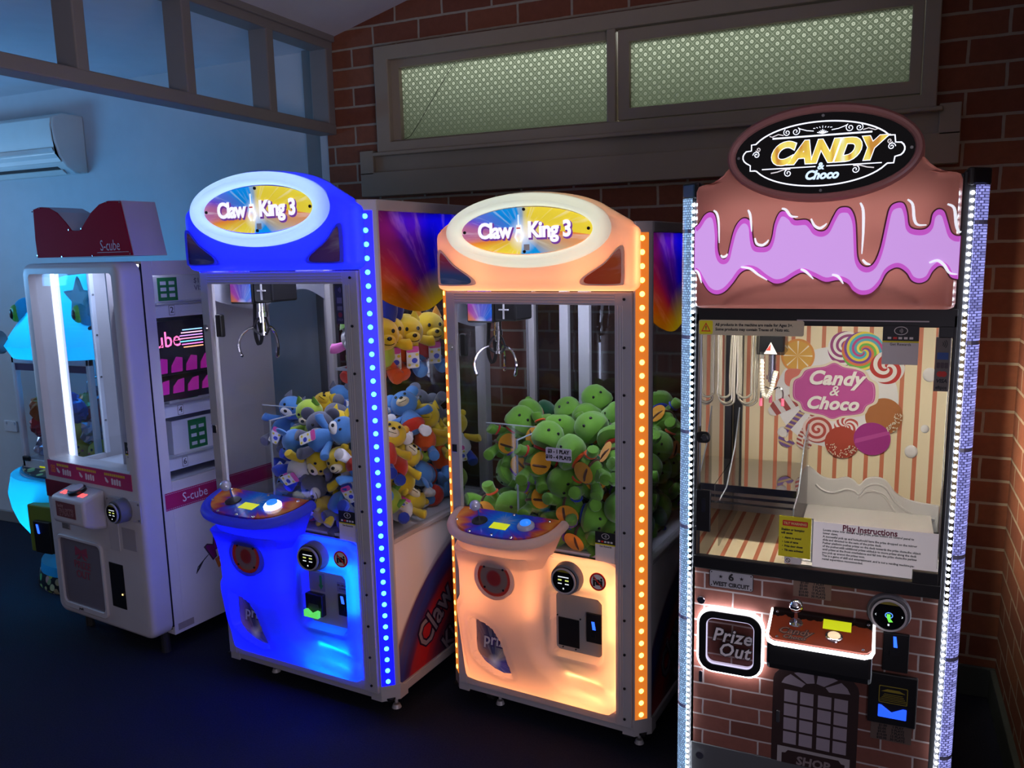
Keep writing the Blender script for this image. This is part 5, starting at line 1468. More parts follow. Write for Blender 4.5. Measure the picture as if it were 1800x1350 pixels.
def cdisc(nm, u, d, prof_, m_, par, n_=18):
    return obj(nm, B().lathe(prof_, sl(u, d, 0.004), (0, -0.26, 1), n_), m_, par, smooth=True)


js = cdisc('joystick', 0.326, -0.055, [(0.018, 0), (0.016, 0.003), (0.005, 0.005), (0.0045, 0.035), (0.006, 0.038)], CHROME, ct)
cdisc('joystick_ball', 0.326, -0.055, [(0.018 * math.sin(R(a_)), 0.054 - 0.018 * math.cos(R(a_))) for a_ in range(0, 181, 12)], CHROME, ct)
bt = cdisc('push_button', 0.421, -0.088, [(0.022, 0), (0.021, 0.004), (0.016, 0.006), (0.0, 0.0065)], CHROME, ct)
cdisc('button_lens', 0.421, -0.088, [(0.0155, 0.006), (0.012, 0.009), (0.0, 0.010)], glow('button_warm', (1.0, 0.72, 0.45), 0.8), ct)
obj('display', B().loft([[sl(u, d, 0.0042) for u, d in ((0.392, -0.062), (0.460, -0.062), (0.460, -0.026), (0.392, -0.026))], [sl(u, d, 0.0056) for u, d in ((0.392, -0.062), (0.460, -0.062), (0.460, -0.026), (0.392, -0.026))]]), LCD, ct)
text('lettering_outline', 'Candy', sl(0.326, -0.092, 0.0046), 0.033, INK, ct, 0.3, 0.0024, 0.0002, face=14.6, sx=0.95)
text('lettering', 'Candy', sl(0.326, -0.092, 0.0052), 0.033, mat('letter_brown', lin((150, 100, 80)), 0.4), ct, 0.3, 0.0002, 0.0002, face=14.6, sx=0.95)
text('lettering_outline', 'Choco', sl(0.326, -0.114, 0.0046), 0.020, INK, ct, 0.3, 0.0018, 0.0002, face=14.6)
text('lettering', 'Choco', sl(0.326, -0.114, 0.0052), 0.020, mat('letter_brown', lin((150, 100, 80)), 0.4), ct, 0.3, 0.0001, 0.0002, face=14.6)
for (u, d) in ((0.276, -0.022), (0.500, -0.022), (0.286, -0.118), (0.490, -0.118)):
    cdisc('screw', u, d, [(0.0042, 0), (0.003, 0.002), (0, 0.0025)], CHROME, ct, 10)
card_reader(cm, 0.546, 0.768, 0.041, 0.0, -0.022, False)
cs = obj('coin_slot', B().box(0.536, 0.597, -0.010, 0.0, 0.612, 0.716), BLACK, cm, bevel=0.002)
obj('coin_light', B().prism([(0.559, 0.708), (0.566, 0.708), (0.570, 0.679), (0.561, 0.679)], -0.0115, -0.009), glow('coin_blue', (0.02, 0.10, 1.0), 2.5), cs)
obj('return_button', B().box(0.552, 0.575, -0.014, -0.009, 0.655, 0.670), BLACKM, cs)
ba = obj('bill_acceptor', B().box(0.507, 0.622, -0.012, 0.0, 0.463, 0.603), BLACK, cm, bevel=0.003)
b = B().ringprism(rrect(0.532, 0.600, 0.524, 0.571, 0.003), rrect(0.534, 0.598, 0.526, 0.569, 0.003), -0.0128, -0.011)
for k in range(5):
    b.box(0.545 - k * 0.003, 0.588 + k * 0.003, -0.0128, -0.011, 0.5475 - k * 0.0045, 0.549 - k * 0.0045)
b.prism([(0.552, 0.562), (0.580, 0.562), (0.594, 0.555), (0.538, 0.555)], -0.0128, -0.011)
obj('acceptor_print', b, mat('acceptor_yellow', lin((140, 128, 30)), 0.5), ba)
obj('bill_mouth', B().prism([(0.532, 0.518), (0.540, 0.517), (0.564, 0.500), (0.590, 0.514), (0.599, 0.514), (0.599, 0.484), (0.532, 0.484)], -0.016, -0.011), glow('acceptor_blue', (0.015, 0.08, 1.0), 1.6), ba, bevel=0.002)
p2 = obj('price_sticker', B().box(0.517, 0.614, -0.0018, -0.0005, 0.412, 0.460), mat('price_grey_brown', lin((96, 80, 72)), 0.6), cm)
text('lettering', PRT, (0.5655, -0.0022, 0.436), 0.0088, INK, p2, 0, 0.0003, 0.0003, line=1.0)
# printed shop door
DB = mat('door_brown', lin((44, 26, 24)), 0.5)
DW = mat('door_glass_print', lin((150, 140, 150)), 0.5)
do_ = obj('shop_door_print', B().prism([(0.268, 0.287), (0.486, 0.287)] + [(0.377 + 0.109 * math.cos(R(a_)), 0.530 + 0.058 * math.sin(R(a_))) for a_ in range(0, 181, 15)], -0.0016, -0.0004), DB, cm)
for k in range(4):
    a0, a1 = R(8 + k * 43), R(8 + k * 43 + 35)
    obj('fan_light_print', B().prism([(0.377 + r0 * math.cos(a_), 0.515 + r0 * 0.6 * math.sin(a_)) for r0, a_ in ((0.035, a0), (0.088, a0), (0.088, (a0 + a1) / 2), (0.088, a1), (0.035, a1))], -0.002, -0.001), DW, do_)
for i in range(4):
    for j in range(4):
        x0 = 0.298 + i * 0.0412 + (0.004 if i > 1 else 0); z1 = 0.504 - j * 0.0412
        obj('door_pane_print', B().box(x0, x0 + 0.034, -0.0020, -0.001, z1 - 0.035, z1), DW, do_)
ss = obj('shop_sign_print', B().box(0.284, 0.470, -0.0022, -0.001, 0.287, 0.335), mat('sign_grey', lin((158, 152, 152)), 0.5), do_)
obj('sign_ground', B().prism([(0.296, 0.287), (0.296, 0.316), (0.305, 0.317), (0.312, 0.326), (0.442, 0.326), (0.449, 0.317), (0.458, 0.316), (0.458, 0.287)], -0.0027, -0.002), DB, ss)
text('lettering', 'SHOP', (0.377, -0.0030, 0.300), 0.034, mat('sign_letter', lin((130, 118, 118)), 0.5), ss, 0.1, 0.0012, 0.0002)

# ------------------------------------------------------------------ the white S-cube prize machine
sc = thing('prize_machine', 'white cabinet prize machine with dark red bow-shaped sign on top', 'prize machine', (-3.442, 2.436, 0), R(-6.8))
W, D, H = 0.70, 0.76, 1.70
LILAC = mat('machine_white', lin((205, 200, 205)), 0.4)
b = B()
b.loft([[(p[0], y, p[1]) for p in rrect(k, W - k, 0.10 + k, H - k, 0.052 - k, 6)] for k, y in ((0.002, 0.095), (0.0, 0.093), (0.0, 0.026), (0.002, 0.016), (0.007, 0.007), (0.015, 0.002), (0.024, 0.0))]
       + [[(p[0], y, p[1]) for p in rrect(0.056, 0.646, 0.830, 1.655, 0.018, 6)] for y in (0.0, 0.095)], cap=False)
front = obj('front_panel', b, LILAC, sc, smooth=True)
obj('lower_front', B().prism(rrect(0.02, W - 0.02, 0.12, 0.82, 0.04), 0.008, 0.09), LILAC, front)
b = B()
x = W - 0.018
b.box(x, W, 0.102, 0.150, 0.09, H).box(x, W, 0.44, D, 0.09, H).box(x, W, 0.150, 0.44, 0.09, 0.765).box(x, W, 0.150, 0.44, 1.640, H)
b.box(0.0, 0.018, 0.102, 0.145, 0.09, H).box(0.0, 0.018, 0.30, D, 0.09, H).box(0.0, 0.018, 0.145, 0.30, 0.09, 0.79).box(0.0, 0.018, 0.145, 0.30, 1.66, H)
b.box(0.018, x, 0.102, D, 0.09, 0.11).box(0.018, x, 0.102, D, H - 0.012, H).box(0.018, x, D - 0.015, D, 0.11, H - 0.012)
obj('cabinet', b, LILAC, sc, bevel=0.002)
obj('hinge_line', B().box(W - 0.006, W - 0.001, 0.094, 0.102, 0.13, 1.69), BLACKM, sc)
for u in (0.07, W - 0.07):
    for d in (0.10, D - 0.08):
        obj('foot', B().cyl((u, d, 0), (u, d, 0.10), 0.02, n=14), RUBBER, sc)
obj('front_glass', B().box(0.05, 0.65, 0.03, 0.034, 0.826, 1.66), CLEAR, front)
obj('side_glass', B().box(W - 0.010, W - 0.006, 0.149, 0.441, 0.764, 1.641), CLEAR, sc)
obj('side_glass', B().box(0.006, 0.010, 0.144, 0.301, 0.789, 1.661), CLEAR, sc)
# chamber
INW = mat('inner_white', lin((220, 222, 235)), 0.45)
obj('chamber_back', B().box(0.018, 0.45, 0.405, 0.415, 0.78, 1.688), INW, sc)
obj('chamber_floor', B().box(0.018, 0.68, 0.10, 0.60, 0.755, 0.765), INW, sc)
obj('divider', B().box(0.45, 0.458, 0.102, 0.60, 0.76, 1.688), INW, sc)
b = B().box(0.020, 0.034, 0.135, 0.150, 0.79, 1.66).box(0.020, 0.034, 0.292, 0.312, 0.79, 1.66)
obj('window_trim', b, INW, sc, bevel=0.002)
obj('light_tube', B().cyl((0.048, 0.112, 0.80), (0.048, 0.112, 1.66), 0.008, n=10), glow('cool_tube', (0.62, 0.76, 1.0), 9.0), sc)
obj('chamber_fill_lamp', B().box(0.06, 0.42, 0.14, 0.36, 1.676, 1.682), glow('chamber_fill_light', (0.60, 0.74, 1.0), 5.0), sc)  # added second lamp, brightens the chamber's left wall
obj('tube_holder', B().box(0.019, 0.028, 0.106, 0.118, 0.80, 1.66), ALU, sc)
pc = obj('prize_card', B().box(0.10, 0.40, 0.395, 0.404, 1.12, 1.50), mat('card_dark', lin((52, 50, 62)), 0.5), sc)
b = B()
for k in range(6):
    b.box(0.13, 0.37, 0.3935, 0.395, 1.36 + k * 0.02, 1.366 + k * 0.02)
obj('printed_lines', b, INW, pc)
for x_ in (0.15, 0.25, 0.35):
    obj('hook', B().tube(crom([(x_, 0.395, 1.26), (x_, 0.34, 1.265), (x_, 0.315, 1.24), (x_, 0.325, 1.20), (x_, 0.345, 1.195)], 4), 0.007, 8), BLACK, pc, smooth=True)
for z in (1.55, 1.36, 1.16, 0.95):
    obj('screw', B().cyl((0.034, 0.302, z), (0.038, 0.302, z), 0.005, n=8), STEEL, sc)
# instruction strip under the glass
IS = obj('instruction_strip', B().box(0.048, 0.650, -0.003, 0.002, 0.757, 0.828), mat('strip_magenta', lin((176, 36, 100)), 0.45), front)
b = B()
for (x0, x1) in ((0.12, 0.22), (0.27, 0.42), (0.47, 0.62)):
    n = int((x1 - x0) / 0.013)
    for k in range(n):
        b.box(x0 + k * 0.013, x0 + k * 0.013 + 0.009, -0.0038, -0.002, 0.807, 0.818)
obj('yellow_characters', b, mat('strip_yellow', lin((210, 180, 60)), 0.5), IS)
b = B()
for x0 in (0.16, 0.33, 0.515):
    for k in range(4):
        b.prism(rrect(x0 + k * 0.017, x0 + k * 0.017 + 0.012, 0.770, 0.798 - 0.003 * (k % 2), 0.004, 3), -0.0038, -0.002)
    b.prism([(x0 - 0.045, 0.798), (x0 - 0.037, 0.797), (x0 - 0.020, 0.781), (x0 - 0.026, 0.774), (x0 - 0.040, 0.780)], -0.0038, -0.002)
obj('pictograms', b, mat('strip_white', lin((215, 205, 215)), 0.5), IS)
b = B()
for i in range(2):
    for j in range(2):
        b.ringprism(rrect(0.072 + i * 0.017, 0.086 + i * 0.017, 0.775 + j * 0.018, 0.790 + j * 0.018, 0.003), rrect(0.075 + i * 0.017, 0.083 + i * 0.017, 0.778 + j * 0.018, 0.787 + j * 0.018, 0.002), -0.0038, -0.002)
obj('title_characters', b, mat('strip_orange', lin((225, 130, 60)), 0.5), IS)
rb = obj('red_band', B().box(0.012, 0.235, -0.002, 0.002, 0.655, 0.735), mat('dark_red_band', lin((120, 20, 50)), 0.4), front)
pay_sticker(front, 0.585, 0.642, 0.825, 0.955, 0.027)
# control box
cb = obj('control_box', B().xprism([(0.0, 0.742), (-0.105, 0.713), (-0.105, 0.60), (-0.06, 0.578), (0.0, 0.566)], 0.222, 0.457), LILAC, front, bevel=0.014, smooth=True, seg=3)
bz = lambda d: 0.742 + d * 0.276


def bdisc(nm, u, d, prof_, m_, n_=24):
    return obj(nm, B().lathe(prof_, (u, d, bz(d)), (0, -0.27, 1), n_), m_, cb, smooth=True)


bdisc('push_button', 0.338, -0.050, [(0.038, 0.0), (0.038, 0.014), (0.032, 0.018)], BLACK)
bdisc('button_cap', 0.338, -0.050, [(0.031, 0.016), (0.030, 0.022), (0.0, 0.023)], mat('button_grey_white', lin((190, 185, 200)), 0.3))
RL = glow('red_digits', (1.0, 0.06, 0.06), 3.0)
for x0 in (0.255, 0.382):
    for k in range(2):
        u = x0 + k * 0.022
        d0_ = -0.078
        b = B()
        for (ax, ay, lx, ly) in ((0, 0, 0.014, 0.003), (0, 0.010, 0.014, 0.003), (0, 0.020, 0.014, 0.003), (0, 0, 0.003, 0.022), (0.012, 0, 0.003, 0.022)):
            b.loft([[(u + ax, d0_ + ay, bz(d0_ + ay) + h_), (u + ax + lx, d0_ + ay, bz(d0_ + ay) + h_), (u + ax + lx, d0_ + ay + ly, bz(d0_ + ay + ly) + h_), (u + ax, d0_ + ay + ly, bz(d0_ + ay + ly) + h_)] for h_ in (0.0, 0.0018)])
        obj('red_digit', b, RL, cb)
text('lettering', 'START', (0.338, -0.020, bz(-0.020) + 0.001), 0.012, INK, cb, face=15.5, ext=0.0004)
LOGOB = mat('logo_brown', lin((118, 62, 66)), 0.5)
lg = obj('logo_sticker', B().box(0.262, 0.400, -0.1065, -0.104, 0.628, 0.694), LOGOB, cb)
text('lettering_outline', 'PARTS', (0.335, -0.107, 0.650), 0.040, mat('logo_pale', lin((170, 140, 140)), 0.5), lg, 0.0, 0.002, 0.0003, tilt=4, sx=0.9)
text('lettering', 'PARTS', (0.335, -0.1076, 0.650), 0.040, LOGOB, lg, 0.0, 0.0, 0.0003, tilt=4, sx=0.9)
text('lettering', 'lucky', (0.295, -0.107, 0.678), 0.020, mat('logo_pale', lin((170, 140, 140)), 0.5), lg, ext=0.0003, tilt=4)
mp = obj('meter_plate', B().box(0.462, 0.694, -0.004, 0.002, 0.626, 0.716), mat('plate_lilac', lin((190, 186, 192)), 0.4), front, bevel=0.001)
for (u, z) in ((0.472, 0.705), (0.684, 0.705), (0.684, 0.636), (0.60, 0.640)):
    obj('screw', B().cyl((u, -0.007, z), (u, -0.003, z), 0.004, n=8), STEEL, mp)
card_reader(front, 0.590, 0.672, 0.040, -0.004, -0.062)
obj('coin_chute_plate', B().box(0.462, 0.528, -0.004, 0.002, 0.478, 0.622), mat('plate_lilac', lin((190, 186, 192)), 0.4), front, bevel=0.001)
obj('coin_recess', B().box(0.548, 0.640, -0.001, 0.003, 0.492, 0.588), mat('recess_lilac', lin((165, 160, 168)), 0.5), front, bevel=0.001)
ph = obj('prize_hatch', B().ringprism(rrect(0.060, 0.396, 0.138, 0.486, 0.03), rrect(0.074, 0.382, 0.165, 0.472, 0.024), -0.010, 0.006), LILAC, front, bevel=0.003, smooth=True)
hatch = obj('hatch_flap', B().prism(rrect(0.074, 0.382, 0.165, 0.472, 0.024), -0.001, 0.004), mat('hatch_flap_grey', lin((118, 112, 122)), 0.25), ph)
HP = mat('hatch_print', lin((150, 60, 84)), 0.5)
b = B()
for s in (-1, 1):
    b.prism([(0.230, 0.428), (0.230 + s * 0.042, 0.445), (0.230 + s * 0.046, 0.40), (0.230, 0.415)], -0.003, 0.0)
    b.prism([(0.230, 0.41), (0.230 + s * 0.012, 0.41), (0.230 + s * 0.036, 0.385), (0.230 + s * 0.016, 0.388)], -0.003, 0.0)
obj('bow_print', b, HP, hatch)
text('lettering', 'PRIZE\nOUT', (0.23, -0.002, 0.335), 0.050, HP, hatch, ext=0.0005, line=0.9)
obj('coin_return', B().box(0.430, 0.530, -0.002, 0.004, 0.210, 0.414), BLACK, front, bevel=0.003)
obj('coin_return_light', B().box(0.508, 0.514, -0.004, -0.001, 0.275, 0.281), glow('amber_dot', (1.0, 0.6, 0.2), 3.0), front)
st = obj('rating_label', B().box(0.105, 0.165, -0.002, 0.002, 0.515, 0.545), mat('label_grey', lin((150, 140, 140)), 0.5), front)
b = B()
for k in range(4):
    b.box(0.110, 0.158 - 0.006 * (k % 2), -0.0026, -0.0015, 0.519 + k * 0.006, 0.5215 + k * 0.006)
obj('printed_lines', b, INK, st)
text('lettering', 'push', (0.20, -0.0108, 0.151), 0.018, INK, ph, 0.2, 0.0003, 0.0003)
# side: band, logo, stickers
XR = W + 0.0008
bd2 = obj('name_band', B().box(W - 0.001, XR, 0.112, 0.745, 0.645, 0.722), mat('band_magenta', lin((168, 30, 92)), 0.45), sc)
text('lettering', 'S-cube', (XR + 0.0006, 0.262, 0.683), 0.058, INW, bd2, side='R', sx=0.85, ext=0.0005)
b = B()
for z in (0.650, 0.7155):
    for k in range(63):
        b.box(XR, XR + 0.0006, 0.114 + k * 0.010, 0.120 + k * 0.010, z, z + 0.0015)
obj('stitching', b, INW, bd2)
lg = text('logo', 'Mini', (XR + 0.0006, 0.385, 0.435), 0.105, mat('logo_plum', lin((130, 30, 110)), 0.45), sc, side='R', tilt=30, off=0.002, ext=0.0014)
text('logo_outline', 'Mini', (XR + 0.0002, 0.385, 0.435), 0.105, mat('logo_dark', lin((50, 30, 70)), 0.45), lg, side='R', tilt=30, off=0.008, ext=0.0006)
text('lettering', 'n 7', (XR + 0.0006, 0.395, 0.358), 0.088, mat('logo_orange', lin((200, 110, 50)), 0.45), lg, side='R', tilt=18, off=0.004, ext=0.0010)
b = B()
for k in range(5):
    b.tube([(XR, 0.305 - k * 0.006, 0.390 - k * 0.004), (XR, 0.280 - k * 0.009, 0.376 - k * 0.006), (XR, 0.250 - k * 0.004, 0.340 - k * 0.004)], 0.0016, 4)
obj('logo_whiskers', b, INK, lg)
obj('rating_label', B().box(W - 0.001, XR, 0.12, 0.20, 0.105, 0.135), mat('label_grey', lin((150, 140, 140)), 0.5), sc)
# side display: shelves with number tags, reflected neon sign built as a lit panel
for z0, z1, no in ((1.463, 1.521, '2'), (1.037, 1.089, '4'), (0.805, 0.861, '6')):
    sh = obj('display_shelf', B().box(0.46, W - 0.022, 0.125, 0.60, z1 - 0.012, z1).box(W - 0.030, W - 0.022, 0.125, 0.60, z0, z1), INW, sc, bevel=0.002)
    zc_ = (z0 + z1) / 2
    b = B()
    b.xprism([(0.242 + p[0], zc_ + p[1]) for p in rrect(-0.014, 0.014, -0.021, 0.021, 0.003)], W - 0.0222, W - 0.0214)
    tg = obj('number_tag', b, INK, sh)
    obj('tag_face', B().xprism([(0.242 + p[0], zc_ + p[1]) for p in rrect(-0.0125, 0.0125, -0.0195, 0.0195, 0.003)], W - 0.0216, W - 0.0210), INW, tg)
    text('lettering', no, (W - 0.0206, 0.242, zc_), 0.036, INK, tg, side='R', ext=0.0004)
nb = obj('reflection_panel', B().box(0.655, 0.660, 0.14, 0.58, 1.105, 1.445), mat('panel_dark', lin((46, 44, 58)), 0.3), sc)
NP = glow('reflected_pink', (1.0, 0.16, 0.42), 2.2)
text('lettering', 'cube', (0.6606, 0.205, 1.365), 0.095, NP, nb, side='R', ext=0.0008, sx=0.9)
text('lettering', 'cube', (0.6612, 0.205, 1.365), 0.095, mat('panel_dark', lin((46, 44, 58)), 0.3), nb, side='R', ext=0.0008, sx=0.9, off=-0.004)
cols = [(1.0, 0.4, 0.2), (0.9, 0.2, 0.7), (0.2, 0.7, 1.0), (1.0, 0.3, 0.5), (0.6, 0.3, 1.0), (1.0, 0.5, 0.7), (0.3, 0.6, 1.0)]
for k, c_ in enumerate(cols):
    d0_ = 0.275 + abs(k - 3) * 0.008
    obj('neon_line', B().box(0.660, 0.662, d0_, 0.40, 1.325 + k * 0.0125, 1.329 + k * 0.0125), glow('reflected_bar_%d' % k, c_, 2.0), nb)  # glowing bars, part of the modelled reflection
TABM = mat('tab_magenta', lin((190, 40, 160)), 0.35, 0, lin((190, 40, 160)), 0.25)
for row, (z0, z1) in enumerate(((1.225, 1.285), (1.135, 1.195))):
    for k in range(4):
        d0_ = 0.150 + k * 0.075
        obj('ticket_tab', B().xprism([(d0_, z0), (d0_ + 0.055, z0), (d0_ + 0.060, z1), (d0_ + 0.03, z1 + 0.006 - row * 0.01), (d0_ + 0.004, z0 + 0.03)], 0.660, 0.666), TABM, nb, bevel=0.002)
obj('panel_rail', B().box(0.660, 0.672, 0.14, 0.58, 1.200, 1.216), BLACK, nb)
obj('display_lamp', B().box(0.50, 0.66, 0.16, 0.18, 1.680, 1.686), LAMPW, sc)
for k, (z, d0_, dl) in enumerate(((1.521, 0.19, 'topmost'), (1.089, 0.22, 'middle'), (0.861, 0.22, 'lowest'))):
    h_ = (0.118, 0.16, 0.15)[k]
    g = thing('prize_box', 'white prize box with green card on %s display shelf of white prize machine' % dl, 'box', group='prize boxes on the display shelves')
    Mx = Matrix.Translation((-3.442, 2.436, 0)) @ Matrix.Rotation(R(-6.8), 4, 'Z')
    g.matrix_basis = Mx @ Matrix.Translation((0.49, d0_, z))
    obj('carton', B().box(0, 0.15, 0, 0.30, 0, h_), INW, g, bevel=0.002)
    cd = obj('green_card', B().box(0.1505, 0.153, 0.02 + 0.03 * k, 0.115 + 0.03 * k, 0.01, h_ - 0.01), mat('card_green', lin((30, 120, 70)), 0.4), g)
    b = B()
    for i in range(2):
        for j in range(3):
            b.box(0.153, 0.1536, 0.032 + 0.03 * k + i * 0.042, 0.060 + 0.03 * k + i * 0.042, 0.025 + j * (h_ - 0.04) / 3, 0.040 + j * (h_ - 0.04) / 3)
    obj('card_print', b, INW, cd)
    text('lettering', '$100\nVISA', (0.1504, 0.235, h_ * 0.62), 0.032, mat('pen_grey', lin((110, 110, 150)), 0.5), g, side='R', ext=0.0003, res=1)
# bow sign
bw = [(0.008, 1.722), (0.004, 1.80), (0.012, 1.935), (0.060, 1.944), (0.130, 1.938), (0.190, 1.915), (0.245, 1.872), (0.285, 1.835), (0.305, 1.833), (0.345, 1.833), (0.352, 1.836), (0.385, 1.862), (0.440, 1.905), (0.500, 1.935), (0.560, 1.946), (0.640, 1.942), (0.650, 1.90), (0.672, 1.80), (0.690, 1.722)]
bs = obj('bow_sign', B().prism(bw, 0.082, 0.235), mat('sign_shell', lin((190, 180, 196)), 0.4), sc)
RED = mat('bow_red', lin((150, 16, 46)), 0.6, spec=0.02)
fc = obj('red_face', B().prism([(0.35 + (p[0] - 0.35) * 0.985, 1.835 + (p[1] - 1.835) * 0.98) for p in bw], 0.077, 0.082), RED, bs)
text('lettering', 'S-cube', (0.545, 0.0765, 1.765), 0.062, mat('sign_rose', lin((170, 90, 105)), 0.4), fc, ext=0.0006, sx=0.8)
obj('underline', B().box(0.455, 0.665, 0.0762, 0.0775, 1.738, 1.740), mat('sign_rose', lin((170, 90, 105)), 0.4), fc)
for p in ((0.01, 1.925), (0.07, 1.938), (0.27, 1.838), (0.36, 1.84), (0.55, 1.94), (0.635, 1.935), (0.675, 1.73), (0.015, 1.735), (0.2, 1.727), (0.42, 1.727)):
    obj('screw', B().cyl((p[0], 0.074, p[1]), (p[0], 0.078, p[1]), 0.003, n=8), CHROME, fc)

# ------------------------------------------------------------------ the cyan creature-headed crane behind it
fg = thing('kiddie_crane', 'glowing cyan kiddie crane with goggle-eyed head, behind the white prize machine', 'claw machine', (-3.77, 3.03, 0))
CY = translucent('cyan_lit_plastic', (0.10, 0.55, 0.72), 0.7, (0.12, 0.72, 0.92))
LCY = glow('cyan_lamp', (0.03, 0.52, 1.0), 42.0)
PAT = NT('base_scales')
o = PAT.xyz()
vo = PAT.n('TexVoronoi'); PAT.set(vo.inputs['Vector'], PAT.vec(*o)); vo.inputs['Scale'].default_value = 22.0
PATM = PAT.done(PAT.bsdf(PAT.mixc(PAT.math('LESS_THAN', vo.outputs[0], 0.42), (0.01, 0.02, 0.03), PAT.mixc(0.5, vo.outputs[1], (0.25, 0.65, 0.15))), 0.4))
obj('base', B().lathe([(0.315, 0.0), (0.325, 0.02), (0.31, 0.088)], (-0.09, 0, 0), n=36), PATM, fg, smooth=True)
obj('base_top', B().lathe([(0.308, 0.088), (0.30, 0.135), (0.24, 0.155), (0.16, 0.16)], (-0.09, 0, 0), n=36), CY, fg, smooth=True)
obj('column', B().lathe([(0.17, 0.15), (0.19, 0.20), (0.26, 0.28), (0.32, 0.38), (0.345, 0.46), (0.355, 0.54), (0.34, 0.60), (0.335, 0.628)], (-0.09, -0.07, 0), n=36), CY, fg, smooth=True)
for s in (-1, 1):
    obj('fin', B().loft([[(-0.09 + s * 0.22 + s * r * math.cos(R(a_)), -0.05 + k * 0.03, 0.235 + r * 1.5 * math.sin(R(a_))) for a_ in range(0, 360, 30)] for k, r in ((0, 0.03), (1, 0.06), (2, 0.06), (3, 0.03))]), CY, fg, smooth=True)
obj('column_lamp', B().cyl((-0.09, -0.12, 0.17), (-0.09, -0.20, 0.60), 0.02, n=10), LCY, fg)
cpl = obj('control_panel', B().loft([[(x_, y_, z_ + (y_ + 0.3) * 0.14) for x_, y_ in ell(-0.02, -0.16, 0.33, 0.19, 40)] for z_ in (0.622, 0.650)]), PATM, fg)
obj('panel_rim', B().tube([(x_, y_, 0.628 + (y_ + 0.3) * 0.14) for x_, y_ in ell(-0.02, -0.16, 0.332, 0.192, 40)], 0.013, 8, True), CY, fg, smooth=True)
obj('joystick', B().cyl((-0.24, -0.20, 0.665), (-0.24, -0.205, 0.715), 0.006).cyl((-0.24, -0.20, 0.660), (-0.24, -0.20, 0.668), 0.022), CHROME, cpl)
obj('joystick_ball', B().sph((-0.24, -0.206, 0.735), 0.022), mat('crystal_ball', (0.62, 0.62, 0.75), 0.08, 0.35), cpl, smooth=True)
obj('display', B().box(-0.155, -0.085, -0.27, -0.21, 0.660, 0.668), LCD, cpl)
cp2 = obj('coin_panel', B().box(-0.03, 0.26, -0.448, -0.250, 0.29, 0.53), mat('coin_panel_olive', lin((110, 130, 40)), 0.5), fg, bevel=0.006)
cs = obj('coin_slot', B().box(0.035, 0.15, -0.473, -0.448, 0.30, 0.46), BLACK, cp2, bevel=0.004)
obj('coin_light', B().prism([(0.06, 0.445), (0.072, 0.445), (0.08, 0.40), (0.068, 0.40)], -0.476, -0.472), glow('coin_blue', (0.02, 0.10, 1.0), 2.5), cs)
b = B()
for x_ in (-0.28, 0.262):
    for y_ in (-0.27, 0.20):
        b.box(x_, x_ + 0.022, y_, y_ + 0.03, 0.655, 1.235)
b.box(-0.28, 0.284, -0.27, 0.23, 0.64, 0.70).box(-0.28, 0.284, -0.27, -0.24, 1.20, 1.235)
obj('cabinet_frame', b, WHITE, fg, bevel=0.004)
obj('cabinet_glass', B().box(-0.262, 0.265, -0.262, -0.259, 0.70, 1.21).box(-0.276, -0.273, -0.24, 0.20, 0.70, 1.21).box(0.275, 0.278, -0.24, 0.20, 0.70, 1.21).box(-0.262, 0.265, 0.215, 0.218, 0.70, 1.21), CLEAR, fg)
obj('latch', B().box(-0.265, -0.215, -0.282, -0.268, 0.690, 0.715), BLACK, fg, bevel=0.004)
obj('top_band', B().box(-0.262, 0.27, -0.266, -0.26, 1.165, 1.21), mat('band_plum', lin((70, 40, 80)), 0.4), fg)


rings = []
for z, rx, ry, yc in ((1.222, 0.29, 0.22, -0.02), (1.235, 0.34, 0.32, -0.04), (1.30, 0.355, 0.35, -0.05), (1.37, 0.335, 0.32, -0.03), (1.44, 0.325, 0.29, 0.0), (1.52, 0.29, 0.25, 0.01), (1.57, 0.255, 0.22, 0.02), (1.61, 0.21, 0.18, 0.02), (1.635, 0.13, 0.11, 0.02), (1.642, 0.03, 0.03, 0.02)):
    rings.append([(0.02 + rx * math.copysign(abs(math.cos(R(a_))) ** 0.8, math.cos(R(a_))) * (1 + 0.03 * math.sin(R(a_ * 5) + z * 20)), yc + ry * math.copysign(abs(math.sin(R(a_))) ** 0.8, math.sin(R(a_))), z) for a_ in range(0, 360, 12)])
hd_ = obj('head', B().loft(rings), CY, fg, smooth=True)
for s in (-1, 1):
    obj('ear_spike', B().loft([[(s * 0.17 + 0.05 * math.cos(R(a_)) * k, -0.02 + 0.04 * math.sin(R(a_)) * k, 1.55 + h_) for a_ in range(0, 360, 45)] for k, h_ in ((1, 0), (0.5, 0.05), (0.05, 0.08))]), CY, hd_, smooth=True)
    ex = 0.035 + s * 0.225
    ey = obj('eye', B().sph((ex, -0.215, 1.46), (0.062, 0.062, 0.072), 18, 12), CY, hd_, smooth=True)
    obj('iris', B().sph((ex - 0.020, -0.262, 1.455), (0.036, 0.022, 0.044), 16, 10), mat('iris_green', lin((90, 170, 60)), 0.3), ey, smooth=True)
    obj('pupil', B().sph((ex - 0.028, -0.278, 1.452), (0.017, 0.010, 0.026), 14, 8), BLACK, ey, smooth=True)
    obj('eye_socket', B().tube([(ex + 0.012 + 0.066 * math.cos(R(a_)), -0.215 + 0.03 * math.sin(R(a_)), 1.46 + 0.078 * math.sin(R(a_))) for a_ in range(-80, 100, 12)], 0.009, 6), BLACK, ey, smooth=True)
obj('star_crest', B().prism([(0.245 + (0.11 if i % 2 == 0 else 0.05) * math.cos(R(18 + 36 * i)), 1.53 + (0.11 if i % 2 == 0 else 0.05) * math.sin(R(18 + 36 * i))) for i in range(10)], -0.262, -0.24), mat('crest_cyan', (0.05, 0.42, 0.60), 0.4), hd_, bevel=0.01)
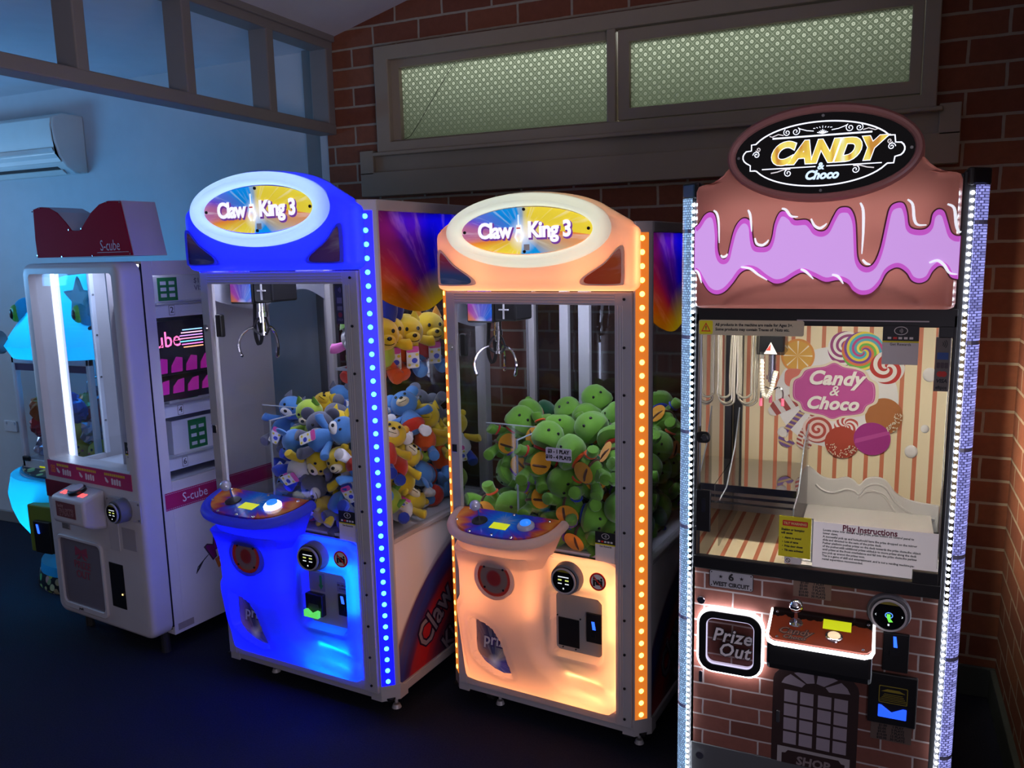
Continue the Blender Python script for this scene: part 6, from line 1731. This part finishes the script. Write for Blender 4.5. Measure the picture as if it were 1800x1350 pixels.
obj('head_lamp', B().cyl((0, 0, 1.26), (0, 0, 1.58), 0.02, n=10).cyl((-0.2, 0, 1.28), (0.2, 0, 1.28), 0.015, n=10), LCY, hd_)
card_reader(fg, -0.250, 1.315, 0.046, -0.33, -0.400)
obj('capsule_tray', B().box(-0.26, 0.262, -0.25, 0.21, 0.700, 0.705), WHITE, fg)
cr = obj('claw', B().cyl((0.05, -0.02, 1.20), (0.05, -0.02, 1.10), 0.018), CHROME, fg)
for a0 in (0, 120, 240):
    obj('claw_prong', B().tube(crom([(0.05, -0.02, 1.11), (0.05 + 0.06 * math.cos(R(a0)), -0.02 + 0.06 * math.sin(R(a0)), 1.09), (0.05 + 0.07 * math.cos(R(a0)), -0.02 + 0.07 * math.sin(R(a0)), 1.03)], 4), 0.005, 6), CHROME, cr, smooth=True)
# prizes lying in its cabinet
rng = random.Random(9)
FX, FY = -3.77, 3.03


def crumple(seed, r):
    bm = B().sph((0, 0, 0), r, 12, 8)
    rg = random.Random(seed)
    for v in bm.b.verts:
        v.co *= rg.uniform(0.72, 1.15)
    return bm


FOIL = mat('silver_foil', lin((190, 190, 215)), 0.15, 0.7)
spots = []
for k in range(36):
    i, j = k % 4, (k // 4) % 3
    lay_ = k // 12
    spots.append((FX - 0.19 + i * 0.128 + rng.uniform(-.015, .015) - (0.03 if lay_ == 1 else 0), FY - 0.17 + j * 0.15 + rng.uniform(-.02, .02), 0.758 + lay_ * 0.098))
bagc = [('silver', FOIL), ('red', mat('foil_red', lin((170, 40, 50)), 0.25, 0.3)), ('orange', mat('foil_orange', lin((200, 110, 50)), 0.25, 0.3)), ('blue', mat('foil_blue', lin((60, 80, 170)), 0.25, 0.3)), ('purple', mat('foil_purple', lin((110, 70, 150)), 0.25, 0.3))]
rows_ = ('front', 'middle', 'rear')
ords = ('first', 'second', 'third', 'fourth')
SMY = mat('smiley_yellow', lin((205, 190, 60)), 0.6)
for k, p in enumerate(spots):
    i, j, ly = k % 4, (k // 4) % 3, k // 12
    where = '%s column, %s row, %s layer, cyan crane' % (ords[i], rows_[j], ('bottom', 'middle', 'top')[ly])
    if (k in (2, 3, 7, 14, 19, 22, 31)):
        g = thing('smiley_ball', 'yellow smiling plush ball, ' + where, 'ball', p, R(rng.uniform(-25, 25)), 'yellow smiling balls in the cyan crane')
        obj('ball', B().sph((0, 0, 0), (0.062, 0.055, 0.058), 18, 12), SMY, g, smooth=True)
        obj('mouth', B().tube([(0.026 * math.cos(R(a_)), -0.053 + 0.006 * abs(math.cos(R(a_))), -0.006 + 0.018 * math.sin(R(a_))) for a_ in range(200, 341, 20)], 0.003, 6), BLACK, g)
        for s in (-1, 1):
            obj('eye', B().sph((s * 0.02, -0.051, 0.016), (0.006, 0.004, 0.008), 10, 6), BLACK, g)
            obj('cheek', B().sph((s * 0.036, -0.045, -0.004), (0.009, 0.004, 0.006), 10, 6), mat('cheek_pink', lin((210, 120, 110)), 0.6), g)
    else:
        nm, m_ = bagc[(k * 3) % 5]
        o = obj('prize_bag', crumple(k, 0.062), m_)
        o.location = p
        tag(o, 'crumpled %s prize bag, ' % nm + where, 'bag', 'foil prize bags in the cyan crane')

# ------------------------------------------------------------------ plush toys
FUZZ = {}


def plush(name, rgb):
    if name in FUZZ:
        return FUZZ[name]
    t = NT('plush_' + name)
    o = t.xyz()
    n1 = t.noise(t.vec(*o), 260.0, 3.0, 0.7)
    n2 = t.noise(t.vec(*o), 26.0, 2.0)
    c = lin(rgb)
    col = t.mixc(n2, tuple(v * 0.80 for v in c), tuple(min(1, v * 1.14) for v in c))
    p = t.n('BsdfPrincipled')
    t.set(p.inputs['Base Color'], col); p.inputs['Roughness'].default_value = 0.95
    p.inputs['Specular IOR Level'].default_value = 0.15
    p.inputs['Sheen Weight'].default_value = 0.35
    b_ = t.n('Bump'); b_.inputs['Strength'].default_value = 0.5; b_.inputs['Distance'].default_value = 0.002
    t.set(b_.inputs['Height'], n1); t.t.links.new(b_.outputs[0], p.inputs['Normal'])
    FUZZ[name] = t.done(p.outputs[0])
    return FUZZ[name]


RGB = dict(green=(96, 146, 46), light_green=(140, 180, 80), dark_green=(28, 84, 50), brown=(88, 58, 40), orange=(214, 84, 30), red=(196, 50, 34), purple=(112, 62, 150), blue=(40, 66, 180), yellow=(222, 190, 44), gold=(216, 150, 40), sky=(84, 140, 206), grey=(98, 100, 116), white=(226, 224, 224), pink=(224, 120, 190), lime=(170, 200, 70), navy=(36, 54, 150), cream=(232, 216, 176), black=(14, 14, 16))
PM = lambda k: plush(k, RGB[k])
DOT_Y, DOT_B, DOT_P = mat('tag_yellow', lin((225, 205, 60)), 0.5), mat('tag_blue', lin((50, 70, 190)), 0.5), mat('tag_pink', lin((214, 80, 160)), 0.5)
EYE = mat('bead_eye', (0.006, 0.006, 0.007), 0.15)


def limb(P, r):
    return B().tube(crom(P, 4), r, 10)


def taper(n, r0, r1, end):
    """Radii that swell to a rounded paw."""
    out_ = []
    for i in range(n):
        t_ = i / (n - 1)
        out_.append(r0 + (r1 - r0) * sstep(0, 0.75, t_) if t_ < 0.86 else r1 * math.sqrt(max(0.02, 1 - ((t_ - 0.86) / 0.15) ** 2)))
    return out_


def build_toy(kind, c):
    """One plush toy, spine along z, facing -y; c holds its colours. Sizes in metres."""
    r = bpy.data.objects.new('plush_toy', None)
    COL.objects.link(r)
    r.empty_display_size = 0.05
    bd_ = B().loft([[(rx * math.cos(R(a_)), ry * math.sin(R(a_)) - 0.002, z) for a_ in range(0, 360, 24)] for z, rx, ry in ((-0.108, 0.012, 0.012), (-0.100, 0.038, 0.032), (-0.075, 0.050, 0.043), (-0.045, 0.048, 0.041), (-0.018, 0.036, 0.031), (0.004, 0.022, 0.02))])
    torso = obj('torso', bd_, PM(c['torso']), r, smooth=True)
    if kind == 'hooded':
        hd2 = B().loft([[(rx * math.cos(R(a_)), y0 + ry * math.sin(R(a_)), z) for a_ in range(0, 360, 18)] for z, rx, ry, y0 in ((0.000, 0.012, 0.012, -0.006), (0.006, 0.045, 0.045, -0.012), (0.022, 0.064, 0.062, -0.014), (0.042, 0.068, 0.066, -0.010), (0.062, 0.062, 0.058, 0.0), (0.085, 0.056, 0.050, 0.006), (0.104, 0.042, 0.038, 0.008), (0.115, 0.020, 0.018, 0.008), (0.118, 0.003, 0.003, 0.008))])
        head = obj('head', hd2, PM(c['head']), r, smooth=True)
        obj('mouth_seam', B().tube([(0.058 * math.sin(R(a_)), -0.012 - 0.060 * math.cos(R(a_)), 0.026 - 0.006 * math.cos(R(a_ * 2))) for a_ in range(-55, 56, 10)], 0.0014, 5), PM('dark_green'), head)
        ez, ey, exx = 0.076, -0.046, 0.020
        obj('belly_patch', B().loft([[(0.040 * math.cos(R(a_)) * k, -0.040 + (1 - k) * -0.004 - 0.003, -0.052 + 0.045 * math.sin(R(a_)) * k) for a_ in range(0, 360, 20)] for k in (1.0, 0.8, 0.4)]), PM('gold'), torso, smooth=True)
        obj('belt', B().tube([(0.0495 * math.cos(R(a_)), 0.0435 * math.sin(R(a_)) - 0.003, -0.064 + 0.012 * math.cos(R(a_))) for a_ in range(0, 360, 20)], 0.0055, 6, True), PM('brown'), torso, smooth=True)
        obj('back_shell', B().sph((0, 0.030, -0.052), (0.050, 0.026, 0.054), 14, 9), PM('dark_green'), r, smooth=True)
        obj('scarf', B().tube([(0.033 * math.cos(R(a_)), 0.031 * math.sin(R(a_)) - 0.003, 0.003) for a_ in range(0, 360, 20)], 0.0095, 8, True), PM(c['scarf']), r, smooth=True)
    else:
        hd2 = B().sph((0, 0, 0.052), (0.060, 0.054, 0.056), 20, 13)
        head = obj('head', hd2, PM(c['head']), r, smooth=True)
        obj('muzzle', B().sph((0, -0.046, 0.036), (0.030, 0.022, 0.021), 14, 9), PM(c.get('muzzle', 'cream')), head, smooth=True)
        obj('nose', B().sph((0, -0.066, 0.044), (0.009, 0.006, 0.007), 10, 7), EYE, head, smooth=True)
        obj('mouth_seam', B().tube([(0.018 * math.sin(R(a_)), -0.067 + 0.004 * abs(math.sin(R(a_))), 0.030 - 0.006 * math.cos(R(a_))) for a_ in range(-70, 71, 14)], 0.0012, 5), EYE, head)
        for s in (-1, 1):
            if kind == 'rabbit':
                obj('ear', B().loft([[(s * 0.032 + rx * math.cos(R(a_)), 0.004 + ry * math.sin(R(a_)), z) for a_ in range(0, 360, 24)] for z, rx, ry in ((0.090, 0.022, 0.018), (0.12, 0.031, 0.024), (0.18, 0.034, 0.026), (0.22, 0.033, 0.025), (0.245, 0.024, 0.018), (0.256, 0.006, 0.005))]), PM(c['ear']), head, smooth=True)
            elif kind == 'mouse':
                obj('ear', B().sph((s * 0.052, 0.006, 0.096), (0.030, 0.010, 0.030), 14, 9), PM(c['ear']), head, smooth=True)
            elif kind == 'cat':
                obj('ear', B().loft([[(s * 0.036 + 0.022 * k * math.cos(R(a_)), 0.004 + 0.012 * k * math.sin(R(a_)), 0.088 + h_) for a_ in range(0, 360, 40)] for k, h_ in ((1, 0), (0.6, 0.02), (0.1, 0.04))]), PM(c['ear']), head, smooth=True)
            else:
                obj('ear', B().sph((s * 0.046, 0.004, 0.092), (0.018, 0.012, 0.018), 12, 8), PM(c['ear']), head, smooth=True)
        ez, ey, exx = 0.066, -0.050, 0.021
        if c.get('shorts'):
            obj('shorts', B().loft([[(rx * math.cos(R(a_)), ry * math.sin(R(a_)) - 0.002, z) for a_ in range(0, 360, 24)] for z, rx, ry in ((-0.106, 0.030, 0.026), (-0.098, 0.043, 0.037), (-0.078, 0.0535, 0.0465), (-0.060, 0.0535, 0.0465), (-0.059, 0.045, 0.038))], cap=False), PM(c['shorts']), r, smooth=True)
        if kind == 'party_bear':
            obj('party_hat', B().lathe([(0.040, 0.0), (0.022, 0.04), (0.0, 0.078)], (-0.026, 0, 0.094), (-0.35, 0, 1), 16), PM('green'), head, smooth=True)
    for s in (-1, 1):
        e = obj('eye', B().sph((s * exx, ey, ez), (0.0062, 0.004, 0.0072), 10, 7), EYE, head, smooth=True)
        P = [(s * 0.030, -0.002, -0.016), (s * 0.060, -0.012, -0.028), (s * 0.086, -0.022, -0.036), (s * 0.104, -0.028, -0.034)]
        n = 4 * 3 + 1
        arm = obj('arm', limb(P, taper(n, 0.013, 0.023 if kind == 'hooded' else 0.019, 1)), PM(c['arm']), r, smooth=True)
        if kind == 'hooded':
            q = P[1]
            obj('wristband', B().tube([(s * (0.066 + 0.004 * math.cos(R(a_))), -0.0145 + 0.020 * math.cos(R(a_)), -0.030 + 0.020 * math.sin(R(a_))) for a_ in range(0, 360, 30)], 0.0048, 6, True), PM(c['scarf']), arm, smooth=True)
        P = [(s * 0.024, -0.004, -0.088), (s * 0.034, -0.014, -0.112), (s * 0.042, -0.026, -0.132), (s * 0.046, -0.044, -0.142)]
        obj('leg', limb(P, taper(n, 0.017, 0.025, 1)), PM(c['leg']), r, smooth=True)
    if c.get('tag'):
        tg = obj('hang_tag', B().prism(rrect(-0.024, 0.024, -0.12, -0.045, 0.008), -0.060, -0.0585), PAPER, r)
        obj('tag_header', B().prism(rrect(-0.024, 0.024, -0.066, -0.045, 0.008), -0.0605, -0.058), DOT_P, tg)
        b_ = B()
        for q in ((-0.012, -0.078), (0.014, -0.112), (-0.014, -0.108), (0.016, -0.074)):
            b_.prism(ell(q[0], q[1], 0.006, 0.005, 12), -0.0605, -0.0595)
        obj('tag_dots', b_, DOT_Y, tg)
        obj('tag_blot', B().prism(ell(0.006, -0.094, 0.011, 0.009, 16), -0.0606, -0.0595), DOT_B, tg)
    return r


def dup(o, parent=None):
    c = o.copy()
    COL.objects.link(c)
    c.parent = parent
    for ch in o.children:
        dup(ch, c)
    return c


PROTO = {}


def toy(kind, c, M, label, group):
    k = (kind, tuple(sorted(c.items())))
    if k not in PROTO:
        r = PROTO[k] = build_toy(kind, c)
    else:
        r = dup(PROTO[k])
    r.matrix_basis = M
    r['label'] = label; r['category'] = 'plush toy'; r['group'] = group
    return r


def settle(n, seed, x0, x1, y0, y1, z0, hole, sc_=1.0, its=520, colh=0.9):
    """Drops n dumb-bell shaped toys into a box and lets them come to rest; returns head and hip positions."""
    rg = np.random.default_rng(seed)
    rad = np.array([0.061, 0.050, 0.036]) * sc_
    off_ = np.array([0.052, -0.045, -0.118]) * sc_
    c = np.stack([rg.uniform(x0 + .08, x1 - .08, n), rg.uniform(y0 + .08, y1 - .08, n), z0 + 0.1 + rg.uniform(0, colh, n)], 1)
    ax = rg.normal(size=(n, 3)); ax /= np.linalg.norm(ax, axis=1)[:, None]
    P = (c[:, None, :] + off_[None, :, None] * ax[:, None, :]).reshape(-1, 3)
    rr_ = np.tile(rad, n)
    tid = np.repeat(np.arange(n), 3)
    same = tid[:, None] == tid[None, :]
    RS = rr_[:, None] + rr_[None, :]
    V = np.zeros_like(P)
    for it in range(its):
        old = P.copy()
        V *= 0.90
        V[:, 2] -= 0.0011
        V += rg.normal(size=V.shape) * 0.0016 * max(0.0, 1 - it / (0.7 * its))
        P = P + V
        for k in range(4):
            d = P[:, None, :] - P[None, :, :]
            L_ = np.linalg.norm(d, axis=2) + 1e-9
            pen = np.clip(RS - L_, 0, None)
            pen[same] = 0
            mv = (d / L_[:, :, None] * (pen * 0.5)[:, :, None])
            cnt = np.maximum(1, (pen > 0).sum(1))[:, None]
            P = P + mv.sum(1) / np.sqrt(cnt)
            Q = P.reshape(n, 3, 3)
            for a_, b_ in ((0, 1), (1, 2), (0, 2)):
                dd_ = Q[:, a_] - Q[:, b_]
                ll = np.linalg.norm(dd_, axis=1)[:, None] + 1e-9
                corr = dd_ / ll * (ll - abs(off_[a_] - off_[b_])) * 0.5
                Q[:, a_] -= corr; Q[:, b_] += corr
            P = Q.reshape(-1, 3)
            if hole:
                hx, hy, hz = hole
                ins = (P[:, 0] < hx + rr_) & (P[:, 1] < hy + rr_) & (P[:, 2] < hz)
                px = hx + rr_ - P[:, 0]; py = hy + rr_ - P[:, 1]
                mx_ = ins & (px < py); my_ = ins & (px >= py)
                P[mx_, 0] += px[mx_]; P[my_, 1] += py[my_]
            P[:, 0] = np.clip(P[:, 0], x0 + rr_, x1 - rr_)
            P[:, 1] = np.clip(P[:, 1], y0 + rr_, y1 - rr_)
            P[:, 2] = np.maximum(P[:, 2], z0 + rr_)
        V = np.clip(P - old, -0.012, 0.012)
    return P.reshape(n, 3, 3)


ORD = ['first', 'second', 'third', 'fourth', 'fifth', 'sixth', 'seventh', 'eighth', 'ninth', 'tenth', 'eleventh', 'twelfth']


def fill(root, n, seed, box, hole, kinds, machine, group, sc_=1.0):
    Q = settle(n, seed, *box, hole, sc_)
    rg = random.Random(seed)
    base = Matrix.Translation(root.location) @ root.rotation_euler.to_matrix().to_4x4()
    rec = []
    for i in range(n):
        name, kind, c = kinds[rg.randrange(len(kinds))] if i >= len(kinds) else kinds[i]
        up = Vector(Q[i, 0] - Q[i, 2]).normalized()
        fw = Vector((rg.uniform(-0.5, 0.9), -1.0, rg.uniform(-0.5, 0.9)))
        fw = fw - up * fw.dot(up)
        if fw.length < 0.2:
            fw = up.orthogonal()
        yv = -fw.normalized(); xv = yv.cross(up)
        ctr = (Vector(Q[i, 0]) - up * 0.052 * sc_ + Vector(Q[i, 1]) + up * 0.045 * sc_) / 2
        Mx = Matrix(((xv.x, yv.x, up.x, ctr.x), (xv.y, yv.y, up.y, ctr.y), (xv.z, yv.z, up.z, ctr.z), (0, 0, 0, 1))) @ Matrix.Scale(sc_, 4)
        hz = Q[i, :, 2].max()
        row = 'front' if Q[i, :, 1].min() < box[2] + 0.17 else ('rear' if Q[i, :, 1].max() > box[3] - 0.15 else 'middle')
        ly = 'top' if hz > box[4] + 0.30 else ('bottom' if hz < box[4] + 0.17 else 'middle')
        rec.append((i, name, kind, c, base @ Mx, row, ly, ctr.x))
    for i, name, kind, c, Mx, row, ly, ux in rec:
        peers = sorted(q[7] for q in rec if q[1] == name and q[5] == row and q[6] == ly)
        k = ORD[min(11, peers.index(ux))]
        lab = '%s, %s from chute, %s row, %s layer, %s' % (name, k, row, ly, machine)
        o = toy(kind, c, Mx, lab, group)
    return rec


GK = []
for scf in ('orange', 'red', 'purple', 'blue', 'orange'):
    GK.append(('green plush with %s scarf' % scf, 'hooded', dict(head='green', torso='green', arm='green', leg='green', scarf=scf)))
GK = GK[:4] + [GK[0]]
fill(og, 72, 3, (0.060, 0.715, 0.028, 0.655, 0.692), (0.306, 0.238, 1.10), GK, 'orange-lit machine', 'green plush toys in the orange-lit machine', 0.90)
MK = [
    ('yellow plush bear in blue top', 'bear', dict(head='yellow', ear='yellow', torso='sky', arm='yellow', leg='blue', muzzle='yellow')),
    ('blue plush mouse in red shorts', 'mouse', dict(head='sky', ear='sky', torso='sky', arm='sky', leg='white', shorts='red')),
    ('tagged yellow plush bear in white top', 'bear', dict(head='yellow', ear='yellow', torso='white', arm='yellow', leg='blue', muzzle='cream', tag=1)),
    ('grey plush mouse', 'mouse', dict(head='grey', ear='grey', torso='grey', arm='grey', leg='grey', muzzle='white')),
    ('tagged blue plush cat', 'cat', dict(head='sky', ear='grey', torso='sky', arm='sky', leg='grey', muzzle='white', tag=1)),
    ('yellow plush cat in orange top', 'cat', dict(head='yellow', ear='yellow', torso='orange', arm='yellow', leg='sky', muzzle='yellow')),
    ('yellow plush bear in red top', 'bear', dict(head='yellow', ear='gold', torso='red', arm='yellow', leg='blue', muzzle='cream')),
    ('lime plush cat', 'cat', dict(head='lime', ear='green', torso='lime', arm='lime', leg='green', muzzle='cream')),
]
fill(bg_, 92, 11, (0.066, 0.795, 0.030, 0.725, 0.692), (0.338, 0.262, 1.10), MK, 'blue-lit machine', 'mixed plush toys in the blue-lit machine', 0.90)

# toys on the clear shelf of the blue machine
baseB = Matrix.Translation(bg_.location) @ bg_.rotation_euler.to_matrix().to_4x4()
shf = obj('clear_shelf', B().box(0.640, 0.838, 0.055, 0.56, 1.300, 1.305), ACRYL, bg_)
obj('polished_edge', B().box(0.638, 0.642, 0.052, 0.56, 1.298, 1.307).box(0.640, 0.838, 0.051, 0.055, 1.298, 1.307), EDGE, shf)
SH = [
    ('party_bear', dict(head='white', ear='white', torso='pink', arm='pink', leg='red', muzzle='white', shorts='lime'), 0.690, 0.13, 1.00, 15, 'white plush bear in green party hat on clear shelf of blue machine'),
    ('rabbit', dict(head='yellow', ear='navy', torso='lime', arm='yellow', leg='orange', muzzle='yellow'), 0.765, 0.145, 1.12, 62, 'blue-eared yellow rabbit plush without tag on clear shelf'),
    ('rabbit', dict(head='yellow', ear='navy', torso='lime', arm='yellow', leg='orange', muzzle='yellow', tag=1), 0.735, 0.225, 1.12, 62, 'blue-eared yellow rabbit plush with spotted tag on clear shelf'),
    ('cat', dict(head='yellow', ear='yellow', torso='orange', arm='yellow', leg='sky', muzzle='yellow', tag=1), 0.765, 0.300, 1.08, 62, 'yellow plush cat with spotted tag in middle of clear shelf'),
    ('bear', dict(head='yellow', ear='gold', torso='orange', arm='yellow', leg='sky', muzzle='yellow'), 0.700, 0.385, 1.08, 62, 'yellow plush bear set back behind the cats on clear shelf'),
    ('cat', dict(head='yellow', ear='gold', torso='red', arm='yellow', leg='sky', muzzle='yellow', tag=1), 0.765, 0.445, 1.10, 62, 'yellow plush cat in red top at rear end of clear shelf'),
]
for kind, c, u, d, s_, rz, lab in SH:
    zb = 1.307 + 0.100 * s_
    Mx = baseB @ Matrix.Translation((u, d, zb)) @ Matrix.Rotation(R(rz), 4, 'Z') @ Matrix.Scale(s_, 4)
    t_ = toy(kind, c, Mx, lab, 'plush toys on the clear shelf')
    for ch in t_.children:          # these sit hunched, chin on chest
        if ch.name.split('.')[0] in ('head', 'eye'):
            ch.location = (0, -0.016, -0.050)
# the toy that has fallen into the prize chute of the orange machine
baseO = Matrix.Translation(og.location) @ og.rotation_euler.to_matrix().to_4x4()
toy('hooded', dict(head='green', torso='green', arm='green', leg='green', scarf='orange'), baseO @ Matrix.Translation((0.185, 0.120, 0.775)) @ Euler((R(20), R(80), R(10))).to_matrix().to_4x4(), 'green plush with orange scarf lying alone inside clear prize chute', 'green plush toys in the orange-lit machine')
